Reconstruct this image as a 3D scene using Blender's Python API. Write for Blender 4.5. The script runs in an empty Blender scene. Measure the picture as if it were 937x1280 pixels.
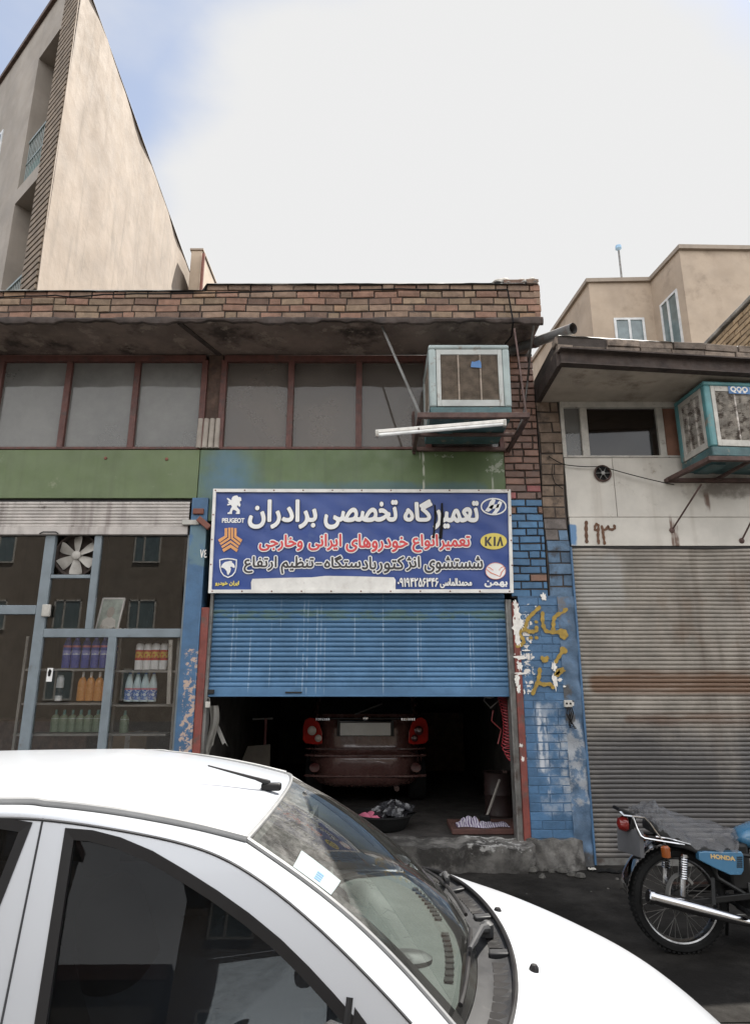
import bpy, bmesh, math, random
from mathutils import Vector, Matrix
from mathutils.geometry import tessellate_polygon, delaunay_2d_cdt
from math import sin, cos, pi, radians, sqrt

SC = bpy.context.scene
COL = SC.collection
R = random.Random(7)

# ------------------------------------------------------------------ camera
F_PX, PITCH, EYE = 815.0, radians(14.7), 1.70
cam = bpy.data.cameras.new('camera')
cam.sensor_fit = 'VERTICAL'; cam.sensor_height = 24.0
cam.lens = 24.0 * F_PX / 1280.0
cam.clip_start = 0.05; cam.clip_end = 2000
camo = bpy.data.objects.new('camera', cam); COL.objects.link(camo)
camo.location = (0, 0, EYE); camo.rotation_euler = (pi/2 + PITCH, 0, 0)
SC.camera = camo

# ------------------------------------------------------------------ light
SUN_EL, SUN_AZ = radians(62), radians(42)       # azimuth from +Y towards +X
w = bpy.data.worlds.new('World'); SC.world = w; w.use_nodes = True
nt = w.node_tree; nt.nodes.clear()
def N(t, typ, **kw):
    n = t.nodes.new(typ)
    for k, v in kw.items(): setattr(n, k, v)
    return n
out = N(nt, 'ShaderNodeOutputWorld'); bg = N(nt, 'ShaderNodeBackground')
sky = N(nt, 'ShaderNodeTexSky', sky_type='NISHITA', sun_disc=False)
sky.sun_elevation = SUN_EL; sky.sun_rotation = SUN_AZ
sky.air_density = 1.0; sky.dust_density = 0.4; sky.ozone_density = 1.0
tc = N(nt, 'ShaderNodeTexCoord')
def dirdot(v):
    d = N(nt, 'ShaderNodeVectorMath', operation='DOT_PRODUCT')
    nt.links.new(tc.outputs['Generated'], d.inputs[0]); d.inputs[1].default_value = Vector(v).normalized()
    return d.outputs['Value']
nz = N(nt, 'ShaderNodeTexNoise'); nz.inputs['Scale'].default_value = 3.2; nz.inputs['Detail'].default_value = 7; nz.inputs['Roughness'].default_value = .5
mp = N(nt, 'ShaderNodeMapping'); mp.inputs['Scale'].default_value = (1, 1, 2.2); mp.inputs['Location'].default_value = (3.1, 1.7, .4)
nt.links.new(tc.outputs['Generated'], mp.inputs['Vector']); nt.links.new(mp.outputs['Vector'], nz.inputs['Vector'])
# thin bright cloud: thickest round the sun's side of the sky, broken elsewhere
m1 = N(nt, 'ShaderNodeMapRange'); m1.inputs['From Min'].default_value = .866; m1.inputs['From Max'].default_value = .945
m1.inputs['To Min'].default_value = -.22; m1.inputs['To Max'].default_value = .75
nt.links.new(dirdot((.12, .80, .45)), m1.inputs['Value'])
m3 = N(nt, 'ShaderNodeMapRange'); m3.inputs['From Min'].default_value = -.1; m3.inputs['From Max'].default_value = .6; m3.inputs['To Min'].default_value = 0; m3.inputs['To Max'].default_value = .34
nt.links.new(dirdot((0, -1, .25)), m3.inputs['Value'])
a0 = N(nt, 'ShaderNodeMath', operation='ADD'); nt.links.new(m1.outputs['Result'], a0.inputs[0]); nt.links.new(m3.outputs['Result'], a0.inputs[1])
ad = N(nt, 'ShaderNodeMath', operation='ADD'); nt.links.new(nz.outputs['Fac'], ad.inputs[0]); nt.links.new(a0.outputs[0], ad.inputs[1])
cr = N(nt, 'ShaderNodeMapRange', interpolation_type='SMOOTHSTEP'); cr.inputs['From Min'].default_value = .22; cr.inputs['From Max'].default_value = .80; cr.inputs['To Min'].default_value = .36
nt.links.new(ad.outputs[0], cr.inputs['Value'])
mx = N(nt, 'ShaderNodeMix', data_type='RGBA'); nt.links.new(cr.outputs['Result'], mx.inputs['Factor'])
nt.links.new(sky.outputs['Color'], mx.inputs['A']); 
cb_ = N(nt, 'ShaderNodeMapRange'); cb_.inputs['From Min'].default_value = -.35; cb_.inputs['From Max'].default_value = .45; cb_.inputs['To Min'].default_value = 14.0; cb_.inputs['To Max'].default_value = 4.3  # clouds behind the camera made brighter, an added fill for the shaded facade
nt.links.new(dirdot((0, 1, .05)), cb_.inputs['Value'])
cc_ = N(nt, 'ShaderNodeCombineColor')
for k_ in ('Red', 'Green', 'Blue'): nt.links.new(cb_.outputs['Result'], cc_.inputs[k_])
nt.links.new(cc_.outputs['Color'], mx.inputs['B'])
nt.links.new(mx.outputs['Result'], bg.inputs['Color']); bg.inputs['Strength'].default_value = .06
nt.links.new(bg.outputs[0], out.inputs['Surface'])

sl = bpy.data.lights.new('sun', 'SUN'); sl.energy = 4.0; sl.angle = radians(.53); sl.color = (1, .955, .88)
so = bpy.data.objects.new('sun', sl); COL.objects.link(so)
sd = Vector((sin(SUN_AZ)*cos(SUN_EL), cos(SUN_AZ)*cos(SUN_EL), sin(SUN_EL)))
so.rotation_euler = sd.to_track_quat('Z', 'Y').to_euler(); so.location = (0, 0, 30)
vs = SC.view_settings; vs.view_transform = 'Standard'; vs.look = 'None'; vs.exposure = 1.72; vs.gamma = 1

# ------------------------------------------------------------------ helpers
CP, SP = cos(PITCH), sin(PITCH)
def ray(px, py):
    u = (px-468.5)/F_PX; v = (640-py)/F_PX
    return Vector((u, CP - v*SP, SP + v*CP))
def pt(px, py, Y):
    "measured photo pixel -> world point on the vertical plane y = Y"
    d = ray(px, py); t = Y/d.y
    return Vector((d.x*t, Y, EYE + d.z*t))
def pz(px, py, z):
    d = ray(px, py); t = (z-EYE)/d.z
    return Vector((d.x*t, d.y*t, z))
def xz(px, py, Y):
    p = pt(px, py, Y); return (p.x, p.z)

def lin(r, g, b):
    f = lambda c: (c/255/12.92) if c <= 10 else ((c/255+.055)/1.055)**2.4
    return (f(r), f(g), f(b))

class MB:
    "collects faces; build() links them as ONE mesh object"
    def __init__(s): s.v = []; s.f = []; s.mi = []; s.c = []; s.cur = 0; s.col = None; s.uv = None
    def add(s, vs, fs):
        o = len(s.v); s.v += [tuple(p) for p in vs]
        for f in fs:
            s.f.append([o+i for i in f]); s.mi.append(s.cur); s.c.append(s.col or (1, 1, 1))
    def box(s, x0, x1, y0, y1, z0, z1):
        s.add([(x0,y0,z0),(x1,y0,z0),(x1,y1,z0),(x0,y1,z0),(x0,y0,z1),(x1,y0,z1),(x1,y1,z1),(x0,y1,z1)],
              [(0,3,2,1),(4,5,6,7),(0,1,5,4),(1,2,6,5),(2,3,7,6),(3,0,4,7)]); return s
    def obox(s, c, sx, sy, sz, rot=None):
        m = MB(); m.box(-sx/2, sx/2, -sy/2, sy/2, -sz/2, sz/2)
        M = Matrix.Translation(Vector(c)) @ (rot.to_matrix().to_4x4() if rot else Matrix())
        s.add([M @ Vector(v) for v in m.v], m.f); return s
    def bar(s, a, b, wd, ht, up=(0, 0, 1)):
        a = Vector(a); b = Vector(b); d = (b-a).normalized(); up = Vector(up)
        if abs(d.dot(up)) > .98: up = Vector((0, 1, 0))
        sd_ = d.cross(up).normalized(); u2 = sd_.cross(d)
        vs_ = []
        for p in (a, b):
            for i, j in ((-1,-1),(1,-1),(1,1),(-1,1)): vs_.append(p + sd_*i*wd/2 + u2*j*ht/2)
        s.add(vs_, [(0,3,2,1),(4,5,6,7),(0,1,5,4),(1,2,6,5),(2,3,7,6),(3,0,4,7)]); return s
    def prism(s, poly, y0, y1, T=None):
        "poly in (x,z) extruded from y0 (front) to y1; concave allowed"
        T = T or (lambda x, y, z: (x, y, z))
        n = len(poly)
        ar = sum(poly[i][0]*poly[(i+1)%n][1]-poly[(i+1)%n][0]*poly[i][1] for i in range(n))
        if ar < 0: poly = poly[::-1]
        tris = tessellate_polygon([[Vector((p[0], p[1], 0)) for p in poly]])
        vs_ = [T(p[0], y0, p[1]) for p in poly] + [T(p[0], y1, p[1]) for p in poly]
        fs = []
        for t in tris:
            a, b, c = t
            cr_ = (poly[b][0]-poly[a][0])*(poly[c][1]-poly[a][1])-(poly[b][1]-poly[a][1])*(poly[c][0]-poly[a][0])
            if cr_ < 0: a, b, c = a, c, b
            fs.append((a, b, c)); fs.append((a+n, c+n, b+n))
        for i in range(n):
            j = (i+1) % n; fs.append((i, i+n, j+n, j))
        s.add(vs_, fs); return s
    def tube(s, pts, r, n=8, caps=True, closed=False):
        pts = [Vector(p) for p in pts]; m = len(pts)
        rs = r if isinstance(r, (list, tuple)) else [r]*m
        up = None; vs_ = []
        for i, p in enumerate(pts):
            if closed: d = pts[(i+1) % m]-pts[i-1]
            else: d = pts[min(i+1, m-1)]-pts[max(i-1, 0)]
            d = d.normalized() if d.length > 1e-9 else Vector((0, 0, 1))
            if up is None:
                up = Vector((0, 0, 1)) if abs(d.z) < .9 else Vector((0, 1, 0))
            a = (up - d*up.dot(d)).normalized(); b = d.cross(a); up = a
            for k in range(n):
                t = 2*pi*k/n; vs_.append(p + a*cos(t)*rs[i] + b*sin(t)*rs[i])
        fs = []
        for i in range(m if closed else m-1):
            i2 = (i+1) % m
            for k in range(n):
                k2 = (k+1) % n; fs.append((i*n+k, i*n+k2, i2*n+k2, i2*n+k))
        if caps and not closed:
            fs.append(tuple(range(n))[::-1]); fs.append(tuple((m-1)*n+k for k in range(n)))
        s.add(vs_, fs); return s
    def lathe(s, prof, c=(0, 0, 0), axis='z', n=20, sy=1.0, cap=True):
        c = Vector(c); vs_ = []
        for r, h in prof:
            for k in range(n):
                t = 2*pi*k/n; a, b = r*cos(t), r*sin(t)*sy
                q = {'z': (a, b, h), 'y': (b, h, a), 'x': (h, a, b)}[axis]
                vs_.append(c + Vector(q))
        fs = []
        m = len(prof)
        for i in range(m-1):
            for k in range(n):
                k2 = (k+1) % n; fs.append((i*n+k, i*n+k2, (i+1)*n+k2, (i+1)*n+k))
        if cap:
            fs.append(tuple(range(n))[::-1]); fs.append(tuple((m-1)*n+k for k in range(n)))
        s.add(vs_, fs); return s
    def grid(s, fn, nu, nv, thick=None, flip=False):
        "fn(u,v) -> point, u,v in 0..1; thick = offset vector for a back sheet"
        P_ = [[Vector(fn(i/nu, j/nv)) for j in range(nv+1)] for i in range(nu+1)]
        vs_ = [p for row in P_ for p in row]; W = nv+1
        fs = [(i*W+j, (i+1)*W+j, (i+1)*W+j+1, i*W+j+1) for i in range(nu) for j in range(nv)]
        if flip: fs = [f[::-1] for f in fs]
        if thick is not None:
            t = Vector(thick); o = len(vs_); vs_ += [p+t for p in vs_]
            fs += [tuple(o+i for i in f[::-1]) for f in fs]
            ed = [(i*W, (i+1)*W) for i in range(nu)][::-1]
            for i in range(nu):
                fs.append((i*W, o+i*W, o+(i+1)*W, (i+1)*W)); fs.append((i*W+nv, (i+1)*W+nv, o+(i+1)*W+nv, o+i*W+nv))
            for j in range(nv):
                fs.append((j, j+1, o+j+1, o+j)); a = nu*W
                fs.append((a+j, o+a+j, o+a+j+1, a+j+1))
        s.add(vs_, fs); return s
    def loft(s, rings, closed=True, caps=True):
        n = len(rings[0]); vs_ = [p for r_ in rings for p in r_]; fs = []
        for i in range(len(rings)-1):
            for k in range(n if closed else n-1):
                k2 = (k+1) % n; fs.append((i*n+k, i*n+k2, (i+1)*n+k2, (i+1)*n+k))
        if caps and closed:
            fs.append(tuple(range(n))[::-1]); a = (len(rings)-1)*n; fs.append(tuple(a+k for k in range(n)))
        s.add(vs_, fs); return s
    def build(s, name, mats, parent=None, bevel=0, angle=35, seg=2, origin=None, recalc=True):
        me = bpy.data.meshes.new(name)
        if origin is None:
            origin = Vector(parent['_o']) if parent is not None else None
        if origin is None:
            xs = [v[0] for v in s.v]; ys = [v[1] for v in s.v]; zs = [v[2] for v in s.v]
            origin = Vector(((min(xs)+max(xs))/2, (min(ys)+max(ys))/2, min(zs)))
        origin = Vector(origin)
        me.from_pydata([tuple(Vector(v)-origin) for v in s.v], [], s.f)
        if not isinstance(mats, (list, tuple)): mats = [mats]
        for m in mats: me.materials.append(m)
        me.polygons.foreach_set('material_index', s.mi)
        if any(c != (1, 1, 1) for c in s.c):
            a = me.color_attributes.new('Col', 'FLOAT_COLOR', 'CORNER'); buf = []
            for p, c in zip(me.polygons, s.c): buf += [c[0], c[1], c[2], 1.0]*p.loop_total
            a.data.foreach_set('color', buf)
        if recalc:
            b = bmesh.new(); b.from_mesh(me); bmesh.ops.recalc_face_normals(b, faces=b.faces[:]); b.to_mesh(me); b.free()
        me.polygons.foreach_set('use_smooth', [True]*len(me.polygons))
        me.set_sharp_from_angle(angle=radians(angle)); me.update()
        o = bpy.data.objects.new(name, me); COL.objects.link(o)
        if parent is not None: o.parent = parent
        else: o.location = origin
        o['_o'] = tuple(origin)
        if bevel:
            md = o.modifiers.new('bevel', 'BEVEL'); md.width = bevel; md.segments = seg; md.limit_method = 'ANGLE'; md.angle_limit = radians(40)
        return o

def thing(name, label, cat, loc, group=None):
    o = bpy.data.objects.new(name, None); COL.objects.link(o); o.location = loc; o.empty_display_size = .2
    o['_o'] = tuple(loc); o['label'] = label; o['category'] = cat
    if group: o['group'] = group
    return o
def tag(o, label, cat, group=None):
    o['label'] = label; o['category'] = cat
    if group: o['group'] = group
    return o
def struct(o): o['kind'] = 'structure'; return o
def dup(root, loc, rotz=None, label=None):
    r = root.copy(); COL.objects.link(r); r.location = loc
    if rotz is not None: r.rotation_euler = (0, 0, rotz)
    if label: r['label'] = label
    for ch in list(root.children):
        c = ch.copy(); COL.objects.link(c); c.parent = r
        for g in ch.children:
            d = g.copy(); COL.objects.link(d); d.parent = c
    return r

# ------------------------------------------------------------------ materials
def mat(name, col, rough=.7, metal=0.0, var=.15, vs=5.0, dirt=None, dlo=.5, dhi=.7, dsc=3.0, streak=0.0, stcol=(.03, .025, .02), stsc=9.0,
        bump=0.0, bsc=60.0, coat=0.0, attr=False, spec=.5, alpha=1.0, emit=None, extra=None, rvar=True):
    m = bpy.data.materials.new(name); m.use_nodes = True; t = m.node_tree; b = t.nodes['Principled BSDF']
    L = t.links.new
    tcn = N(t, 'ShaderNodeTexCoord'); oc = tcn.outputs['Object']
    def noise(sc, det=5, ro=.6, scale3=None, loc=(0, 0, 0)):
        n = N(t, 'ShaderNodeTexNoise'); n.inputs['Scale'].default_value = sc; n.inputs['Detail'].default_value = det; n.inputs['Roughness'].default_value = ro
        mpn = N(t, 'ShaderNodeMapping'); mpn.inputs['Location'].default_value = loc
        if scale3: mpn.inputs['Scale'].default_value = scale3
        L(oc, mpn.inputs['Vector']); L(mpn.outputs['Vector'], n.inputs['Vector']); return n.outputs['Fac']
    def mapr(x, a, b_, c=0, d=1):
        n = N(t, 'ShaderNodeMapRange', interpolation_type='SMOOTHSTEP'); L(x, n.inputs['Value'])
        for k, v in zip(('From Min', 'From Max', 'To Min', 'To Max'), (a, b_, c, d)): n.inputs[k].default_value = v
        return n.outputs['Result']
    def mixc(f, a, bb, mode='MIX'):
        n = N(t, 'ShaderNodeMix', data_type='RGBA', blend_type=mode)
        for k, v in (('Factor', f), ('A', a), ('B', bb)):
            if isinstance(v, bpy.types.NodeSocket): L(v, n.inputs[k])
            elif k == 'Factor': n.inputs[k].default_value = v
            else: n.inputs[k].default_value = (*v, 1)
        return n.outputs['Result']
    if attr:
        an = N(t, 'ShaderNodeAttribute', attribute_name='Col'); c = an.outputs['Color']
    else: c = tuple(col)
    if var:
        g = mapr(noise(vs), .28, .72, 1-var, 1+var)
        cb = N(t, 'ShaderNodeCombineColor')
        for k in ('Red', 'Green', 'Blue'): L(g, cb.inputs[k])
        c = mixc(1.0, c, cb.outputs['Color'], 'MULTIPLY')
    if streak:
        f = mapr(noise(stsc, 4, .55, (1, 1, .06), (5, 2, 1)), .5, .8, 0, streak); c = mixc(f, c, stcol)
    if dirt is not None:
        f = mapr(noise(dsc, 8, .68, None, (9, 4, 7)), dlo, dhi); c = mixc(f, c, dirt)
    if extra: c = extra(t, c, dict(noise=noise, mapr=mapr, mixc=mixc, oc=oc, L=L, b=b))
    if isinstance(c, bpy.types.NodeSocket): L(c, b.inputs['Base Color'])
    else: b.inputs['Base Color'].default_value = (*c, 1)
    b.inputs['Roughness'].default_value = rough; b.inputs['Metallic'].default_value = metal
    if rough > .08 and rvar:
        rr = mapr(noise(vs*2.3, 4, .6, None, (3, 3, 3)), .3, .7, max(.02, rough-.1), min(1, rough+.1)); L(rr, b.inputs['Roughness'])
    b.inputs['Specular IOR Level'].default_value = spec
    b.inputs['Coat Weight'].default_value = coat; b.inputs['Coat Roughness'].default_value = .04
    if bump:
        bn = N(t, 'ShaderNodeBump'); bn.inputs['Strength'].default_value = bump; bn.inputs['Distance'].default_value = .01
        L(noise(bsc, 6, .65), bn.inputs['Height']); L(bn.outputs['Normal'], b.inputs['Normal'])
    if alpha < 1: b.inputs['Alpha'].default_value = alpha
    if emit: b.inputs['Emission Color'].default_value = (*emit[:3], 1); b.inputs['Emission Strength'].default_value = emit[3]
    return m

def glass(name, tint=(.6, .62, .62), dirt=.12, dcol=(.3, .29, .27), rough=.0, ior=1.5, dsc=3.0, boost=1.0, dmask=None):
    m = bpy.data.materials.new(name); m.use_nodes = True; t = m.node_tree; t.nodes.clear(); L = t.links.new
    o = N(t, 'ShaderNodeOutputMaterial'); tr = N(t, 'ShaderNodeBsdfTransparent'); tr.inputs['Color'].default_value = (*tint, 1)
    gl = N(t, 'ShaderNodeBsdfGlossy'); gl.inputs['Roughness'].default_value = rough; gl.inputs['Color'].default_value = (boost, boost, boost, 1)
    fr = N(t, 'ShaderNodeFresnel'); fr.inputs['IOR'].default_value = ior
    m1_ = N(t, 'ShaderNodeMixShader'); L(fr.outputs[0], m1_.inputs[0]); L(tr.outputs[0], m1_.inputs[1]); L(gl.outputs[0], m1_.inputs[2])
    df = N(t, 'ShaderNodeBsdfDiffuse'); df.inputs['Color'].default_value = (*dcol, 1)
    tcn = N(t, 'ShaderNodeTexCoord'); nz_ = N(t, 'ShaderNodeTexNoise'); nz_.inputs['Scale'].default_value = dsc; nz_.inputs['Detail'].default_value = 7
    nz_.inputs['Roughness'].default_value = .65
    L(tcn.outputs['Object'], nz_.inputs['Vector'])
    mr = N(t, 'ShaderNodeMapRange', interpolation_type='SMOOTHSTEP'); L(nz_.outputs['Fac'], mr.inputs['Value'])
    mr.inputs['From Min'].default_value = .3; mr.inputs['From Max'].default_value = .75
    mr.inputs['To Min'].default_value = dirt*.6; mr.inputs['To Max'].default_value = min(1, dirt*1.5)
    fac = mr.outputs['Result']
    if dmask: fac = dmask(t, fac, tcn, L)
    m2_ = N(t, 'ShaderNodeMixShader'); L(fac, m2_.inputs[0]); L(m1_.outputs[0], m2_.inputs[1]); L(df.outputs[0], m2_.inputs[2])
    L(m2_.outputs[0], o.inputs['Surface']); return m

# ------------------------------------------------------------------ Persian lettering (joined letter forms)
_F = {'ا':('FE8D','FE8E',0,0),'ب':('FE8F','FE90','FE91','FE92'),'ت':('FE95','FE96','FE97','FE98'),'خ':('FEA5','FEA6','FEA7','FEA8'),
 'ج':('FE9D','FE9E','FE9F','FEA0'),'د':('FEA9','FEAA',0,0),'ر':('FEAD','FEAE',0,0),'ژ':('FB8A','FB8B',0,0),'س':('FEB1','FEB2','FEB3','FEB4'),
 'ش':('FEB5','FEB6','FEB7','FEB8'),'ص':('FEB9','FEBA','FEBB','FEBC'),'ع':('FEC9','FECA','FECB','FECC'),'ظ':('FEC5','FEC6','FEC7','FEC8'),
 'ف':('FED1','FED2','FED3','FED4'),'گ':('FB92','FB93','FB94','FB95'),'ک':('FB8E','FB8F','FB90','FB91'),'ل':('FEDD','FEDE','FEDF','FEE0'),
 'م':('FEE1','FEE2','FEE3','FEE4'),'ن':('FEE5','FEE6','FEE7','FEE8'),'و':('FEED','FEEE',0,0),'ه':('FEE9','FEEA','FEEB','FEEC'),
 'ی':('FBFC','FBFD','FBFE','FBFF'),'ح':('FEA1','FEA2','FEA3','FEA4')}
def shape(txt):
    o = []
    if all(c not in _F for c in txt): return txt
    for i, ch in enumerate(txt):
        if ch not in _F: o.append(ch); continue
        p = i > 0 and txt[i-1] in _F and _F[txt[i-1]][2]
        n = i+1 < len(txt) and txt[i+1] in _F and _F[ch][2]
        o.append(chr(int(_F[ch][3 if p and n else 1 if p else 2 if n else 0], 16)))
    return ''.join(o[::-1])
_TX = {}
def glyph_fill(body):
    "outline of the lettering filled by winding number (the font's strokes overlap themselves)"
    if body in _TX: return _TX[body]
    cu = bpy.data.curves.new('lettering', 'FONT'); cu.body = body; cu.resolution_u = 4; cu.fill_mode = 'NONE'
    ob = bpy.data.objects.new('lettering', cu); COL.objects.link(ob); bpy.context.view_layer.update()
    dg = bpy.context.evaluated_depsgraph_get(); me = ob.evaluated_get(dg).to_mesh()
    nx = {}
    for e in me.edges:
        a_, b_ = e.vertices; nx.setdefault(a_, []).append(b_); nx.setdefault(b_, []).append(a_)
    seen = set(); loops = []
    for e in me.edges:
        a_, b_ = e.vertices
        if a_ in seen: continue
        lo, hi = (a_, b_) if b_ == a_+1 else (b_, a_) if a_ == b_+1 else (a_, b_)
        lp = [lo, hi]; seen.update(lp)
        while True:
            c_ = [q for q in nx[lp[-1]] if q not in seen]
            if not c_: break
            lp.append(c_[0]); seen.add(c_[0])
        loops.append([(me.vertices[i].co.x, me.vertices[i].co.y) for i in lp])
    ob.evaluated_get(dg).to_mesh_clear(); bpy.data.objects.remove(ob); bpy.data.curves.remove(cu)
    fl, ed = [], []
    for lp in loops:
        k0 = len(fl); fl += [Vector(p) for p in lp]; ed += [(k0+i, k0+(i+1) % len(lp)) for i in range(len(lp))]
    cv, ce, cf, *_ = delaunay_2d_cdt(fl, ed, [], 0, 1e-5)
    box = [(min(p[0] for p in l), max(p[0] for p in l), min(p[1] for p in l), max(p[1] for p in l)) for l in loops]
    keep = []
    for t in cf:
        x = sum(cv[i].x for i in t)/len(t); y = sum(cv[i].y for i in t)/len(t); wn = 0
        for lp, bx in zip(loops, box):
            if not (bx[0] <= x <= bx[1] and bx[2] <= y <= bx[3]): continue
            for i in range(len(lp)):
                x0, y0 = lp[i-1]; x1, y1 = lp[i]
                if (y0 <= y) != (y1 <= y):
                    if x0+(x1-x0)*(y-y0)/(y1-y0) > x: wn += 1 if y1 > y0 else -1
        if wn: keep.append(tuple(t))
    used = sorted({i for t in keep for i in t}); ix = {u: k for k, u in enumerate(used)}
    _TX[body] = ([(cv[i].x, cv[i].y) for i in used], [tuple(ix[i] for i in t) for t in keep]); return _TX[body]
def text_mesh(body, x0, x1, z0, z1, y, T=None, off=0.0, ext=.0008, mirror=False):
    "flat lettering fitted to a box in the (x,z) plane at depth y; off makes the strokes heavier"
    vv, ff = glyph_fill(body); xs = [p[0] for p in vv]; ys = [p[1] for p in vv]; bx = (min(xs), max(xs), min(ys), max(ys))
    sx = (x1-x0)/(bx[1]-bx[0]); sz = (z1-z0)/(bx[3]-bx[2])
    mb = MB(); T = T or (lambda x, yy, z: (x, yy, z))
    sh = [(0, 0)] if not off else [(0, 0)]+[(off*cos(2*pi*k/10), off*sin(2*pi*k/10)) for k in range(10)]
    for n_, (dx, dz) in enumerate(sh):               # each shifted copy on its own level
        mb.add([T(x0+(p[0]-bx[0])*sx+dx, y-ext + n_*.00008, z0+(p[1]-bx[2])*sz+dz) for p in vv], ff)
    return mb

def bricks(mb, T, s0, s1, z0, z1, bw=.21, bh=.062, gap=.010, pal=None, dep=.06, jit=.004, rng=None, skip=None):
    "rows of single bricks; T(s, d, z) maps wall coordinates (d outwards) to the world"
    rng = rng or R; z = z0; row = 0
    while z < z1-.02:
        h = min(bh, z1-z) ; s = s0 - (bw*.5 if row % 2 else 0) - rng.random()*.015
        while s < s1-.005:
            wd = bw*rng.uniform(.94, 1.04) if rng.random() > .12 else bw*.5
            a, b_ = max(s, s0), min(s+wd, s1)
            if b_-a > .02 and not (skip and skip((a+b_)/2, z)):
                o = rng.uniform(-jit, jit); t1 = rng.uniform(-.0035, .0035); t2 = rng.uniform(-.003, .003)
                mb.col = pal((a+b_)/2, z+h/2, rng)
                e = .004
                f_ = [(a, z+t1), (b_, z+t2), (b_, z+h+t2), (a, z+h+t1)]
                fi = [(a+e, z+t1+e), (b_-e, z+t2+e), (b_-e, z+h+t2-e), (a+e, z+h+t1-e)]
                vs_ = [T(p, -dep, q) for p, q in f_] + [T(p, o-.005, q) for p, q in f_] + [T(p, o, q) for p, q in fi]
                mb.add(vs_, [(0,1,5,4),(1,2,6,5),(2,3,7,6),(3,0,4,7),(4,5,9,8),(5,6,10,9),(6,7,11,10),(7,4,8,11),(8,9,10,11)])
            s += wd + gap
        z += bh + gap; row += 1
    mb.col = None
# ------------------------------------------------------------------ extra material ingredients
def pos_masks(t, H):
    "world-position masks for stains and painted falloff that have a place and a shape of their own"
    g = N(t, 'ShaderNodeNewGeometry'); sx = N(t, 'ShaderNodeSeparateXYZ'); H['L'](g.outputs['Position'], sx.inputs[0])
    def op(o, a, b=None):
        n = N(t, 'ShaderNodeMath', operation=o)
        for i, v in enumerate((a, b)):
            if v is None: continue
            if isinstance(v, bpy.types.NodeSocket): H['L'](v, n.inputs[i])
            else: n.inputs[i].default_value = v
        return n.outputs[0]
    def band(ax, a, b, soft=.08):
        x = sx.outputs[ax]; return op('MULTIPLY', H['mapr'](x, a-soft, a+soft), H['mapr'](x, b-soft, b+soft, 1, 0))
    return sx, op, band
def drips(lines, col, ragged=26.0):
    "thin vertical runs: (x, half width, z low, z high, strength)"
    def ex(t, c, H):
        sx, op, band = pos_masks(t, H); tot = None
        br = H['mapr'](H['noise'](ragged, 3, .6, (1, 1, .35)), .38, .55)
        wob = H['noise'](3.0, 2, .5, (0, 0, 1)); wob = op('MULTIPLY', op('SUBTRACT', wob, .5), .02)
        xx = op('ADD', sx.outputs[0], wob)
        for x, hw, z0, z1, st in lines:
            d = op('ABSOLUTE', op('SUBTRACT', xx, x)); m = H['mapr'](d, hw*.4, hw, 1, 0)
            m = op('MULTIPLY', op('MULTIPLY', m, band(2, z0, z1, .05)), st); tot = m if tot is None else op('MAXIMUM', tot, m)
        return H['mixc'](op('MULTIPLY', tot, br), c, col)
    return ex
def chain(*fs):
    def ex(t, c, H):
        for f in fs: c = f(t, c, H)
        return c
    return ex
def patch(x0, x1, z0, z1, col, sc=7.0, lo=.45, hi=.6, st=1.0, soft=.15, scale3=None):
    "a noisy patch of another colour inside a rectangle of the wall"
    def ex(t, c, H):
        sx, op, band = pos_masks(t, H)
        m = op('MULTIPLY', band(0, x0, x1, soft), band(2, z0, z1, soft))
        n = H['noise'](sc, 7, .68, scale3, (x0, 2.2, z1)); m = H['mapr'](op('MULTIPLY', n, m), lo*.999, hi)
        return H['mixc'](op('MULTIPLY', m, st), c, col)
    return ex

M = {}
M['asphalt'] = mat('asphalt', (.042, .040, .038), .9, var=.3, vs=9, dirt=(.11, .10, .09), dlo=.5, dhi=.8, dsc=1.3, bump=.5, bsc=160)
M['pavement'] = mat('pavement', (.024, .022, .020), .9, var=.4, vs=4, dirt=(.010, .009, .008), dlo=.42, dhi=.62, dsc=1.1, bump=.7, bsc=45, spec=.12)
M['concrete'] = mat('concrete', (.24, .225, .20), .92, var=.3, vs=5, dirt=(.09, .08, .07), dlo=.45, dhi=.65, dsc=3, bump=.8, bsc=40)
M['roof_dark'] = mat('roof_membrane', (.07, .066, .062), .8, var=.3, bump=.5, bsc=30)
M['roof_light'] = mat('roof_plaster', (.66, .64, .60), .9, var=.15, dirt=(.15, .13, .12), dlo=.6, dhi=.75, dsc=6, bump=.6, bsc=30)
M['brick'] = mat('brick', (1, 1, 1), .9, var=.2, vs=14, attr=True, dirt=(.06, .045, .038), dlo=.56, dhi=.82, dsc=5, bump=.6, bsc=70)
M['mortar'] = mat('mortar', (.045, .036, .031), .95, var=.3, bump=.5)
M['soffit'] = mat('soffit_plaster', (.20, .15, .125), .9, var=.25, vs=3, dirt=(.05, .036, .03), dlo=.48, dhi=.68, dsc=2.2, bump=.4, bsc=20,
                  extra=patch(-6, 2, 5, 6, (.33, .27, .22), 4.5, .56, .62, .6))
M['beam_dark'] = mat('dark_beam', (.05, .036, .03), .85, var=.35, vs=8, bump=.5, bsc=25)
M['green'] = mat('green_paint', (.105, .14, .062), .55, var=.10, vs=2.5, streak=.25, stcol=(.05, .06, .03), dirt=(.20, .22, .14), dlo=.62, dhi=.75, dsc=4, bump=.06, bsc=14)
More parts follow.
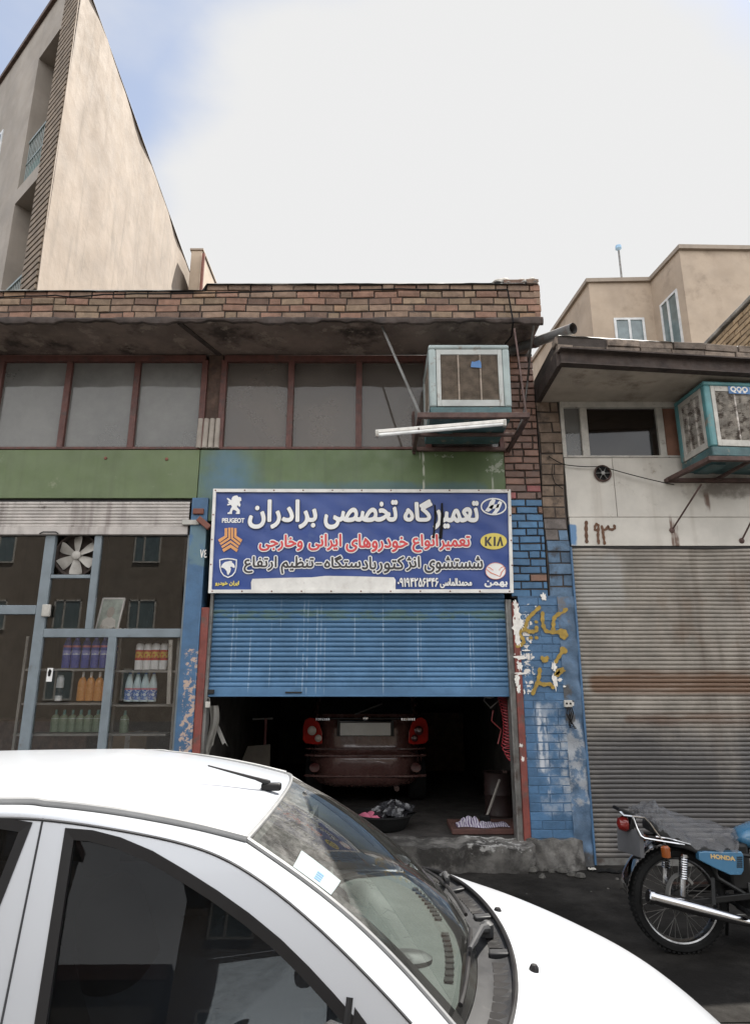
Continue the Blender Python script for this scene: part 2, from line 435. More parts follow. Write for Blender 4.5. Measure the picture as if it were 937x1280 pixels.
M['green_blue'] = mat('green_paint_blue_overspray', (.085, .125, .05), .5, var=.12, vs=2.5, streak=.3, stcol=(.04, .05, .03), bump=.06, bsc=14,
    extra=chain(patch(-1.9, -1.18, 3.3, 4.1, (.05, .135, .245), 1.2, .12, .62, .85, .4), patch(-1.75, 1.2, 3.55, 3.75, (.05, .12, .18), 2, .3, .55, .5, .1),
        patch(1.12, 1.38, 3.78, 4.07, (.30, .32, .25), 14, .50, .56, .8, .06), patch(.6, .85, 3.96, 4.08, (.30, .32, .25), 12, .50, .56, .8, .04),
        drips([(.505, .016, 3.5, 4.08, .9), (.47, .008, 3.95, 4.08, .6), (1.22, .014, 3.6, 3.9, .7)], (.38, .39, .32))))
M['frame_red'] = mat('red_brown_frame_paint', (.095, .036, .028), .6, var=.25, vs=12, dirt=(.06, .035, .03), dsc=9, bump=.2)
M['wood_dark'] = mat('dark_weathered_wood', (.075, .045, .033), .85, var=.4, vs=10, streak=.5, bump=.5, bsc=30)
M['cement_rib'] = mat('ribbed_cement', (.33, .29, .25), .9, var=.2, streak=.4, bump=.4)
M['steel_blue'] = mat('grey_blue_painted_steel', (.165, .195, .215), .5, var=.12, vs=6, dirt=(.10, .085, .075), dlo=.6, dhi=.75, dsc=8, bump=.08)
M['post_blue'] = mat('blue_painted_post', (.05, .115, .21), .55, var=.18, vs=6, bump=.2, bsc=30,
    extra=chain(patch(-1.86, -1.66, 1.0, 2.05, (.42, .31, .25), 16, .50, .55, 1, .05), patch(-1.9, -1.6, 2.8, 3.3, (.10, .17, .19), 5, .35, .5, .8, .08)))
M['jamb_red'] = mat('red_oxide_jamb', (.17, .042, .032), .65, var=.25, vs=9, dirt=(.09, .06, .05), dsc=7, bump=.25)
M['rail_grey'] = mat('grey_steel_rail', (.17, .165, .155), .5, .3, var=.3, vs=7, dirt=(.09, .07, .06), dsc=6, bump=.15)
M['blue_brick'] = mat('blue_painted_brick', (1, 1, 1), .5, var=.2, vs=9, attr=True, bump=.4, bsc=45,
    extra=chain(patch(1.42, 2.0, .45, 1.62, (.27, .31, .36), 5.5, .40, .60, .75, .18), patch(1.60, 1.98, .62, 1.45, (.34, .355, .37), 9, .44, .60, .75, .14),
        patch(1.40, 1.56, 1.5, 2.5, (.62, .58, .53), 13, .50, .54, 1, .06), patch(1.35, 1.45, .6, 1.6, (.5, .47, .44), 13, .54, .58, 1, .05),
        drips([(1.55, .03, .9, 1.5, .75), (1.60, .02, .7, 1.4, .5)], (.55, .56, .58)),
        patch(1.3, 2.1, -.2, .36, (.10, .095, .09), 5, .38, .5, 1, .1)))
M['plaster_blue'] = mat('blue_painted_plaster', (.075, .125, .195), .7, var=.3, vs=7, bump=.7, bsc=25,
    extra=chain(patch(1.6, 2.05, .5, 1.45, (.32, .33, .34), 8, .42, .56, .85, .15), patch(1.68, 2.0, 2.1, 3.35, (.12, .11, .105), 6, .46, .58, .8, .1),
        patch(1.75, 1.92, 1.30, 1.72, (.07, .065, .06), 11, .40, .52, .9, .06), patch(1.3, 2.1, -.2, .3, (.07, .065, .06), 5, .36, .5, .9, .12)))
_dr = [(x, .006, a, b, s) for x, a, b, s in ((-1.40, 1.7, 2.5, .8), (-1.36, 1.9, 2.4, .5), (-1.22, 1.62, 2.2, .9), (-1.02, 1.68, 2.3, .7), (-.93, 2.2, 2.5, .5),
      (-.76, 1.7, 2.25, .5), (-.70, 1.62, 2.5, .9), (-.66, 1.62, 2.48, .8), (-.57, 1.62, 2.42, .9), (-.53, 1.66, 2.44, .7), (-.49, 1.62, 2.3, .6), (-.20, 1.95, 2.35, .8),
      (.08, 1.62, 2.55, 1.), (.42, 1.78, 2.35, .9), (.45, 1.7, 2.3, .5), (.93, 1.66, 2.35, .9), (.96, 1.66, 2.25, .6), (1.2, 1.8, 2.3, .4))]
M['shutter_blue'] = mat('blue_painted_shutter', (.06, .142, .25), .5, var=.14, vs=3, streak=.25, stcol=(.03, .08, .14), bump=.1, bsc=30,
    extra=chain(patch(-1.7, 1.4, 2.28, 2.42, (.10, .16, .10), 5, .42, .55, .6, .04, (1, 1, 3)), patch(-1.7, 1.4, 1.56, 1.9, (.10, .22, .38), 2.5, .4, .6, .5, .1), drips([(a, b, c, d, e*.62) for a, b, c, d, e in _dr], (.42, .50, .57))))
M['shutter_white'] = mat('off_white_shutter', (.42, .385, .355), .55, var=.16, streak=.6, stcol=(.12, .09, .08), dirt=(.10, .08, .07), dlo=.6, dhi=.72, dsc=6, bump=.1)
def _rust_falloff(t, c, H):
    for a in (patch(2.05, 5.2, 1.58, 1.84, (.125, .068, .038), 2.0, .18, .50, .9, .09, (.5, 1, 5)) , patch(2.35, 5.2, 1.29, 1.45, (.12, .068, .042), 2.2, .24, .56, .75, .08, (.5, 1, 4)),
              patch(2.6, 5.2, 1.9, 2.9, (.17, .12, .085), 3.2, .46, .66, .5, .2, (1, 1, .5)), patch(1.95, 2.6, 2.3, 3.05, (.33, .325, .31), 2.5, .32, .55, .5, .2, (1, 1, .5)),
              patch(1.9, 6, -.6, 1.35, (.062, .060, .062), 1.2, .12, .45, .85, .45, (1, 1, .5))): c = a(t, c, H)  # last patch paints a light falloff into the lower slats, beside the rust
    return c
M['shutter_steel'] = mat('galvanised_shutter', (.225, .20, .17), .5, .15, var=.25, vs=3, streak=.75, stcol=(.10, .075, .06), stsc=6, bump=.12, bsc=50, extra=_rust_falloff)
M['panel_white'] = mat('stained_white_panel', (.50, .47, .42), .6, var=.10, vs=3, streak=.5, stcol=(.25, .20, .155), stsc=5, dirt=(.22, .18, .14), dlo=.60, dhi=.74, dsc=3, bump=.08, bsc=20,
    extra=chain(drips([(3.06, .035, 2.98, 3.28, .9), (3.9, .04, 3.0, 3.2, .9), (3.42, .04, 3.42, 3.62, .9), (3.02, .02, 3.02, 3.34, .9)], (.10, .045, .025), 9),
        patch(3.1, 4.4, 3.5, 3.85, (.12, .095, .075), 3, .38, .6, .8, .12), patch(1.95, 2.06, 3.03, 3.28, (.06, .18, .36), 3, .25, .45, .9, .04)))
M['frame_white'] = mat('dirty_white_frame', (.42, .40, .36), .6, var=.18, vs=8, dirt=(.15, .12, .10), dsc=8, dlo=.56, dhi=.7)
M['rubble'] = mat('grey_brown_masonry', (1, 1, 1), .95, var=.3, vs=9, attr=True, dirt=(.05, .04, .034), dlo=.5, dhi=.7, dsc=5, bump=.9, bsc=28)
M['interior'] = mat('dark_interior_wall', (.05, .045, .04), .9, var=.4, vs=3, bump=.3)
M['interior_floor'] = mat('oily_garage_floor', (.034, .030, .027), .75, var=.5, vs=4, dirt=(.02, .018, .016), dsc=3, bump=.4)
M['dust_glass'] = glass('dusty_window_glass', (.45, .45, .44), .46, (.30, .295, .28), .02, 1.5, .7)
M['dust_glass_warm'] = glass('brown_dusty_window_glass', (.45, .44, .42), .38, (.225, .195, .172), .02, 1.5, .8)
M['shop_glass'] = glass('shop_window_glass', (.985, .985, .985), .010, (.3, .29, .27), .0, 1.52, 2.5)
M['graffiti_yellow'] = mat('yellow_spray_paint', (.30, .195, .035), .7, var=.25, vs=16)
M['graffiti_brown'] = mat('brown_spray_paint', (.10, .045, .022), .7, var=.2)
M['white_paint'] = mat('white_paint', (.68, .65, .60), .7, var=.12, vs=20)
M['black_iron'] = mat('black_iron', (.02, .018, .017), .6, .3, var=.3)
M['cable'] = mat('black_cable', (.010, .009, .009), .7, spec=.15)
M['plaster_cream'] = mat('cream_cement_render', (.275, .225, .18), .92, var=.13, vs=1.2, dirt=(.18, .15, .12), dlo=.5, dhi=.85, dsc=2.2, streak=.5, stcol=(.15, .125, .10), stsc=7, bump=.6, bsc=9)
M['render_grey'] = mat('grey_stone_cladding', (.27, .235, .20), .85, var=.14, vs=1.5, streak=.3, stcol=(.15, .13, .11), stsc=3, bump=.3, bsc=10)
M['tile_edge'] = mat('ribbed_brown_tile', (.19, .145, .105), .8, var=.25, vs=6, bump=.3)
M['plaster_beige'] = mat('beige_render', (.37, .295, .225), .92, var=.12, vs=1.2, dirt=(.23, .18, .135), dlo=.52, dhi=.72, dsc=.9, streak=.25, stcol=(.22, .17, .13), stsc=2, bump=.4, bsc=8)
M['balcony_green'] = mat('green_balcony_panel', (.06, .16, .13), .5)
M['rail_white'] = mat('pale_railing_paint', (.20, .235, .23), .5)
M['bg_glass'] = mat('distant_window_glass', (.10, .135, .14), .12, spec=.8, var=.2)
M['bg_frame'] = mat('white_window_frame', (.55, .56, .56), .5)
M['rust_red'] = mat('rust_red_pipe', (.17, .06, .04), .7)

# ------------------------------------------------------------------ ground
m = MB(); m.grid(lambda u, v: (-400+800*u, -400+800*v, 0), 2, 2); struct(m.build('ground', M['asphalt'], origin=(0, 0, 0)))
m = MB()
def walk(u, v):
    x = -14+28*u; y = 3.72+3.10*v
    return (x, y, .085+.012*sin(x*2.1+y)*cos(y*3.3)+.02*v)
m.grid(walk, 120, 24, thick=(0, 0, -.1)); struct(m.build('sidewalk', M['pavement'], origin=(0, 5, .0)))
m = MB()
x = -14.0
while x < 14:
    m.box(x, x+.58, 3.50, 3.715, -.05, .10+R.uniform(-.012, .012)); x += .60
struct(m.build('kerb', mat('grey_kerb_stone', (.10, .095, .088), .92, var=.3, vs=5, dirt=(.05, .045, .04), dsc=3, bump=.7, bsc=40), bevel=.015, origin=(0, 3.6, 0)))
# crumbling concrete step under the garage door
m = MB()
def stepf(u, v):
    a = v*2.2
    x = -1.66+3.06*u
    n = .02*sin(x*9)+.015*sin(x*23+1)+.01*sin(x*41)
    if a < 1: return (x, 6.24+n*.8+.05*(1-a), .08+a*.235+n*.3)
    return (x, 6.24+n*.8*(2.2-a)/1.2+(a-1)/1.2*.30, .315+.02*(a-1)/1.2+n*.4)
M['step'] = mat('crumbling_concrete', (.12, .113, .104), .95, var=.45, vs=6, dirt=(.035, .032, .029), dlo=.44, dhi=.6, dsc=4, bump=1.0, bsc=22,
    extra=chain(patch(.75, 1.42, .2, .45, (.42, .41, .39), 13, .50, .60, .85, .10)))
m.grid(stepf, 150, 22, thick=(0, .05, -.06)); struct(m.build('step', M['step'], origin=(0, 6.3, .08)))
m = MB()
for i in range(30):
    x = R.uniform(.6, 2.2); y = R.uniform(5.6, 6.25); s = R.uniform(.006, .02)
    if i < 9: x = R.uniform(1.35, 1.75); y = R.uniform(6.1, 6.4); s = R.uniform(.03, .07)
    m.lathe([(s*.5, 0), (s, s*.5), (s*.7, s*1.0), (s*.1, s*1.2)], (x, y, .09), n=6)
o = m.build('rubble', mat('dirty_rubble', (.06, .056, .05), .95, var=.5, vs=30), origin=(1.2, 6, .09)); o['kind'] = 'stuff'; o['label'] = 'small lumps of broken concrete on the ground by the step'

# ------------------------------------------------------------------ the brick shop building
SHOP = thing('shop_building', 'brown brick shop building with green fascia, dusty upper windows and a half-raised blue shutter', 'building', (-1.0, 6.5, .1))
F = 6.5
def part(m, name, mt, parent=None, **k): return m.build(name, mt, parent or SHOP, **k)
# masonry behind the skin
m = MB()
m.box(-6.4, 1.71, 6.5, 12.5, 5.19, 5.40)                     # roof slab
m.box(-6.4, -6.2, 6.5, 12.5, .1, 5.19); m.box(1.52, 1.71, 6.54, 12.5, .1, 5.19)
m.box(-1.86, -1.71, 6.6, 12.5, .1, 5.19); m.box(-6.2, 1.52, 12.3, 12.5, .1, 5.19)
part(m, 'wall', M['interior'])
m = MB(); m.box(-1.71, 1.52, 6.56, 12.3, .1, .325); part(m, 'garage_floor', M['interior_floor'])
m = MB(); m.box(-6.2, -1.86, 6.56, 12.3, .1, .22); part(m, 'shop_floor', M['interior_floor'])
# canopy + parapet
m = MB(); m.box(-6.6, 1.655, 5.815, 6.5, 5.185, 5.214); part(m, 'canopy', M['soffit'])
m = MB()
def lip(u, v):
    x = -6.62+8.288*u; a = 2*pi*v; n = .012*sin(x*5)+.008*sin(x*17)+.006*sin(x*39)
    return (x, 5.785+.028*cos(a)+n*.6, 5.185+(.033+n)*sin(a))
m.grid(lip, 140, 8); part(m, 'canopy_edge', M['beam_dark'])
m = MB()
def pal_b(x, z, r):
    k = r.random(); c = Vector((.215, .145, .103))
    if k < .22: c = Vector((.235, .135, .095))
    elif k < .40: c = Vector((.24, .17, .115))
    elif k < .55: c = Vector((.15, .095, .07))
    elif k < .62: c = Vector((.30, .19, .12))
    return tuple(c*r.uniform(.8, 1.12))
sag = lambda x: .004*sin(x*3.1)+.003*sin(x*7.3)
bricks(m, lambda s, d, z: (s, 5.80-d, z+sag(s)+.010*(s+6)/7), -6.6, 1.655, 5.215, 5.53, .215, .066, .012, pal_b, jit=.007)
bricks(m, lambda s, d, z: (s, 5.80-d, z+sag(s)), -1.7, 1.665, 5.538, 5.60, .215, .060, .012, pal_b, jit=.008)
bricks(m, lambda s, d, z: (s, 5.80-d, z), 1.30, 1.655, 5.61, 5.675, .215, .055, .012, pal_b, jit=.01)
bricks(m, lambda s, d, z: (1.66+d, s, z+.008), 5.80, 6.45, 5.215, 5.60, .215, .066, .012, pal_b, jit=.006)
part(m, 'parapet', M['brick'], origin=(-1, 6.5, .1))
m = MB(); m.box(-6.6, 1.650, 5.812, 5.98, 5.2, 5.50); part(m, 'parapet_core', M['mortar'])
m = MB()
def cop(u, v):
    x = -6.62+8.28*u; a = pi*v; n = .010*sin(x*4.3)+.007*sin(x*11)+.004*sin(x*31); h = 5.512+(.014*(x+6.6)/8) + (.075 if x > -1.72 else 0)
    return (x, 5.95-.175*cos(a)+n*.4, h+(.035+n)*sin(a))
m.grid(cop, 200, 8); part(m, 'coping', M['roof_dark'])
m = MB()
def cap(u, v):
    x = 1.16+.50*u; a = pi*v; n = .022*sin(x*21)+.016*sin(x*47+v*4)
    return (x, 5.97-(.17+n*.5)*cos(a), 5.61+(.11*min(1, u*4)*(1-.2*u)+n)*sin(a)+.02)
m.grid(cap, 26, 8); part(m, 'broken_coping', mat('crumbled_mortar', (.20, .185, .165), .95, var=.4, vs=14, dirt=(.09, .075, .065), dsc=12, bump=1.0, bsc=30))
m = MB()
for x0 in (-3.9, -3.2, -2.6, -1.1):
    m = MB(); m.grid(lambda u, v: (x0+.55*u, 5.83+.25*v, 5.556+(.075 if x0 > -1.7 else 0)+.008*sin(9*u+x0)+.014*v), 8, 3, thick=(0, 0, -.01)); part(m, 'bitumen_patch', M['roof_light'])
# soffit joint over the post
m = MB(); m.bar((-1.95, 5.82, 5.18), (-1.70, 6.48, 5.18), .05, .02); part(m, 'soffit_crack', M['beam_dark'])
# fascia
m = MB(); m.box(-6.4, -1.838, 6.47, 6.60, 3.545, 4.075); part(m, 'fascia_panel', M['green'], bevel=.004)
m = MB(); m.box(-1.830, 1.352, 6.465, 6.60, 3.30, 4.072); o = part(m, 'fascia_panel', M['green_blue'], bevel=.004); o['label'] = 'green panel with blue overspray and white drips'
m = MB()
for x, z in ((-3.95, 3.95), (-2.82, 3.98), (-2.18, 3.97)):
    m = MB(); m.lathe([(.018, -.006), (.012, -.012), (.002, -.013)], (x, 6.47, z), 'y', 8); part(m, 'bolt', M['rust_red'])
# centre post between the two window bands
m = MB(); m.box(-1.815, -1.655, 6.48, 6.62, 4.085, 5.185); part(m, 'post', M['wood_dark'], bevel=.008)
m = MB()
for k in range(4): m.tube([(-1.855+.063*k, 6.465, 4.09), (-1.850+.062*k, 6.47, 4.42)], .029, 10)
part(m, 'ribbed_cladding', M['cement_rib'])
# upper windows
def winband(xs, x_l, x_r, zb, zt, lab, gm='dust_glass'):
    m = MB(); fw = .032
    for i, x in enumerate([x_l]+xs+[x_r]): m.box(x-fw, x+fw, 6.455, 6.53, zb, zt)
    m.box(x_l, x_r, 6.45, 6.535, zt-.02, zt+.055); m.box(x_l, x_r, 6.46, 6.53, zb-.012, zb+.016)
    f = part(m, 'window', M['frame_red'], bevel=.004); f['label'] = lab
    ed = [x_l]+xs+[x_r]
    for a, b in zip(ed[:-1], ed[1:]):
        m = MB(); m.box(a+fw-.004, b-fw+.004, 6.498, 6.504, zb, zt)
        p = m.build('pane', M[gm], f)
winband([-4.80, -4.06, -3.318, -2.577], -5.5, -1.846, 4.09, 5.11, 'red framed window band with pale dusty panes')
X = lambda px, py=500: pt(px, py, F).x
winband([X(363.5), X(448.5), X(534)], -1.636, 1.345, 4.09, 5.11, 'red framed window band with brownish dusty panes', 'dust_glass_warm')
m = MB(); m.box(-6.4, 1.36, 6.50, 6.62, 5.165, 5.19); part(m, 'lintel', M['beam_dark'])
CU = thing('streak_sheet', 'narrow pale curtain added behind the upper pane for its bright streak by the post', 'streak_sheet', (-1.97, 6.58, 4.1))
m = MB(); m.grid(lambda u, v: (-2.16+.26*u+.03*v*(1-u), 6.56+.012*sin(u*30), 4.11+.98*v), 24, 6, thick=(0, .003, 0)); m.build('cloth', mat('pale_streak_sheet', (.70, .69, .66), .9, var=.1), CU)  # pale sheet added behind the pane to give it a bright streak
m = MB(); m.tube([(-2.25, 6.56, 5.10), (-1.88, 6.56, 5.10)], .008, 6); m.build('rod', M['rail_grey'], CU)  # rod added along with the sheet
# left jamb post, painted blue, with the house number
m = MB(); m.box(-1.872, -1.705, 6.43, 6.66, .1, 3.54); part(m, 'post', M['post_blue'], bevel=.006)['label'] = 'blue painted door post with peeling paint and number'
m = MB(); m.box(-1.704, -1.628, 6.44, 6.66, .3, 2.42); part(m, 'door_jamb', M['jamb_red'], bevel=.005)
a, b = xz(250, 697, 6.43), xz(259, 687, 6.43)
part(text_mesh('۷٤', a[0], b[0], a[1], b[1], 6.4285, off=.002), 'house_number', M['white_paint'])
# roller guide rails of the garage
m = MB(); m.box(1.285, 1.345, 6.46, 6.60, .30, 2.5); m.box(1.285, 1.30, 6.44, 6.47, .3, 2.5); part(m, 'guide_rail', M['rail_grey'], bevel=.004)
m = MB(); m.box(1.3455, 1.408, 6.435, 6.56, .27, 2.47); part(m, 'door_jamb', M['jamb_red'], bevel=.006)
m = MB(); m.box(-1.626, -1.598, 6.46, 6.60, .30, 3.3); part(m, 'guide_rail', M['rail_grey'])

def shutter(m, x0, x1, z0, z1, y, pitch, nx=30, dep=.012, dent=.002, seed=0):
    "interlocking curved slats from z0 up to z1"
    n = int(round((z1-z0)/pitch)); prof = [(0, .35), (.04, .0), (.12, -.55), (.3, -.92), (.5, -1), (.7, -.92), (.88, -.55), (.96, 0), (1, .35)]
    r = random.Random(seed); rows = []
    for k in range(n):
        j = r.uniform(-.0012, .0012)
        for q, (a, d) in enumerate(prof):
            if q == 0 and k: continue
            rows.append((z0+(k+a)*pitch, d*dep+j))
    vs_ = []
    for z, d in rows:
        for i in range(nx+1):
            x = x0+(x1-x0)*i/nx
            vs_.append((x, y+d+dent*(sin(x*3.1+z*4.7+seed)+.6*sin(x*7.7-z*9+seed)), z))
    W = nx+1; m.add(vs_, [(r_*W+i, r_*W+i+1, (r_+1)*W+i+1, (r_+1)*W+i) for r_ in range(len(rows)-1) for i in range(nx)])
# blue garage shutter
m = MB(); shutter(m, -1.60, 1.29, 1.66, 3.35, 6.515, .0475, 40, .012, .0025, 3)
bs = part(m, 'roller_shutter', M['shutter_blue'], recalc=False); bs['label'] = 'blue slatted roller shutter with white drips'
m = MB(); m.box(-1.60, 1.29, 6.495, 6.53, 1.572, 1.662); m.box(-1.60, 1.29, 6.478, 6.5, 1.572, 1.585); m.build('bottom_bar', M['shutter_blue'], bs, bevel=.006)
m = MB(); m.box(-.86, -.70, 6.485, 6.50, 1.605, 1.62); m.build('handle', M['black_iron'], bs, bevel=.004)
m = MB(); m.box(-1.60, -1.54, 6.47, 6.50, 1.60, 1.64); m.build('latch', M['black_iron'], bs, bevel=.004)
# brick pilaster to the right of the garage
def pal_p(x, z, r):
    k = r.random()
    if z > 3.72:
        c = Vector((.165, .085, .058))*r.uniform(.65, 1.25)
        return tuple(c)
    if z > 3.53:
        c = Vector((.26, .075, .07)) if k < .6 else Vector((.14, .085, .065))
        return tuple(c*r.uniform(.8, 1.1))
    if z > 2.52 and k < .05: return (.17, .09, .06)
    return tuple(Vector((.055, .145, .265))*r.uniform(.75, 1.15))
m = MB(); bricks(m, lambda s, d, z: (s, 6.455-d, z), 1.352, 1.712, 2.53, 5.18, .20, .064, .0135, pal_p, jit=.006); part(m, 'brick_pilaster', M['blue_brick'], origin=(-1, 6.5, .1))
def pal_l(x, z, r): return tuple(Vector((.055, .125, .225))*r.uniform(.85, 1.1))
m = MB(); bricks(m, lambda s, d, z: (s, 6.447-d, z), 1.41, 1.80, .34, 2.52, .21, .070, .005, pal_l, jit=.0025); part(m, 'brick_pilaster', M['blue_brick'], origin=(-1, 6.5, .1))['label'] = 'thickly painted blue brick pier with yellow writing'
m = MB(); m.box(1.352, 1.715, 6.470, 6.54, 2.52, 5.185); part(m, 'pilaster_joints', M['mortar'])
m = MB(); m.box(1.409, 1.80, 6.4505, 6.54, .1, 2.535); part(m, 'pilaster_plaster', mat('blue_painted_joint', (.045, .10, .18), .6, var=.25, bump=.5,
    extra=patch(1.3, 2.1, -.2, .38, (.09, .085, .08), 5, .34, .5, 1, .1)))
m = MB()
m.grid(lambda u, v: (1.36+.50*u, 6.40-.06*(1-v)+.012*sin(u*14)+.01*sin(v*7+u*22), .08+.26*v+.01*sin(u*17)), 30, 12, thick=(0, .06, 0)); part(m, 'pier_base', M['step'])
# graffiti on the pier: one word above the other, and white paint splashes
_SN = [0]
def stroke(m, pix, wd, Y, closed=False):
    _SN[0] += 1; Y = Y-.00025*(_SN[0] % 24)
    pts_ = [pt(px, py, Y) for px, py in pix]
    fine = []
    for i in range(len(pts_)-1):
        for k in range(4): fine.append(pts_[i].lerp(pts_[i+1], k/4))
    fine.append(pts_[-1])
    # smooth
    for _ in range(2): fine = [fine[0]]+[(fine[i-1]+fine[i]*2+fine[i+1])/4 for i in range(1, len(fine)-1)]+[fine[-1]]
    L_, R_ = [], []
    for i, p in enumerate(fine):
        d = fine[min(i+1, len(fine)-1)]-fine[max(i-1, 0)]
        d = d.normalized() if d.length > 1e-6 else Vector((1, 0, 0))
        n = Vector((-d.z, 0, d.x)); h = wd*.5*(1+.22*sin(i*1.7)+R.uniform(-.12, .12))
        L_.append(p+n*h); R_.append(p-n*h)
    vs_ = L_+R_+[q+Vector((0, .002, 0)) for q in L_+R_]; k = len(fine); fs = []
    for i in range(k-1): fs += [(i, i+1, k+i+1, k+i), (2*k+i, 3*k+i, 3*k+i+1, 2*k+i+1), (i, 2*k+i, 2*k+i+1, i+1), (k+i, k+i+1, 3*k+i+1, 3*k+i)]
    m.add(vs_, fs)
    for k2, e in enumerate((fine[0], fine[-1])):
        m.lathe([(wd*.5, .002), (wd*.5, -.00008-.00006*k2)], e, 'y', 12)
zq = lambda x, y: (640+x/7.808, 740+y/7.808)
m = MB(); YG = 6.4365
S_ = lambda l, w_=.036: stroke(m, [zq(*p) for p in l], w_, YG)
S_([(525,170),(455,210),(405,250),(400,310),(398,370)]); S_([(295,205),(292,260),(300,330),(325,385),(400,392),(470,390)]); S_([(470,375),(510,380),(530,420),(505,450),(475,430),(468,395)])
S_([(495,395),(500,425)], .055)
S_([(262,150),(205,205),(150,260),(135,320),(118,360)]); S_([(118,360),(160,385),(200,388),(235,375),(235,345)]); S_([(120,362),(75,385),(70,420),(105,455),(115,490),(80,520),(48,528)])
S_([(228,290),(236,293)], .028); S_([(175,447),(186,447)], .03); S_([(230,445),(240,447)], .03)
part(m, 'painted_word', M['graffiti_yellow']); m = MB()
S_([(500,565),(460,620),(425,680)]); S_([(490,560),(510,575)], .055); S_([(505,755),(450,765),(425,810),(435,812),(480,770)], .04)
S_([(268,755),(262,820),(245,885),(200,990)]); S_([(250,880),(300,905),(370,895),(395,930)]); S_([(290,640),(300,670),(330,670),(340,640)], .034); S_([(318,655),(318,668)], .04)
part(m, 'painted_word', M['graffiti_yellow'])
def splat(m, px, py, rx, ry, Y, n=22, jag=.5):
    c = pt(px, py, Y); k = 6.7/F_PX; poly = []
    for i in range(n):
        t = 2*pi*i/n; q = 1+R.uniform(-jag, jag)
        poly.append((c.x+cos(t)*rx*k*q, c.z+sin(t)*ry*k*q))
    m.prism(poly, Y, Y+.002)
m = MB()
for a in ((644,757,3,6),(646,768,4,10),(645,785,4,14),(650,780,4,6),(647,800,3,8),(648,818,4,7),(652,822,8,2.2),(649,832,3,5),(646,850,3,6),(651,842,6,1.5),(648,862,2.5,5),(679,746,3.6,4.2),(692,833,2.6,5.5),(693,852,2.8,9.5),
          (699,850,3.5,1.6),(705,858,1.6,1.2),(713,880,3.5,2.5),(651,932,2,2),(653,949,2,2.4),(662,802,1.3,1.3),(669,758,.9,.9),(655,865,1,3),(658,813,5,1)):
    m = MB(); splat(m, *a, 6.4355-R.random()*.003, jag=.45); m.build('paint_splash', M['white_paint'], SHOP)
# shop front: rolled-up white shutter, steel frame, glass
m = MB(); shutter(m, -6.3, -1.90, 3.235, 3.50, 6.47, .034, 30, .008, .001, 5); sh = part(m, 'roller_shutter', M['shutter_white'], recalc=False); sh['label'] = 'white shop shutter rolled up under the green fascia'
m = MB(); m.box(-6.3, -1.90, 6.445, 6.50, 3.155, 3.238); m.build('bottom_bar', M['shutter_white'], sh, bevel=.006)
m = MB(); m.tube([pt(50, 667, 6.44), pt(54, 665, 6.42), pt(70, 665, 6.42), pt(73, 667, 6.44)], .007, 6); m.build('handle', M['black_iron'], sh)
m = MB(); a = pt(228, 650, 6.42); b = pt(243, 656, 6.42); m.box(a.x, b.x+.05, 6.41, 6.47, b.z, a.z); o = part(m, 'bracket', M['frame_white'], bevel=.004)
m = MB(); m.box(-6.3, -1.88, 6.50, 6.56, 3.50, 3.56); part(m, 'shutter_gap', M['black_iron'])
m = MB(); a = pt(248, 648, 6.40); m.bar(a, a+Vector((.12, 0, -.10)), .05, .06); m.box(-1.85, -1.74, 6.405, 6.432, 3.36, 3.42); part(m, 'hinge', M['rust_red'], bevel=.008)
SF = MB(); t_ = .032
def bars(m, lst):
    for x0, x1, z0, z1 in lst: m.box(x0, x1, 6.475, 6.535, z0, z1)
H2 = pt(150, 791.5, F).z; H1 = pt(30, 762.5, F).z; HF = pt(95, 721, F).z
bars(SF, [(-3.345, -3.245, .15, 3.16), (-2.845, -2.775, H2+.04, 3.155), (-2.605, -2.525, .15, H2-.04), (-3.243, -1.90, H2-.042, H2+.042), (-6.2, -3.347, H1-.045, H1+.045),
          (-3.243, -2.847, HF-.018, HF+.018), (-1.90, -1.876, .15, 3.16), (-4.75, -4.66, .15, H1-.047), (-4.75, -4.66, H1+.047, 3.155)])
sf = part(SF, 'shop_window', M['steel_blue'], bevel=.005)
for x0, x1, z0, z1 in ((-3.24, -2.85, H2+.045, HF-.02), (-2.772, -1.905, H2+.045, 3.15), (-3.24, -2.61, .16, H2-.045), (-2.522, -1.905, .16, H2-.045), (-4.655, -3.35, H1+.05, 3.15), (-4.655, -3.35, .16, H1-.05),
                       (-6.2, -4.755, H1+.05, 3.15), (-6.2, -4.755, .16, H1-.05)):
    q = MB(); q.box(x0, x1, 6.503, 6.509, z0, z1); q.build('pane', M['shop_glass'], sf)
q = MB(); a = pt(56, 762, 6.46); q.box(a.x-.02, a.x+.06, 6.44, 6.475, a.z-.07, a.z+.05); q.build('lock_box', M['frame_white'], sf, bevel=.008)
# ------------------------------------------------------------------ low building on the right
LOW = thing('workshop_building', 'low workshop with rusty grey roller shutter, stained white panels and flat canopy', 'building', (3.0, 6.5, .1))
def lpart(m, name, mt, **k): return m.build(name, mt, LOW, **k)
CY = lambda x: 5.64+.115*(x-1.77)
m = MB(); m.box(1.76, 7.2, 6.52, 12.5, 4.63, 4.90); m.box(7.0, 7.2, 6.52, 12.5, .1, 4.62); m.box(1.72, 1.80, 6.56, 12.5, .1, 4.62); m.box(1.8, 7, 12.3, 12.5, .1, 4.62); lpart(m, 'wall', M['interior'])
m = MB(); m.prism([(1.775, CY(1.77)), (7.2, CY(7.2)), (7.2, 6.55), (1.775, 6.55)], 4.622, 4.80, T=lambda x, y, z: (x, z, y))
M['soffit_pale'] = mat('pale_soffit_plaster', (.42, .365, .30), .9, var=.15, vs=3, dirt=(.22, .18, .14), dlo=.5, dhi=.7, dsc=2.5, bump=.3, bsc=18)
lpart(m, 'canopy', M['soffit_pale'])
m = MB()
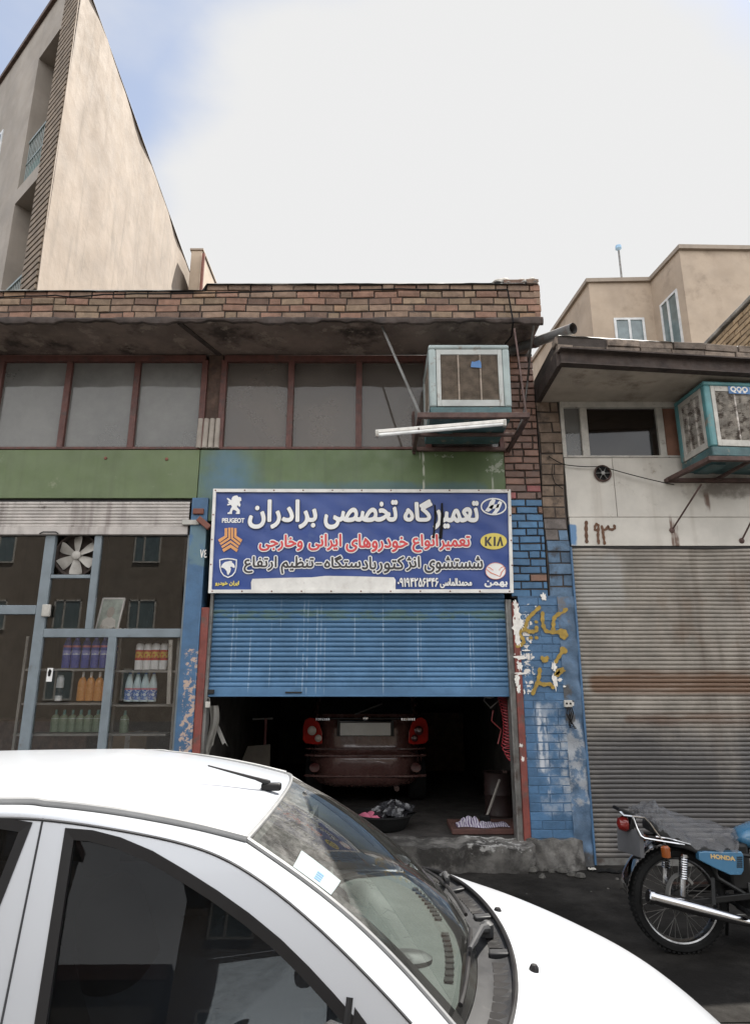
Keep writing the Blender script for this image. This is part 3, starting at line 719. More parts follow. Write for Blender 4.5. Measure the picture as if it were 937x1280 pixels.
m.bar((1.76, CY(1.77)-.01, 4.685), (7.2, CY(7.2)-.01, 4.685), .05, .15); m.bar((1.752, CY(1.77), 4.685), (1.752, 6.53, 4.685), .05, .15)
m.bar((1.74, CY(1.77)-.03, 4.618), (7.2, CY(7.2)-.03, 4.618), .09, .014); m.bar((1.74, CY(1.77)-.05, 4.755), (7.2, CY(7.2)-.05, 4.755), .11, .014)
lpart(m, 'canopy_beam', M['beam_dark'])
def pal_r(x, z, r): return tuple(Vector((.185, .145, .115))*r.uniform(.6, 1.3))
m = MB()
bricks(m, lambda s, d, z: (s, CY(s)-.02-d, z+.012*sin(s*2.3)), 1.74, 7.2, 4.77, 4.93, .33, .072, .010, pal_r, jit=.02)
bricks(m, lambda s, d, z: (1.745-d, s, z), CY(1.77), 6.5, 4.77, 4.93, .30, .072, .010, pal_r, jit=.018)
lpart(m, 'parapet', M['rubble'], origin=(3, 6.5, .1))
m = MB(); m.prism([(1.752, CY(1.77)-.008), (7.2, CY(7.2)-.008), (7.2, 6.6), (1.752, 6.6)], 4.765, 4.925, T=lambda x, y, z: (x, z, y)); lpart(m, 'parapet_core', M['mortar'])
m = MB()
def capr(u, v):
    x = 1.76+5.4*u; n = .012*sin(x*6)+.010*sin(x*15)+.008*sin(x*37); a = pi*v
    return (x, CY(x)+.10-.12*cos(a)+n*.5, 4.925+(.024+n*.7)*sin(a))
m.grid(capr, 160, 7); lpart(m, 'coping', M['roof_light'])
# masonry pier between the two buildings
m = MB()
def pal_m(x, z, r):
    if z < 3.30: return tuple(Vector((.085, .135, .20))*r.uniform(.7, 1.25)) if r.random() > .25 else tuple(Vector((.14, .12, .11))*r.uniform(.8, 1.2))
    return tuple(Vector((.185, .135, .10))*r.uniform(.75, 1.25))
bricks(m, lambda s, d, z: (s+.012*sin(z*5), 6.475-d, z), 1.735, 1.962, 2.52, 4.62, .27, .105, .012, pal_m, jit=.010)
lpart(m, 'masonry_pier', M['rubble'], origin=(3, 6.5, .1))
m = MB(); m.box(1.728, 1.965, 6.485, 6.56, 2.5, 4.62); lpart(m, 'pier_joints', M['mortar'])
m = MB()
m.grid(lambda u, v: (1.795+.172*u, 6.442+.008*sin(v*31+u*5)+.005*sin(v*77)+.022*u*u, .09+2.44*v), 8, 90, thick=(0, .08, 0)); lpart(m, 'plastered_pier', M['plaster_blue'])
m = MB(); m.box(1.966, 1.986, 6.452, 6.53, .12, 3.03); lpart(m, 'guide_rail', M['post_blue'], bevel=.003)
# white panels, window, shutter
zl, zm, zt = 3.045, pt(720, 647, F).z, pt(760, 573, F).z
xs_ = pt(768, 620, F).x
m = MB(); m.box(1.985, xs_-.002, 6.482, 6.54, zm+.003, zt); lpart(m, 'wall_panel', M['panel_white'], bevel=.003)
m = MB(); m.box(xs_+.002, 7.0, 6.480, 6.54, zm+.003, zt); lpart(m, 'wall_panel', M['panel_white'], bevel=.003)
m = MB(); m.box(1.988, 7.0, 6.476, 6.54, zl, zm-.003); o = lpart(m, 'wall_panel', M['panel_white'], bevel=.003); o['label'] = 'lower white panel with a brown painted number'
m = MB(); m.box(1.97, 7.0, 6.49, 6.53, 3.02, 3.047); lpart(m, 'shutter_gap', M['black_iron'])
m = MB()
xw = [pt(px, 540, F).x for px in (699, 705, 725, 734, 821, 829)]
m.box(1.974, xw[1], 6.47, 6.55, zt+.001, 4.60); m.box(xw[2], xw[3], 6.475, 6.55, zt+.022, 4.56); m.box(xw[4], xw[5], 6.475, 6.55, zt+.022, 4.56)
m.box(1.975, 4.1, 6.465, 6.55, 4.555, 4.622); m.box(xw[1], 4.1, 6.47, 6.55, zt, zt+.024); m.box(3.45, 7.0, 6.47, 6.55, zt+.024, 4.555)
wf = lpart(m, 'window', M['frame_white'], bevel=.004)
q = MB(); q.box(xw[1]-.005, xw[2]+.005, 6.505, 6.511, zt, 4.56); q.build('pane', M['dust_glass'], wf)
q = MB(); q.box(xw[3]-.005, xw[4]+.005, 6.515, 6.521, zt, 4.56); q.build('pane', glass('brown_film_glass', (.05, .04, .035), .10, (.12, .085, .065), .05), wf)
q = MB(); q.box(xw[5]-.005, 3.46, 6.505, 6.515, zt, 4.56); q.build('board', mat('red_brown_board', (.20, .10, .065), .7, var=.2, streak=.3), wf)
m = MB(); shutter(m, 1.987, 6.2, .17, 3.025, 6.507, .0414, 60, .009, .008, 9)
s2 = lpart(m, 'roller_shutter', M['shutter_steel'], recalc=False); s2['label'] = 'grey steel roller shutter with rust bands, closed'
m = MB(); m.box(1.987, 6.2, 6.49, 6.53, .10, .17); m.build('bottom_bar', M['rail_grey'], s2)
# number painted on the panel
zr = lambda x, y: (720+x/13.386, 640+y/13.386)
m = MB(); S3 = lambda l, w_=.027: stroke(m, [zr(*p) for p in l], w_, 6.4755)
S3([(165,168),(160,260),(166,400),(173,500)], .032); S3([(350,305),(312,308),(308,240),(335,195),(368,215),(366,300),(358,400),(372,522)], .025)
S3([(425,240),(440,320),(455,420),(472,528)], .025); S3([(445,300),(500,292),(528,228),(552,290),(605,295),(648,265),(632,228)], .026)
lpart(m, 'painted_number', M['graffiti_brown'])

# ------------------------------------------------------------------ tall building behind on the left
def wallT(C, D, s, z, d=0.0):
    "point on a vertical wall through C along D, d metres outwards (to the right of D looking along it reversed)"
    n = Vector((-D.y, D.x, 0))
    return Vector((C.x+D.x*s, C.y+D.y*s, z)) + n*d
d_ = ray(45.8, 365); t0 = 8.5/d_.y; C0 = Vector((d_.x*t0, 8.5, 0))
DS = Vector((-.04, 1, 0)).normalized(); DF = Vector((-sin(radians(49)), cos(radians(49)), 0))
TALL = thing('apartment_building', 'tall cream apartment building with bare rendered side wall and ribbed brown corner', 'building', (C0.x, C0.y, 0))
def quadwall(m, C, D, s0, s1, z0, z1, d0, d1):
    p = [wallT(C, D, s, z, d) for d in (d0, d1) for s, z in ((s0, z0), (s1, z0), (s1, z1), (s0, z1))]
    m.add(p, [(0,1,2,3),(7,6,5,4),(0,4,5,1),(1,5,6,2),(2,6,7,3),(3,7,4,0)])
m = MB(); 
def sidew(u, v):
    s = 22*u; zt_ = 13.45-.045*s+.02*sin(s*2)
    p = wallT(C0, DS, s, zt_*v, 0); p.x += .02*sin(s*1.9+v*5)+.01*sin(s*4+v*17); return p
m.grid(sidew, 60, 60, thick=(-.03, .03, 0)); m.build('side_wall', M['plaster_cream'], TALL)
m = MB()
def ledge(u, v):
    s = -.02+22*u; a = pi*v; p = wallT(C0, DS, s, 13.45-.045*s, 0); return p+Vector((.04*cos(a)-.02, 0, .04*sin(a)))
m.grid(ledge, 40, 6); m.build('roof_edge', M['render_grey'], TALL)
m = MB()
for s0, s1, z0, z1 in ((1.62, 9, 0, 13.9), (.66, 1.62, 12.9, 13.9), (.66, 1.62, 9.72, 10.02), (.66, 1.62, 6.7, 7.0), (.66, 1.62, 0, 4.0)): quadwall(m, C0, DF, s0, s1, z0, z1, -.3, 0)
m.build('front_wall', M['render_grey'], TALL)
m = MB(); quadwall(m, C0, DF, 0.6, 9.05, 13.9, 14.0, -.3, .06); m.build('cornice', M['wood_dark'], TALL)
m = MB()
z = 0.0
while z < 13.85:
    quadwall(m, C0, DF, .03, .655, z, z+.075, -.018, .022); z += .115
m.build('corner_tiles', M['tile_edge'], TALL)
m = MB(); quadwall(m, C0, DF, .03, .65, 0, 13.85, -.02, -.010); m.build('corner_joints', M['beam_dark'], TALL)
M['recess'] = mat('balcony_recess_wall', (.20, .165, .13), .9, var=.2, bump=.3)
for zb, ztp in ((7.0, 9.72), (10.02, 12.9)):
    m = MB(); quadwall(m, C0, DF, .75, 1.9, zb-.1, ztp+.1, -.62, -.55); quadwall(m, C0, DF, 1.63, 1.75, zb, ztp, -.55, -.3)
    quadwall(m, C0, DF, .75, 1.7, zb-.12, zb-.001, -.55, -.3); quadwall(m, C0, DF, .75, 1.7, ztp+.001, ztp+.12, -.55, -.3)
    bal = m.build('balcony', M['recess'], TALL)
    m = MB()
    for k in range(13):
        s = .70+.075*k; m.bar(wallT(C0, DF, s, zb+.05, -.08), wallT(C0, DF, s, zb+1.0, -.08), .012, .012)
    m.bar(wallT(C0, DF, .66, zb+1.02, -.08), wallT(C0, DF, 1.62, zb+1.02, -.08), .045, .04); m.bar(wallT(C0, DF, .66, zb+.55, -.08), wallT(C0, DF, 1.62, zb+.55, -.08), .03, .03)
    m.build('railing', M['rail_white'], bal)
    m = MB(); quadwall(m, C0, DF, .67, 1.61, zb+.06, zb+.52, -.14, -.12); m.build('railing_panel', M['balcony_green'], bal)
m = MB(); quadwall(m, C0, DF, 3.0, 4.2, 10.9, 12.2, -.2, .02); w_ = m.build('window', M['bg_frame'], TALL)
m = MB(); quadwall(m, C0, DF, 3.07, 4.13, 10.97, 12.13, .021, .024); m.build('pane', M['bg_glass'], w_)
m = MB(); q = wallT(C0, DF, 8.8, 0); m.add([(C0.x-.31, C0.y+.35, 13.3), (q.x, q.y, 13.3), (q.x-2, q.y+14, 12.6), (C0.x-1.2, C0.y+22, 12.4)], [(0, 1, 2, 3)])
m.build('roof', M['roof_dark'], TALL)
# chimney stub that peeps over the parapet
m = MB(); a, b = pt(237, 340, 15.5), pt(251, 340, 15.5); zt1 = pt(240, 313, 15.5).z
CH = thing('chimney', 'square tan chimney peeping over the brick parapet beside the tall cream wall', 'chimney', (a.x+.3, 15.8, 0))
m.box(a.x, b.x, 15.5, 17.6, 0, zt1); m.build('shaft', M['plaster_beige'], CH, bevel=.02)
m = MB(); m.box(a.x-.03, b.x+.03, 15.47, 17.63, zt1, zt1+.05); m.build('cap', M['plaster_cream'], CH)
m = MB(); m.tube([(b.x+.06, 15.45, 3), (b.x+.06, 15.45, zt1-.15)], .045, 8); m.build('pipe', M['rust_red'], CH)

# ------------------------------------------------------------------ beige flats behind on the right, yellow brick neighbour
BE = thing('apartment_building', 'beige rendered apartment block with two white-framed windows, seen over the low workshop roof', 'building', (7.5, 16, 0))
th = radians(-5.5); ex_, ey_ = Vector((cos(th), -sin(th)*-1, 0)), Vector((-.10, 1, 0)).normalized()
ex_ = Vector((1, .02, 0)).normalized()
pB = pt(848, 312, 14.0); HB = pB.z
def far_at(px, py):                       # corner of the roofline at the block's own height
    d = ray(px, py); t = (HB-EYE)/d.z; return Vector((d.x*t, d.y*t, 0))
p1, p2, p3 = far_at(735, 353), far_at(812, 352), Vector((pB.x, pB.y, 0))
def slab(m, a, b, z0, z1, th_):
    a, b = Vector(a), Vector(b); d = (b-a).normalized(); n = Vector((-d.y, d.x, 0))*th_
    m.add([(a.x, a.y, z0), (b.x, b.y, z0), (b.x+n.x, b.y+n.y, z0), (a.x+n.x, a.y+n.y, z0), (a.x, a.y, z1), (b.x, b.y, z1), (b.x+n.x, b.y+n.y, z1), (a.x+n.x, a.y+n.y, z1)],
          [(0,3,2,1),(4,5,6,7),(0,1,5,4),(1,2,6,5),(2,3,7,6),(3,0,4,7)])
p0 = p1+ey_*11; p4 = p3+ex_*9; p5 = p4+ey_*12
m = MB(); poly = [(p.x, p.y) for p in (p0, p1, p2, p3, p4, p5)]
m.prism(poly, 0, HB, T=lambda x, y, z: (x, z, y)); wl = m.build('wall', M['plaster_beige'], BE)
m = MB(); poly2 = []
cx_, cy_ = sum(p[0] for p in poly)/6, sum(p[1] for p in poly)/6
for x, y in poly:
    v = Vector((x-cx_, y-cy_)); v = v.normalized()*.10; poly2.append((x+v.x, y+v.y))
m.prism(poly2, HB-.02, HB+.09, T=lambda x, y, z: (x, z, y)); m.build('coping', M['plaster_cream'], BE)
def farwin(a, b, f0, f1, z0, z1, split=.5):
    a, b = Vector(a), Vector(b); d = (b-a).normalized(); n = Vector((d.y, -d.x, 0)); L_ = (b-a).length
    q0, q1 = a+d*L_*f0, a+d*L_*f1
    m = MB(); fw = .06
    def br(s0, s1, zz0, zz1, o0, o1):
        k0, k1 = q0+(q1-q0)*s0, q0+(q1-q0)*s1
        c = [(p.x+n.x*o, p.y+n.y*o, z) for o in (o0, o1) for p, z in ((k0, zz0), (k1, zz0), (k1, zz1), (k0, zz1))]
        m.add(c, [(0,1,2,3),(7,6,5,4),(0,4,5,1),(1,5,6,2),(2,6,7,3),(3,7,4,0)])
    W_ = (q1-q0).length; e = fw/W_
    br(0, 1, z0, z0+fw, -.1, .03); br(0, 1, z1-fw, z1, -.1, .03); br(0, e, z0+fw, z1-fw, -.1, .03); br(1-e, 1, z0+fw, z1-fw, -.1, .03); br(split-e/2, split+e/2, z0+fw, z1-fw, -.1, .03)
    w1 = m.build('window', M['bg_frame'], BE); m = MB(); br(e*.5, 1-e*.5, z0+fw*.5, z1-fw*.5, -.09, .005); m.build('pane', M['bg_glass'], w1)
    m = MB(); br(-.04, 1.04, z0-.05, z0-.002, -.05, .08); m.build('sill', M['plaster_cream'], w1)
def on_wall(px, py, a, b):
    d = ray(px, py); e = b-a; det = -d.x*e.y+e.x*d.y; t = (-a.x*e.y+e.x*a.y)/det; s = (d.x*a.y-d.y*a.x)/det; return s, EYE+d.z*t
s0, z1w = on_wall(766, 398, p1, p2); s1, _ = on_wall(804, 398, p1, p2); farwin(p1, p2, s0, s1, z1w-1.3, z1w)
s0, za = on_wall(825, 384, p2, p3); s1, zb_ = on_wall(847, 372, p2, p3); farwin(p2, p3, s0, s1, za-1.45, za+.05, .45)
m = MB(); a = p2.lerp(p3, .98); m.tube([(a.x-.08, a.y-.12, 4), (a.x-.08, a.y-.12, HB-3.2), (a.x-.08, a.y+.05, HB-3.0)], .05, 8); m.build('drainpipe', M['frame_white'], BE)
LP = thing('roof_lamp', 'thin pole with a small lamp head on the beige roof', 'lamp', far_at(797, 352)+Vector((0, 1, HB)))
a = far_at(797, 352)+Vector((0, 1, HB))
m = MB(); m.tube([a, a+Vector((0, 0, 1.75))], .028, 6); m.build('pole', M['rail_grey'], LP)
m = MB(); m.lathe([(.02, 0), (.09, .06), (.08, .16), (.02, .2)], a+Vector((.0, 0, 1.7)), 'z', 10); m.build('lamp_head', mat('pale_blue_lamp', (.25, .4, .55), .4), LP)
BR = thing('brick_building', 'yellow brick building whose sloping wall edge rises behind the workshop canopy', 'building', (5.2, 9, 0))
m = MB()
def pal_y(x, z, r): return tuple(Vector((.33, .235, .14))*r.uniform(.8, 1.15))
bricks(m, lambda s, d, z: (4.53-d, s, z), 6.95, 11.5, 4.6, 6.16, .21, .062, .012, pal_y, jit=.006)
bricks(m, lambda s, d, z: (s, 6.95-d, z), 4.53, 8.0, 4.6, 6.16, .21, .062, .012, pal_y, jit=.006)
m.build('brick_wall', M['brick'], BR, origin=(5.2, 9, 0))
m = MB(); m.box(4.54, 8.0, 6.96, 12, 0, 6.15); m.build('wall', M['mortar'], BR)
m = MB(); m.box(4.50, 8.0, 6.92, 12, 6.165, 6.22); m.build('coping', M['concrete'], BR, bevel=.01)

# ------------------------------------------------------------------ houses across the street (seen in the glass)
def street_house(x0, x1, h, y, wallmat, lab, cols, z_list, ww=1.3, wh=1.35):
    H_ = thing('street_house', lab, 'house', ((x0+x1)/2, y-4, 0))
    m = MB(); m.box(x0, x1, y-8, y, 0, h); m.build('wall', wallmat, H_)
    m = MB(); m.box(x0-.15, x1+.15, y-8.1, y+.22, h, h+.35); m.build('cornice', M['frame_red'], H_)
    for z in z_list:
        for k in range(cols):
            xc = x0+(x1-x0)*(k+.5)/cols
            m = MB(); m.box(xc-ww/2, xc-ww/2+.07, y-.05, y+.05, z, z+wh); m.box(xc+ww/2-.07, xc+ww/2, y-.05, y+.05, z, z+wh); m.box(xc-.2, xc-.12, y-.05, y+.05, z, z+wh)
            m.box(xc-ww/2, xc+ww/2, y-.05, y+.05, z+wh-.07, z+wh); m.box(xc-ww/2, xc+ww/2, y-.05, y+.08, z-.07, z)
            f = m.build('window', M['frame_white'], H_); m = MB(); m.box(xc-ww/2+.05, xc+ww/2-.05, y-.02, y+.01, z, z+wh-.05); m.build('pane', M['bg_glass'], f)
street_house(-3.4, 7.5, 8.5, -18, mat('tan_brick_front', (.17, .125, .085), .9, var=.15, vs=2, streak=.3, stcol=(.15, .10, .07)), 'tan brick house across the street with a red cornice', 4, (1.2, 4.2, 7.2))
street_house(-9.0, -3.7, 6.3, -18.5, mat('grey_render_front', (.15, .135, .115), .9, var=.15, vs=2, streak=.3, stcol=(.10, .09, .08)), 'low grey house across the street', 2, (1.0, 3.9))
street_house(-27, -9.3, 12.5, -18.2, mat('brown_render_front', (.17, .14, .11), .9, var=.15, vs=2, streak=.3, stcol=(.10, .08, .07)), 'tall brown house across the street', 5, (1.0, 4.2, 7.4))
street_house(7.8, 22, 8.8, -18.3, mat('sand_render_front', (.26, .215, .165), .9, var=.15, vs=2, streak=.3, stcol=(.2, .16, .13)), 'sand coloured house across the street', 4, (1.0, 3.8, 6.4))
# ------------------------------------------------------------------ banner sign
YS = 6.40
SG = thing('shop_sign', 'blue vinyl sign with Persian lettering and car emblems above the blue shutter', 'sign', (-.14, YS, 2.58))
sp = lambda x, y, dy=0.0: pt(x, y, YS+dy)
M['vinyl_blue'] = mat('blue_vinyl', (.034, .066, .225), .38, var=.08, vs=2, dirt=(.09, .13, .28), dlo=.60, dhi=.78, dsc=1.7, bump=.22, bsc=5, spec=.4)
M['sign_white'] = mat('white_vinyl', (.72, .71, .69), .5, var=.06, vs=6)
M['sign_red'] = mat('red_vinyl', (.56, .055, .06), .5, var=.08)
M['sign_black'] = mat('black_vinyl', (.035, .03, .03), .5)
M['sign_orange'] = mat('orange_vinyl', (.62, .29, .10), .5, var=.06)
M['sign_yellow'] = mat('yellow_vinyl', (.62, .50, .10), .5, var=.06)
def qb(cs, u, v, y):
    a = cs[0].lerp(cs[1], u); b = cs[3].lerp(cs[2], u); p = a.lerp(b, v); return Vector((p.x, y, p.z))
cs = [sp(268.5, 613), sp(636, 614), sp(639.5, 739.5), sp(262.5, 740)]
m = MB()
def vin(u, v):
    p = qb(cs, u, v, YS); p.y += .0035*sin(u*21+v*9)*sin(v*5+u*3)+.002*sin(u*50-v*30); return p
m.grid(vin, 90, 30, thick=(0, .004, 0)); m.build('banner', M['vinyl_blue'], SG)
m = MB(); o_ = [sp(267.2, 611.6), sp(637.4, 612.6), sp(641, 741.3), sp(261, 741.6)]; i_ = [sp(270.6, 615.6), sp(634, 616.6), sp(636.6, 736.8), sp(265, 737.4)]
for k in range(4):
    a, b, c, d = o_[k], o_[(k+1) % 4], i_[(k+1) % 4], i_[k]
    fr_ = [(p.x, YS-.022, p.z) for p in (a, b, c, d)]; bk = [(p.x, YS+.02, p.z) for p in (a, b, c, d)]
    m.add(fr_+bk, [(0,1,2,3),(7,6,5,4),(0,4,5,1),(1,5,6,2),(2,6,7,3),(3,7,4,0)])
m.build('frame', mat('white_painted_batten', (.66, .64, .60), .6, var=.12, dirt=(.3, .25, .2), dlo=.6, dhi=.75, dsc=8), SG)
m = MB()
for k in range(11):
    for q in (sp(270+36.4*k, 613.6), sp(266+37*k, 739.4)): m.lathe([(.008, -.0), (.007, -.005), (.001, -.006)], (q.x, YS-.022, q.z), 'y', 7)
for k in range(1, 4):
    for q in (sp(268.8-1.5*k, 613+31*k), sp(636+1*k, 614+31*k)): m.lathe([(.008, -.0), (.007, -.005), (.001, -.006)], (q.x, YS-.022, q.z), 'y', 7)
m.build('screws', M['rust_red'], SG)
zL = lambda x, y: (265+x/7.496, 610+y/7.496)
zM = lambda x, y: (390+x/7.208, 610+y/7.208)
zR = lambda x, y: (500+x/6.462, 610+y/6.462)
def words_(name, lst, core, outl, off, boldoff, dy=.010, ):
    mo, mc = MB(), MB()
    for body, px0, px1, py0, py1 in lst:
        a, b = sp(px0, py1), sp(px1, py0); s = shape(body)
        for q, o2, yy, tgt in ((outl, off, YS-dy, mo), (core, boldoff, YS-dy-.0030, mc)):
            t = text_mesh(s, a.x+boldoff, b.x-boldoff, a.z+boldoff, b.z-boldoff, yy, off=o2); tgt.add(t.v, t.f)
    mo.build('lettering_edge', outl, SG, recalc=False); o = mc.build('lettering', core, SG, recalc=False); return o
words_('t', [('برادران', 309.7, 397, 624.7, 661.4), ('تخصصی', 404.6, 496.8, 625.3, 662), ('گاه', 504, 540, 624.5, 652.6), ('تعمیر', 541, 597.5, 626.5, 662.6)], M['sign_white'], M['sign_black'], .0145, .0095)['label'] = 'large white headline'
words_('t', [('تعمیر', 548.5, 587, 670, 688.5), ('انواع', 515, 547, 668, 691), ('خودروهای', 432, 509.5, 667.5, 690.5), ('ایرانی', 385, 427, 667.5, 688.5), ('وخارجی', 323.5, 379, 668.5, 689)], M['sign_red'], M['sign_white'], .0155, .0045)['label'] = 'red line with white edge'
words_('t', [('شستشوی', 530, 602.5, 695.5, 716.5), ('انژ', 507, 524.5, 695.5, 714), ('کتور', 470.5, 505, 695.5, 717), ('باد', 452, 470, 696, 716), ('ستگاه', 405, 451, 694.5, 710), ('-', 394.5, 402.5, 704, 706), ('تنظیم', 351, 392.5, 695.5, 717.5), ('ارتفاع', 304.5, 346.5, 695.5, 716.5)], M['sign_black'], M['sign_white'], .0145, .0035)['label'] = 'black line with white edge'
words_('t', [('محمدالماسی', 549.5, 589, 723, 735.5), ('۰۹۱۹۴۲۵۶۳۴۶', 496.5, 547.5, 722.5, 734)], M['sign_white'], M['sign_black'], .006, .003)['label'] = 'small white name and phone number'
YE = YS-.010
def poly_(m, z_, pts_, y=None, dpt=.002):
    y = YE if y is None else y
    m.prism([((q := sp(*z_(*p))).x, q.z) for p in pts_], y, y+dpt)
def ell(cx, cy, rx, ry, n=40): return [(cx+rx*cos(2*pi*k/n), cy+ry*sin(2*pi*k/n)) for k in range(n)]
def ring(m, z_, cx, cy, rx, ry, wd, y=None, n=48):
    y = YE if y is None else y
    a = ell(cx, cy, rx, ry, n); b = ell(cx, cy, rx-wd, ry-wd, n)
    for k in range(n):
        j = (k+1) % n; poly_(m, z_, [a[k], a[j], b[j], b[k]], y)
m = MB()   # rearing lion
poly_(m, zL, [(195,85),(215,74),(238,72),(250,88),(262,86),(275,95),(278,125),(266,122),(262,140),(270,160),(262,180),(245,170),(238,158),(236,180),(252,198),(262,208),(262,246),(226,246),(226,234),(238,226),(222,212),(200,205),(190,222),(190,246),(148,246),(148,234),(166,226),(178,196),(190,178),(180,160),(146,166),(144,152),(164,150),(150,132),(162,128),(174,138),(140,104),(148,94),(166,106),(186,118),(186,102)])
a, b = sp(*zL(97, 327)), sp(*zL(305, 286)); t = text_mesh('PEUGEOT', a.x, b.x, a.z, b.z, YE, off=.0025); m.add(t.v, t.f)
m.build('emblem', M['sign_white'], SG, recalc=False)['label'] = 'white rearing lion with lettering'
m = MB()
for poly in ([(120,378),(146,378),(146,462),(74,512),(58,486),(120,450)], [(208,378),(232,378),(232,450),(286,486),(272,514),(208,462)],
             [(154,374),(174,374),(174,478),(84,538),(74,520),(154,468)], [(180,374),(200,374),(200,468),(268,520),(258,540),(180,478)],
             [(176,492),(252,546),(244,566),(176,516),(98,566),(88,548)], [(176,530),(246,576),(232,602),(176,562),(112,602),(98,576)]): poly_(m, zL, poly)
m.build('emblem', M['sign_orange'], SG, recalc=False)['label'] = 'orange three-armed chevron'
m = MB()
sh_o = [(70,672),(110,662),(153,658),(196,662),(236,672),(234,740),(222,790),(195,825),(153,845),(110,825),(84,790),(72,740)]
sh_i = [(153+(x-153)*.88, 748+(y-748)*.88) for x, y in sh_o]
for k in range(12):
    j = (k+1) % 12; poly_(m, zL, [sh_o[k], sh_o[j], sh_i[j], sh_i[k]])
poly_(m, zL, [(84,745),(100,715),(125,695),(150,690),(172,684),(190,688),(188,698),(205,712),(218,735),(214,750),(200,748),(185,738),(172,742),(180,760),(172,790),(155,816),(145,812),(140,780),(118,756),(100,748)])
m.build('emblem', M['sign_white'], SG, recalc=False)['label'] = 'white horse head on a shield'
m = MB(); a, b = sp(*zL(34, 918)), sp(*zL(255, 874)); t = text_mesh(shape('ایران خودرو'), a.x, b.x, a.z, b.z, YE, off=.003); m.add(t.v, t.f)
m.build('lettering', M['sign_yellow'], SG, recalc=False)['label'] = 'small yellow lettering under the horse shield'
m = MB(); ring(m, zR, 752, 152, 105, 70, 11)
for poly in ([(682,186),(712,194),(742,172),(757,130),(768,98),(740,92),(722,112),(708,150)], [(735,212),(772,212),(797,180),(822,120),(800,104),(788,116),(775,150),(758,186)], [(712,160),(735,140),(790,132),(800,128),(792,160),(765,166),(730,172)]): poly_(m, zR, poly)
m.build('emblem', M['sign_white'], SG, recalc=False)['label'] = 'white slanted H in an oval'
m = MB(); poly_(m, zR, ell(752, 432, 107, 66), YE); ov = m.build('emblem', M['sign_yellow'], SG, recalc=False); ov['label'] = 'yellow oval with black letters'
m = MB(); y2 = YE-.0022
for poly in ([(682,396),(698,396),(698,470),(682,470)], [(698,428),(720,396),(738,396),(712,432),(740,470),(720,470),(698,440)], [(752,396),(768,396),(768,470),(752,470)], [(776,470),(800,396),(812,396),(830,470),(814,470),(805,426),(792,470)]): poly_(m, zR, poly, y2)
m.build('lettering', M['sign_black'], ov, recalc=False)
m = MB(); poly_(m, zR, ell(768, 672, 82, 68), YE); ov = m.build('emblem', M['sign_white'], SG, recalc=False); ov['label'] = 'white disc with thin red wing lines'
m = MB(); ring(m, zR, 768, 672, 82, 68, 4, y2)
for poly in ([(692,652),(730,682),(800,712),(800,718),(726,690),(692,660)], [(846,640),(812,680),(800,718),(808,718),(820,684),(848,648)], [(700,640),(720,640),(752,664),(746,668),(716,646)], [(812,640),(838,632),(838,638),(810,650),(798,668),(794,664)]): poly_(m, zR, poly, y2)
m.build('wing_lines', mat('pale_red_vinyl', (.60, .22, .16), .5), ov, recalc=False)
m = MB(); a, b = sp(*zR(682, 800)), sp(*zR(860, 752)); t = text_mesh(shape('بهمن'), a.x, b.x, a.z, b.z, YE, off=.004); m.add(t.v, t.f)
m.build('lettering', M['sign_white'], SG, recalc=False)['label'] = 'small white lettering under the disc'
m = MB(); poly_(m, zM, [(-535,100+720),(-300,812),(0,806),(120,793),(300,795),(500,800),(735,806),(752,830),(750,946),(0,950),(-545,946),(-548,850)], YE)
m.build('blanked_panel', mat('white_overpaint', (.66, .64, .60), .6, var=.1, vs=5, dirt=(.5, .47, .43), dsc=4), SG, recalc=False)['label'] = 'white patch painted over old text'
m = MB(); poly_(m, zR, [(272,135),(284,140),(290,230),(282,330),(276,410),(258,408),(266,340),(274,240)], YS-.0165); poly_(m, zR, [(328,125),(342,125),(348,230),(344,330),(336,412),(308,410),(318,330),(326,230)], YS-.0165)
m.build('tear', M['cable'], SG, recalc=False)['label'] = 'two dark vertical tears'

# ------------------------------------------------------------------ evaporative coolers
M['cooler_paint'] = mat('pale_blue_grey_cooler_paint', (.275, .32, .31), .55, var=.14, vs=5, dirt=(.17, .12, .09), dlo=.58, dhi=.72, dsc=7, streak=.2, bump=.1)
M['cooler_teal'] = mat('teal_cooler_paint', (.075, .205, .215), .5, var=.2, vs=5, dirt=(.22, .15, .11), dlo=.57, dhi=.70, dsc=6, streak=.4, stcol=(.24, .23, .2), bump=.1)
M['cooler_base'] = mat('dark_teal_tray', (.05, .105, .11), .55, var=.3, vs=6, dirt=(.30, .24, .18), dlo=.56, dhi=.68, dsc=6, bump=.2)
M['louvre'] = mat('dusty_louvre', (.25, .205, .165), .9, var=.3, vs=12, bump=.3)
M['louvre_pale'] = mat('scaled_louvre', (.46, .425, .38), .9, var=.4, vs=14, dirt=(.12, .095, .08), dlo=.46, dhi=.62, dsc=12, bump=.5)
M['bracket'] = mat('rusty_angle_iron', (.085, .05, .042), .8, var=.3, vs=9, bump=.3)
M['sticker_blue'] = mat('blue_sticker', (.055, .15, .33), .5)
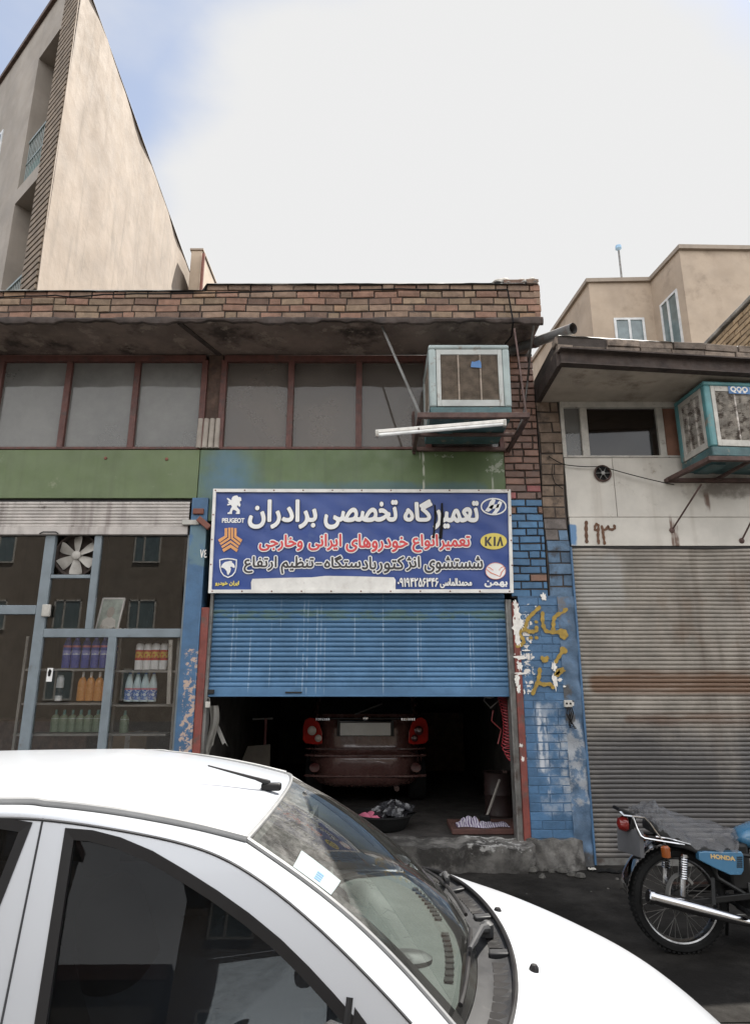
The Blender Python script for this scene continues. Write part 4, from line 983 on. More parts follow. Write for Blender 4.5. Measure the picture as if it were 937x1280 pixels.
def cooler(name, label, x0, x1, y0, y1, z0, z1, shell, lv, rot=0, sticker=None, scale=False):
    c = ((x0+x1)/2, (y0+y1)/2, z0); T = thing(name, label, 'air cooler', c)
    rc = .03
    m = MB()   # four rounded corner posts, top, bottom tray
    for x in (x0+.035, x1-.035):
        for y in (y0+.035, y1-.035): m.box(x-.035, x+.035, y-.035, y+.035, z0+.10, z1-.045)
    m.box(x0, x1, y0, y1, z1-.047, z1); m.build('housing', shell, T, bevel=.018, seg=3)
    m = MB(); m.box(x0+.005, x1-.005, y0+.005, y1-.005, z0, z0+.10); m.build('tray', M['cooler_base'], T, bevel=.012)
    m = MB(); m.box(x0+.10, x0+.25, y0+.2, y0+.5, z0-.02, z0+.01); m.build('drain_plug', M['cooler_base'], T)
    def pad(axis, s):
        m = MB(); md = MB()
        if axis == 'y':
            a, b = x0+.072, x1-.072; yy = y0 if s < 0 else y1; f = lambda u, d, z: (u, yy + s*d, z)
        else:
            a, b = y0+.072, y1-.072; xx = x0 if s < 0 else x1; f = lambda u, d, z: (xx + s*d, u, z)
        def bx(mm, u0, u1, d0, d1, zz0, zz1):
            p = [f(u, d, z) for z in (zz0, zz1) for u, d in ((u0, d0), (u1, d0), (u1, d1), (u0, d1))]
            mm.add(p, [(0,3,2,1),(4,5,6,7),(0,1,5,4),(1,2,6,5),(2,3,7,6),(3,0,4,7)])
        zb, zt_ = z0+.105, z1-.05
        for u0, u1, q0, q1 in ((a, a+.04, zb, zt_), (b-.04, b, zb, zt_), (a+.04, b-.04, zb, zb+.065), (a+.04, b-.04, zt_-.055, zt_)): bx(m, u0, u1, -.03, -.004, q0, q1)
        g = m.build('grille', lv if scale else M['frame_white'] if lv is M['louvre_pale'] else M['cooler_pale'], T, bevel=.004)
        m = MB(); n = 26; h = (zt_-.06-zb-.07)
        for k in range(n):
            z = zb+.07+h*(k+.5)/n
            p = [f(u, d, zz) for u in (a+.042, b-.042) for d, zz in ((-.036, z-h/n*.52), (-.014, z+h/n*.40), (-.012, z+h/n*.52), (-.036, z-h/n*.40))]
            m.add(p, [(0,1,2,3),(7,6,5,4),(0,4,5,1),(1,5,6,2),(2,6,7,3),(3,7,4,0)])
        for q in (1/3, 2/3): bx(m, a+(b-a)*q-.007, a+(b-a)*q+.007, -.03, -.006, zb+.066, zt_-.056)
        m.build('louvres', lv, g)
        m = MB(); bx(m, a+.02, b-.02, -.07, -.04, zb+.02, zt_-.02); m.build('pad', M['beam_dark'], g)
    pad('y', -1); pad('x', -1); pad('x', 1)
    if rot:
        R_ = Matrix.Rotation(rot, 4, 'Z')
        T.rotation_euler = (0, 0, rot)
    return T
M['cooler_pale'] = mat('pale_cooler_grille_frame', (.36, .37, .35), .6, var=.14, dirt=(.22, .19, .16), dlo=.55, dhi=.7, dsc=8)
a = pt(537, 516, 5.62); b = pt(635.5, 430.5, 5.62)
zc0, zc1 = a.z-.07, b.z
KC = cooler('air_cooler', 'pale blue-grey evaporative cooler on an iron bracket beside the brick pilaster', a.x, b.x, 5.62, 6.36, 4.09, zc1, M['cooler_paint'], M['louvre'])
m = MB(); q0 = pt(588, 459, 5.617); m.prism([(q0.x, q0.z), (q0.x+.10, q0.z-.008), (q0.x+.10, q0.z+.05), (q0.x+.085, q0.z+.072), (q0.x+.035, q0.z+.055), (q0.x+.01, q0.z+.06)], 5.615, 5.619); m.build('sticker', M['sticker_blue'], KC)
BK = thing('cooler_bracket', 'rusty angle iron bracket carrying the pale cooler on the wall', 'bracket', (.87, 6.4, 3.95))
m = MB(); xa, xb = a.x-.12, b.x+.14
m.bar((xa, 5.57, 4.075), (xb, 5.57, 4.075), .05, .05); m.bar((xa+.02, 5.60, 4.06), (xa+.02, 6.47, 4.06), .04, .04); m.bar((xb-.02, 5.60, 4.06), (xb-.02, 6.47, 4.06), .04, .04)
m.bar((xa+.05, 6.44, 4.065), (xb-.05, 6.44, 4.065), .04, .035); m.bar((xa+.05, 6.02, 4.065), (xb-.05, 6.02, 4.065), .04, .03)
m.bar((xa+.02, 6.45, 3.62+.4), (xa+.02, 6.46, 4.5), .03, .03)
m.build('frame', M['bracket'], BK, bevel=.004)
m = MB(); m.bar(pt(477, 408, 5.9), (xa+.03, 5.60, 4.10), .018, .018); m.bar((xa+.25, 6.44, 4.55), (xa+.03, 5.62, 4.09), .014, .014); m.build('hanger_rod', M['rail_grey'], BK)
m = MB(); m.bar(pt(640, 372, 5.775)+Vector((0, 0, -.35)), (xb-.02, 5.60, 4.08), .016, .016); m.build('hanger_rod', M['bracket'], BK)
# fluorescent batten tied under the bracket
a, b = pt(469, 542, 5.50), pt(632, 528.5, 5.56)
FL = thing('tube_lamp', 'white fluorescent tube fitting tied crookedly under the cooler bracket', 'lamp', a.lerp(b, .5))
m = MB(); m.bar(a+Vector((0, 0, .012)), b+Vector((0, 0, .012)), .052, .034); m.build('batten', M['white_paint'], FL, bevel=.006)
m = MB(); m.tube([a+Vector((.03, -.01, -.018)), b+Vector((-.03, -.01, -.018))], .017, 10); m.build('tube', mat('unlit_tube', (.7, .7, .68), .25), FL)
for p, dd in ((a, 1), (b, -1)):
    m = MB(); m.obox(p+Vector((.014*dd, -.008, -.010)), .028, .05, .062); m.build('end_cap', M['frame_white'], FL, bevel=.005)
m = MB(); c = a.lerp(b, .33); m.tube([c+Vector((.008*sin(k), -.03*cos(k*1.3), .03*sin(k*1.3))) for k in range(12)], .003, 5); m.build('tie_wire', M['bracket'], FL)
# right cooler
p = pt(872, 477.6, 5.89); q = pt(881, 571, 5.89)
RC = cooler('air_cooler', 'teal evaporative cooler with scaled grey louvres on the white panelled wall', p.x, p.x+.86, 5.89, 6.44, q.z, p.z, M['cooler_teal'], M['louvre_pale'], rot=radians(5))
m = MB(); y = 5.886; m.box(p.x+.25, p.x+.47, y, y+.003, p.z-.13, p.z-.052); st_ = m.build('sticker', M['sticker_blue'], RC)
m = MB()
for k, (cx, w_) in enumerate(((.30, .03), (.36, .028), (.42, .03))):
    m.lathe([(w_, 0), (w_, -.0015), (w_*.55, -.0015), (w_*.55, 0)], (p.x+cx, y-.0003, p.z-.083), 'y', 18, sy=.5 if False else 1.0, cap=False)
for k in range(3): m.box(p.x+.30+.05*k, p.x+.325+.05*k, y-.0015, y, p.z-.122, p.z-.112)
m.build('sticker_mark', M['white_paint'], st_)
RB = thing('cooler_bracket', 'sagging iron bracket under the teal cooler with thin stay rods down to the white panel', 'bracket', (3.6, 6.3, 3.6))
m = MB(); zb = q.z-.03
m.bar((p.x-.03, 5.86, zb), (p.x+1.0, 5.90, zb), .05, .045); m.bar((p.x-.01, 5.86, zb-.005), (p.x-.14, 6.47, zb-.02), .05, .045); m.bar((p.x-.18, 6.45, zb-.03), (p.x+1.0, 6.46, zb-.03), .05, .04); m.bar((p.x+.4, 5.88, zb-.01), (p.x+.35, 6.46, zb-.02), .035, .03)
m.build('frame', M['bracket'], RB, bevel=.004)
for (x0, y0), (x1, y1) in (((876, 605), (839, 663)), ((940, 648), (926, 676))):
    m = MB(); e = pt(x1, y1, 6.478); m.tube([pt(x0, y0, 6.05 if x0 < 900 else 6.3), e], .009, 6); m.lathe([(.03, 0), (.03, -.006), (.012, -.02), (.004, -.022)], e, 'y', 8); m.build('stay_rod', M['bracket'], RB)
# round vent fan + wires
c = pt(752.5, 592, 6.478)
VF = thing('vent_fan', 'small round dark vent in the white panel below the window', 'fan', c)
m = MB(); m.lathe([(.088, .01), (.092, -.012), (.082, -.02), (.074, -.012), (.074, .0)], c, 'y', 26, cap=False); m.build('rim', M['bracket'], VF)
m = MB(); m.lathe([(.076, -.001), (.001, -.002)], c, 'y', 22, cap=False); m.build('back', M['cable'], VF)
m = MB()
for k in range(6):
    t = k*pi/3; d = Vector((cos(t), 0, sin(t))); m.bar(c+Vector((0, -.012, 0)), c+d*.075+Vector((0, -.010, 0)), .022, .004)
m.lathe([(.022, -.018), (.02, -.024), (.001, -.026)], c, 'y', 12); m.build('blades', M['rail_grey'], VF)
def cable(label, pts_, r=.006, sagz=0.0, mt=None, group=None, name='cable'):
    P_ = []
    for i in range(len(pts_)-1):
        a, b = Vector(pts_[i]), Vector(pts_[i+1])
        for k in range(8):
            t = k/8; p = a.lerp(b, t); p.z -= sagz*4*t*(1-t); P_.append(p)
    P_.append(Vector(pts_[-1])); m = MB(); m.tube(P_, r, 6); return tag(m.build(name, mt or M['cable']), label, 'cable', group)
cable('thin dark wire strung from the masonry pier over the round vent to the teal cooler', [pt(685, 570, 6.46), pt(706, 581, 6.45), pt(752, 583, 6.44), pt(842, 606, 6.40)], .005, .01)
cable('loose wire hanging in a loop down the masonry pier', [pt(690, 581, 6.455), pt(689, 592, 6.45), pt(693, 604, 6.45), pt(703, 611, 6.45)], .004)
cable('black cable running along the top of the brick parapet', [pt(-40, 372.5, 5.74), pt(30, 370, 5.74), pt(70, 369, 5.74), pt(90, 371, 5.74), pt(130, 368, 5.74), pt(170, 367, 5.74), pt(240, 366.5, 5.75), pt(380, 363, 5.74), pt(500, 361, 5.74), pt(560, 362, 5.74), pt(634, 362, 5.74)], .008, .004)
cable('black cable dropping over the parapet corner towards the cooler', [pt(634, 362, 5.74), pt(637, 380, 5.765), pt(641, 402, 5.74), pt(639, 420, 5.95), pt(631, 430, 6.1)], .008)
cable('grey conduit running down the brick pilaster edge', [pt(667, 405, 5.80), pt(664, 425, 5.95), pt(659, 475, 6.43), pt(654, 520, 6.44), pt(637, 560, 6.44)], .011, 0, M['rail_grey'], name='conduit')
# drain spout
a, b = pt(632, 441, 6.42), pt(716, 410.5, 5.62)
DP = thing('drain_spout', 'grey metal roof drain pipe jutting out between the two roofs', 'pipe', a)
m = MB(); dirn = (b-a).normalized(); m.tube([a, b], .052, 16, caps=False); m.tube([b, a], .044, 16, caps=False); m.tube([b-dirn*.012, b], .0545, 16, caps=False); m.build('pipe', mat('weathered_zinc_pipe', (.145, .14, .135), .5, .35, var=.25, dirt=(.09, .06, .045), dsc=7), DP)
m = MB(); c = a.lerp(b, .47); m.tube([c-dirn*.02, c+dirn*.02], .060, 16); m.bar(c, c+Vector((0, .0, -.02)), .01, .01); m.build('clamp', M['bracket'], DP)
m = MB(); m.lathe([(.0435, 0), (.001, .001)], (0, 0, 0), 'x', 12, cap=False)
bm_ = MB(); rot = dirn.to_track_quat('X', 'Z'); bm_.add([rot @ Vector(v) + b - dirn*.25 for v in m.v], m.f); bm_.build('bore', M['cable'], DP)
# socket box on the pier
c = pt(709, 880, 6.425)
SB = thing('junction_box', 'broken pale socket box with dangling black wires on the blue plastered pier', 'box', c)
m = MB(); m.box(c.x-.035, c.x+.04, 6.40, 6.445, c.z-.03, c.z+.035); m.build('box', M['frame_white'], SB, bevel=.008)
m = MB()
for dx in (-.015, .02): m.lathe([(.010, .0), (.010, -.002), (.001, -.0025)], (c.x+dx, 6.3995, c.z+.005), 'y', 10)
m.build('holes', M['cable'], SB)
m = MB()
for k in range(4): m.tube([(c.x-.01+.012*k, 6.40, c.z-.03), (c.x+.02*k-.03, 6.37, c.z-.08), (c.x+.015*sin(k*2), 6.395, c.z-.15-.02*k), (c.x+.03+.01*k, 6.41, c.z-.18-.012*k)], .006, 5)
m.build('wires', M['cable'], SB)

# ------------------------------------------------------------------ shop window contents
c = pt(97, 694.5, 6.56)
EF = thing('exhaust_fan', 'extractor fan with six pale blades in the top of the shop window', 'fan', c)
rb = 24.0*6.75/F_PX
m = MB(); m.lathe([(rb*1.12, .05), (rb*1.12, -.03), (rb*1.04, -.035), (rb*1.04, .05)], c, 'y', 32, cap=False); m.box(-3.238, -2.852, 6.60, 6.61, c.z-.245, c.z+.215); m.build('housing', M['beam_dark'], EF)
M['fan_blade'] = mat('dusty_fan_blade', (.33, .31, .28), .6, var=.2, vs=9)
for k in range(6):
    t = radians(32+60*k); m = MB()
    def bl(u, v):
        r = .035+(rb*.98-.035)*u; wd = (.045+.085*u)*(1-.25*u**6); s = (v-.5)*wd; y = .02*(v-.5)*2*(.5+u)
        return Vector((c.x+r*cos(t)-s*sin(t), c.y-.01+y, c.z+r*sin(t)+s*cos(t)))
    m.grid(bl, 6, 5, thick=(0, .004, 0)); m.build('blade', M['fan_blade'], EF)
m = MB(); m.lathe([(.045, .02), (.045, -.03), (.03, -.04), (.001, -.042)], c, 'y', 18); m.build('hub', M['fan_blade'], EF)
cable('black stay of the extractor fan', [(-3.23, 6.58, c.z+.2), (-2.86, 6.58, c.z-.2)], .006)
# framed portrait leaning on the rail
a, b = pt(121, 787, 6.62), pt(152, 748, 6.62)
PO = thing('framed_picture', 'pale faded portrait print leaning on the shop window rail', 'picture', ((a.x+b.x)/2, 6.62, a.z))
m = MB(); T2 = lambda x, y, z: (x+.10*(z-a.z), y+.10*(z-a.z), z)
m.prism([(a.x, a.z), (b.x, a.z), (b.x, b.z), (a.x, b.z)], 6.60, 6.612, T=T2); m.build('print', mat('faded_print', (.36, .42, .38), .35, var=.35, vs=9, dirt=(.6, .6, .57), dsc=6), PO)
cx = (a.x+b.x)/2; w_ = b.x-a.x; h_ = b.z-a.z
m = MB(); m.prism([(cx-w_*.36, a.z+.01), (cx+w_*.36, a.z+.01), (cx+w_*.30, a.z+h_*.30), (cx+w_*.08, a.z+h_*.40), (cx-w_*.08, a.z+h_*.40), (cx-w_*.30, a.z+h_*.30)], 6.597, 6.599, T=T2)
m.build('shoulders', mat('print_white', (.62, .60, .56), .5, var=.2), PO)
m = MB(); m.prism([(cx+w_*.17*cos(t*.5), a.z+h_*.55+h_*.18*sin(t*.5)) for t in range(13)], 6.594, 6.596, T=T2); m.build('face', mat('print_grey', (.40, .36, .32), .5, var=.2), PO)
m = MB()
for x0, x1, z0, z1 in ((a.x-.008, a.x+.008, a.z, b.z), (b.x-.008, b.x+.008, a.z, b.z), (a.x, b.x, b.z-.008, b.z+.008)): m.prism([(x0, z0), (x1, z0), (x1, z1), (x0, z1)], 6.592, 6.614, T=T2)
m.build('frame', M['sign_white'], PO)
m = MB()
def ppr(u, v): return (a.x+.05+.30*u, 6.56+.05*v, H2+.045+.05*(1-u)*(.5+.5*sin(v*9+u*15))*(.6+.4*sin(u*31)))
m.grid(ppr, 24, 8, thick=(0, 0, -.002)); tag(m.build('paper', M['white_paint']), 'crumpled white paper on the shop window rail beside the portrait', 'paper')
# shelf unit
SU = thing('shelf_unit', 'metal shelving with three tiers of bottles behind the shop glass', 'shelf', (-2.6, 6.8, .22))
M['shelf'] = mat('grey_shelf', (.25, .24, .22), .6, var=.2)
YB = 6.68
tiers = [pt(100, 836, YB).z, pt(100, 878, YB).z, pt(100, 916, YB).z]
zr1, zr2 = pt(190, 838, YB).z, pt(190, 880, YB).z
for x0, x1, z in ((-3.42, -2.62, tiers[0]), (-3.42, -2.62, tiers[1]), (-3.46, -2.62, tiers[2]), (-2.60, -1.95, zr1), (-2.60, -1.95, zr2), (-2.60, -2.0, tiers[2]), (-3.42, -1.95, .7)):
    m = MB(); m.box(x0, x1, YB-.11, YB+.13, z-.022, z-.001); m.build('shelf', M['shelf'], SU, bevel=.003)
m = MB()
for x, y in ((-3.44, YB-.10), (-2.61, YB-.10), (-1.94, YB-.10), (-3.44, YB+.14), (-2.61, YB+.14), (-1.94, YB+.14)): m.bar((x, y, .22), (x, y, 2.15), .025, .025)
m.build('upright', M['shelf'], SU)
m = MB(); m.bar(pt(211, 880, YB-.15), pt(214, 800, YB-.15), .035, .03); tag(m.build('batten', M['frame_white']), 'pale wooden batten standing between the bottles in the right window', 'batten')
def bottle(name, label, group, px, py_base, hpx, rad, prof, bodym, capm, bands=(), cap=(.8, 1.0), sy=.75, yb=YB):
    "one bottle: profile in units of its own height; bands are (low, high, material) wraps"
    p = pt(px, py_base, yb); h = hpx*6.74/F_PX
    T = thing(name, label, 'bottle', p, group)
    m = MB(); m.lathe([(r*rad, z*h) for r, z in prof], (0, 0, 0) if False else p, 'z', 14, sy=sy)
    m.build('body', bodym, T, angle=50)
    m = MB(); m.lathe([(cap[2]*rad, cap[0]*h), (cap[2]*rad*.95, cap[1]*h*.98), (cap[2]*rad*.5, cap[1]*h)], p, 'z', 12, sy=.9); m.build('cap', capm, T)
    for z0, z1, mt in bands:
        m = MB(); m.lathe([(rad*1.015, z0*h), (rad*1.015, z1*h)], p, 'z', 14, sy=sy, cap=False); m.build('wrap', mt, T)
    return T
B_ = {k: mat('bottle_'+k, c, .3, var=.08) for k, c in dict(navy=(.07, .09, .34), violet=(.20, .20, .45), white=(.74, .75, .75), pale=(.56, .68, .70), orange=(.60, .27, .07), green=(.16, .22, .15), teal=(.08, .20, .19), red=(.45, .04, .03), yellow=(.55, .36, .05), blue=(.06, .13, .42), pink=(.6, .2, .25), black=(.03, .03, .035), lime=(.42, .48, .08)).items()}
for k_, c_, d_, s_ in (('print_violet', (.22, .24, .52), (.62, .66, .70), 34), ('print_yellow', (.60, .40, .06), (.48, .06, .03), 42), ('print_blue', (.07, .15, .46), (.60, .66, .72), 46), ('print_white', (.70, .68, .62), (.55, .22, .06), 48), ('print_lime', (.50, .56, .10), (.10, .14, .40), 40)):
    B_[k_] = mat('bottle_'+k_, c_, .35, var=.1, dirt=d_, dlo=.50, dhi=.56, dsc=s_)
P_tall = [(.0, 0), (.97, 0), (1.02, .03), (1.02, .40), (.94, .48), (1.0, .56), (.98, .74), (.75, .84), (.5, .87), (.5, .90)]
P_can = [(0, 0), (1, 0), (1, .86), (.8, .92), (.6, .94)]
P_jug = [(0, 0), (.96, 0), (1, .04), (1, .45), (.92, .6), (.62, .80), (.42, .90), (.42, .93)]
P_dome = [(0, 0), (1.0, 0), (1.06, .05), (1.06, .62), (.98, .74), (.75, .84), (.36, .90), (.36, .94)]
def row(n, px0, px1, *a, label=None, group=None, **k):
    first = None; lead = None
    for i in range(n):
        px = px0+(px1-px0)*i/max(1, n-1)
        if first is None: first = bottle('bottle', label, group, px, *a, **k); lead = first
        else:
            p = pt(px, a[0], k.get('yb', YB)); dup(first, (p.x, p.y+R.uniform(-.015, .015), p.z), R.uniform(-.2, .2))
row(6, 82, 140.5, 835, 38, .042, P_tall, B_['navy'], B_['violet'], label='tall blue spray bottle with lime label in the row on the top left shelf', group='blue bottles on the top left shelf', bands=((.12, .22, B_['print_lime']), (.24, .54, B_['print_violet']), (.64, .70, B_['pink'])), cap=(.84, 1.0, .5))
row(4, 173, 203.5, 837, 33, .041, P_can, B_['white'], B_['black'], label='white can with red and yellow wrap in the row on the right window shelf', group='red and yellow wrapped cans', bands=((.33, .42, B_['red']), (.42, .64, B_['print_yellow']), (.64, .70, B_['red'])), cap=(.94, 1.0, .6))
row(4, 160, 190, 877, 34, .041, P_jug, B_['pale'], B_['blue'], label='pale jug-shaped bottle with blue label in the row of four under the cans', group='pale bottles with blue labels', bands=((.06, .40, B_['print_blue']), (.40, .46, B_['pink'])), cap=(.92, 1.0, .35))
bottle('bottle', 'single pale bottle with blue label standing alone by the blue post', None, 227, 879, 34, .041, P_jug, B_['pale'], B_['blue'], bands=((.06, .40, B_['print_blue']),), cap=(.92, 1.0, .35))
row(4, 101, 133, 876, 30, .042, P_dome, B_['orange'], B_['white'], label='orange bottle with white label in the row on the middle left shelf', group='orange bottles on the middle shelf', bands=((.12, .56, B_['print_white']),), cap=(.85, 1.12, .32))
bottle('bottle', 'slim white bottle at the left end of the middle shelf, beside the orange bottles', None, 73, 876, 30, .036, P_can, B_['white'], B_['white'], bands=((.2, .5, B_['black']),), cap=(.93, 1.0, .7))
row(7, 68, 131, 915, 22, .042, P_dome, B_['green'], B_['teal'], label='small green bottle with pale shoulder in the row on the lowest left shelf', group='green bottles on the lowest shelf', bands=((.52, .70, B_['pale']),), cap=(.84, 1.15, .34))
bottle('bottle', 'small green bottle alone on the lowest shelf of the right window', None, 154.5, 916, 22, .042, P_dome, B_['green'], B_['teal'], bands=((.52, .70, B_['pale']),), cap=(.84, 1.15, .34))
# pale card stuck to the glass
a, b = pt(58, 852, 6.498), pt(67, 835, 6.498); m = MB(); m.box(a.x, b.x, 6.494, 6.498, a.z, b.z)
SC_ = thing('notice_card', 'small pale card stuck on the shop glass beside the middle shelf', 'notice', ((a.x+b.x)/2, 6.49, a.z)); m.build('card', M['sign_white'], SC_)
m = MB(); cx = (a.x+b.x)/2; m.prism([(cx-.012, a.z+.05), (cx+.008, a.z+.05), (cx+.016, a.z+.10), (cx-.004, a.z+.12), (cx-.018, a.z+.09)], 6.491, 6.4935); m.build('mark', M['cable'], SC_)
# dim furniture in the shop: counter and stacked cartons
m = MB(); m.box(-5.6, -3.6, 8.6, 9.2, .22, 1.25); tag(m.build('counter', M['wood_dark'], bevel=.02), 'dark shop counter deep inside the left shop', 'counter')
for i, (x, z, s) in enumerate(((-3.1, .22, .5), (-2.5, .22, .55), (-2.9, .72, .45))):
    C_ = thing('carton', ('brown carton on the floor of the shop', 'wider brown carton on the shop floor by the partition', 'small brown carton stacked on another')[i], 'carton', (x, 8.3, z))
    m = MB(); m.box(x-s/2, x+s/2, 8.3-s/2, 8.3+s/2, z, z+s*.9); m.build('box', mat('cardboard', (.25, .18, .11), .9), C_, bevel=.01)
    m = MB(); m.box(x-.03, x+.03, 8.3-s/2-.002, 8.3+s/2+.002, z+.1, z+s*.9+.002); m.build('tape', M['frame_white'], C_)
# ------------------------------------------------------------------ red hatchback inside the garage
FL_Z = .325
M['maroon'] = mat('maroon_car_paint', (.105, .052, .046), .25, var=.03, coat=.6, spec=.5)
M['lamp_red'] = mat('red_lamp_lens', (.42, .022, .015), .12, coat=.6)
M['lamp_dark'] = mat('dark_red_reflector', (.06, .012, .011), .2, coat=.4)
M['lamp_clear'] = mat('pale_lamp_lens', (.42, .36, .32), .15, coat=.5)
M['plate'] = mat('pale_number_plate', (.74, .76, .74), .4, var=.05)
M['rubber'] = mat('tyre_rubber', (.009, .009, .009), .85, var=.2, bump=.2, spec=.2)
M['plastic_black'] = mat('black_plastic', (.02, .02, .021), .55, var=.2)
M['chrome'] = mat('chrome', (.50, .50, .51), .14, 1.0, var=.05)
M['alloy'] = mat('grey_alloy', (.35, .35, .34), .4, .8, var=.15)
CXR, CYR = pt(456.5, 910, 7.95).x, 7.98
RCAR = thing('parked_car', 'maroon hatchback seen from behind in the dark garage under the blue shutter', 'car', (CXR, CYR+1.7, FL_Z))
def sring(hw, yr, yf, z, e=4.0, n=48, crown=0):
    o = []; cy_, hl = (yr+yf)/2, (yf-yr)/2
    for k in range(n):
        t = 2*pi*k/n; c_, s_ = cos(t), sin(t)
        x = hw*math.copysign(abs(c_)**(2/e), c_); y = hl*math.copysign(abs(s_)**(2/e), s_)
        o.append((CXR+x, CYR+cy_+y, FL_Z+z-crown*(x/hw)**2))
    return o
m = MB(); m.loft([sring(.60, .16, 3.30, .20), sring(.70, .05, 3.42, .24), sring(.735, .00, 3.48, .30), sring(.742, -.025, 3.5, .42), sring(.745, -.035, 3.5, .52), sring(.742, -.02, 3.48, .575), sring(.738, .015, 3.46, .59), sring(.738, .03, 3.44, .61),
                  sring(.745, .04, 3.40, .70), sring(.742, .05, 3.25, .85), sring(.725, .07, 3.0, .95), sring(.70, .10, 2.75, .99)])
m.build('body', M['maroon'], RCAR, angle=60)
m = MB(); m.loft([sring(.695, .105, 2.7, .985, 5), sring(.66, .17, 2.35, 1.15, 5), sring(.61, .26, 2.05, 1.36, 5), sring(.55, .36, 1.85, 1.45, 4.5, crown=.01), sring(.40, .5, 1.6, 1.49, 4)]); m.build('cabin', M['maroon'], RCAR, angle=60)
m = MB()
def rw(u, v):
    z = 1.02+.33*v; hw = .57-.06*v; y = .128+.46*(z-1.02)-.03; x = (u-.5)*2*hw
    return (CXR+x, CYR+y+.05*(u-.5)**2*4*.6, FL_Z+z)
m.grid(rw, 14, 6, thick=(0, .02, 0)); m.build('rear_window', mat('dark_car_glass', (.008, .009, .01), .05, spec=.6), RCAR)
m = MB(); m.tube([(CXR-.12, CYR+.04, FL_Z+1.02), (CXR+.2, CYR+.10, FL_Z+1.14)], .012, 6); m.tube([(CXR-.5, CYR+.03, FL_Z+.972), (CXR+.5, CYR+.03, FL_Z+.972)], .01, 6); m.build('wiper', M['plastic_black'], RCAR)
def rear_patch(poly, y, name, mt, d=.02, parent=None, curve=.10):
    "outline in (x, z) about the car centre, wrapped on the curved tail"
    m = MB(); T = lambda x, yy, z: (CXR+x, CYR+yy+curve*(abs(x)/.74)**6, FL_Z+z); m.prism(poly, y, y+d, T=T); return m.build(name, mt, parent or RCAR, bevel=.004)
def el(cx, cz, rx, rz, n=22): return [(cx+rx*cos(2*pi*k/n), cz+rz*sin(2*pi*k/n)) for k in range(n)]
for s in (-1, 1):
    poly = [(s*x, z) for x, z in ((.50, .70), (.56, .685), (.70, .695), (.735, .73), (.735, .88), (.715, .95), (.66, .985), (.60, .975), (.54, .92), (.505, .82))]
    L_ = rear_patch(poly, .005, 'tail_light', M['lamp_red'], .08)
    m = MB()
    for cx, cz, rr in ((.62, .84, .052), (.545 if s < 0 else .57, .755, .040)): m.lathe([(rr, .01), (rr, -.006), (rr*.8, -.012), (rr*.2, -.014)], (CXR+s*cx, CYR+.002, FL_Z+cz), 'y', 18)
    m.build('lens', M['lamp_clear'] if s < 0 else M['lamp_dark'], L_)
    rear_patch(el(s*.58, .44, .06, .05), -.040, 'fog_reflector', M['lamp_dark'], .03, curve=.05)
    m = MB(); m.lathe([(.07, -.09), (.265, -.10), (.285, -.07), (.285, .07), (.265, .10), (.07, .09)], (CXR+s*.62, CYR+.62, FL_Z+.285), 'x', 28); wh = m.build('wheel', M['rubber'], RCAR)
    m = MB(); m.lathe([(.18, s*.085), (.17, s*.095), (.05, s*.09), (.01, s*.1)], (CXR+s*.62, CYR+.62, FL_Z+.285), 'x', 20); m.build('rim', M['alloy'], wh)
    m = MB(); m.lathe([(.07, -.09), (.265, -.10), (.285, -.07), (.285, .07), (.265, .10), (.07, .09)], (CXR+s*.62, CYR+2.9, FL_Z+.285), 'x', 28); wh = m.build('wheel', M['rubber'], RCAR)
    m = MB()
    m.bar((CXR+s*.44, CYR+.01, FL_Z+.965), (CXR+s*.60 if s < 0 else CXR+s*.58, CYR+.012, FL_Z+.965), .004, .02)
    mm = MB()
    for k in range(7): mm.box(CXR+s*.50-.08+.024*k, CXR+s*.50-.066+.024*k, CYR+.0185, CYR+.026, FL_Z+.952, FL_Z+.977)
    mm.build('badge', M['chrome'], RCAR)
rear_patch([(-.335, .775), (.335, .775), (.33, .955), (-.33, .955)], .036, 'plate_recess', M['plastic_black'], .03)
pl = rear_patch([(-.295, .785), (.295, .785), (.295, .925), (-.295, .925)], .016, 'number_plate', M['plate'], .018)
m = MB(); m.tube([(CXR-.30, CYR+.015, FL_Z+.945), (CXR+.30, CYR+.015, FL_Z+.945)], .012, 8); m.lathe([(.03, 0), (.03, -.01), (.02, -.014)], (CXR, CYR+.024, FL_Z+.975), 'y', 14); m.build('handle_strip', M['chrome'], RCAR)
m = MB()
def bl(z, dy): return [(CXR+x, CYR+dy+.10*(abs(x)/.74)**6, FL_Z+z) for x in [(-.70+1.40*k/24) for k in range(25)]]
m.tube(bl(.565, -.012), .012, 6); m.tube(bl(.635, .032), .008, 6); m.tube(bl(.345, -.012), .014, 6); m.build('bumper_trim', M['maroon'], RCAR)
m = MB(); m.tube([(CXR+.35, CYR+.5, FL_Z+.2), (CXR+.36, CYR+.0, FL_Z+.21)], .03, 10); m.build('exhaust_pipe', M['bracket'], RCAR)

# ------------------------------------------------------------------ things in the doorway
def _wave(t, H):
    wv = N(t, 'ShaderNodeTexWave'); wv.inputs['Scale'].default_value = 14; wv.inputs['Distortion'].default_value = 5; H['L'](H['oc'], wv.inputs['Vector']); return wv.outputs['Fac']
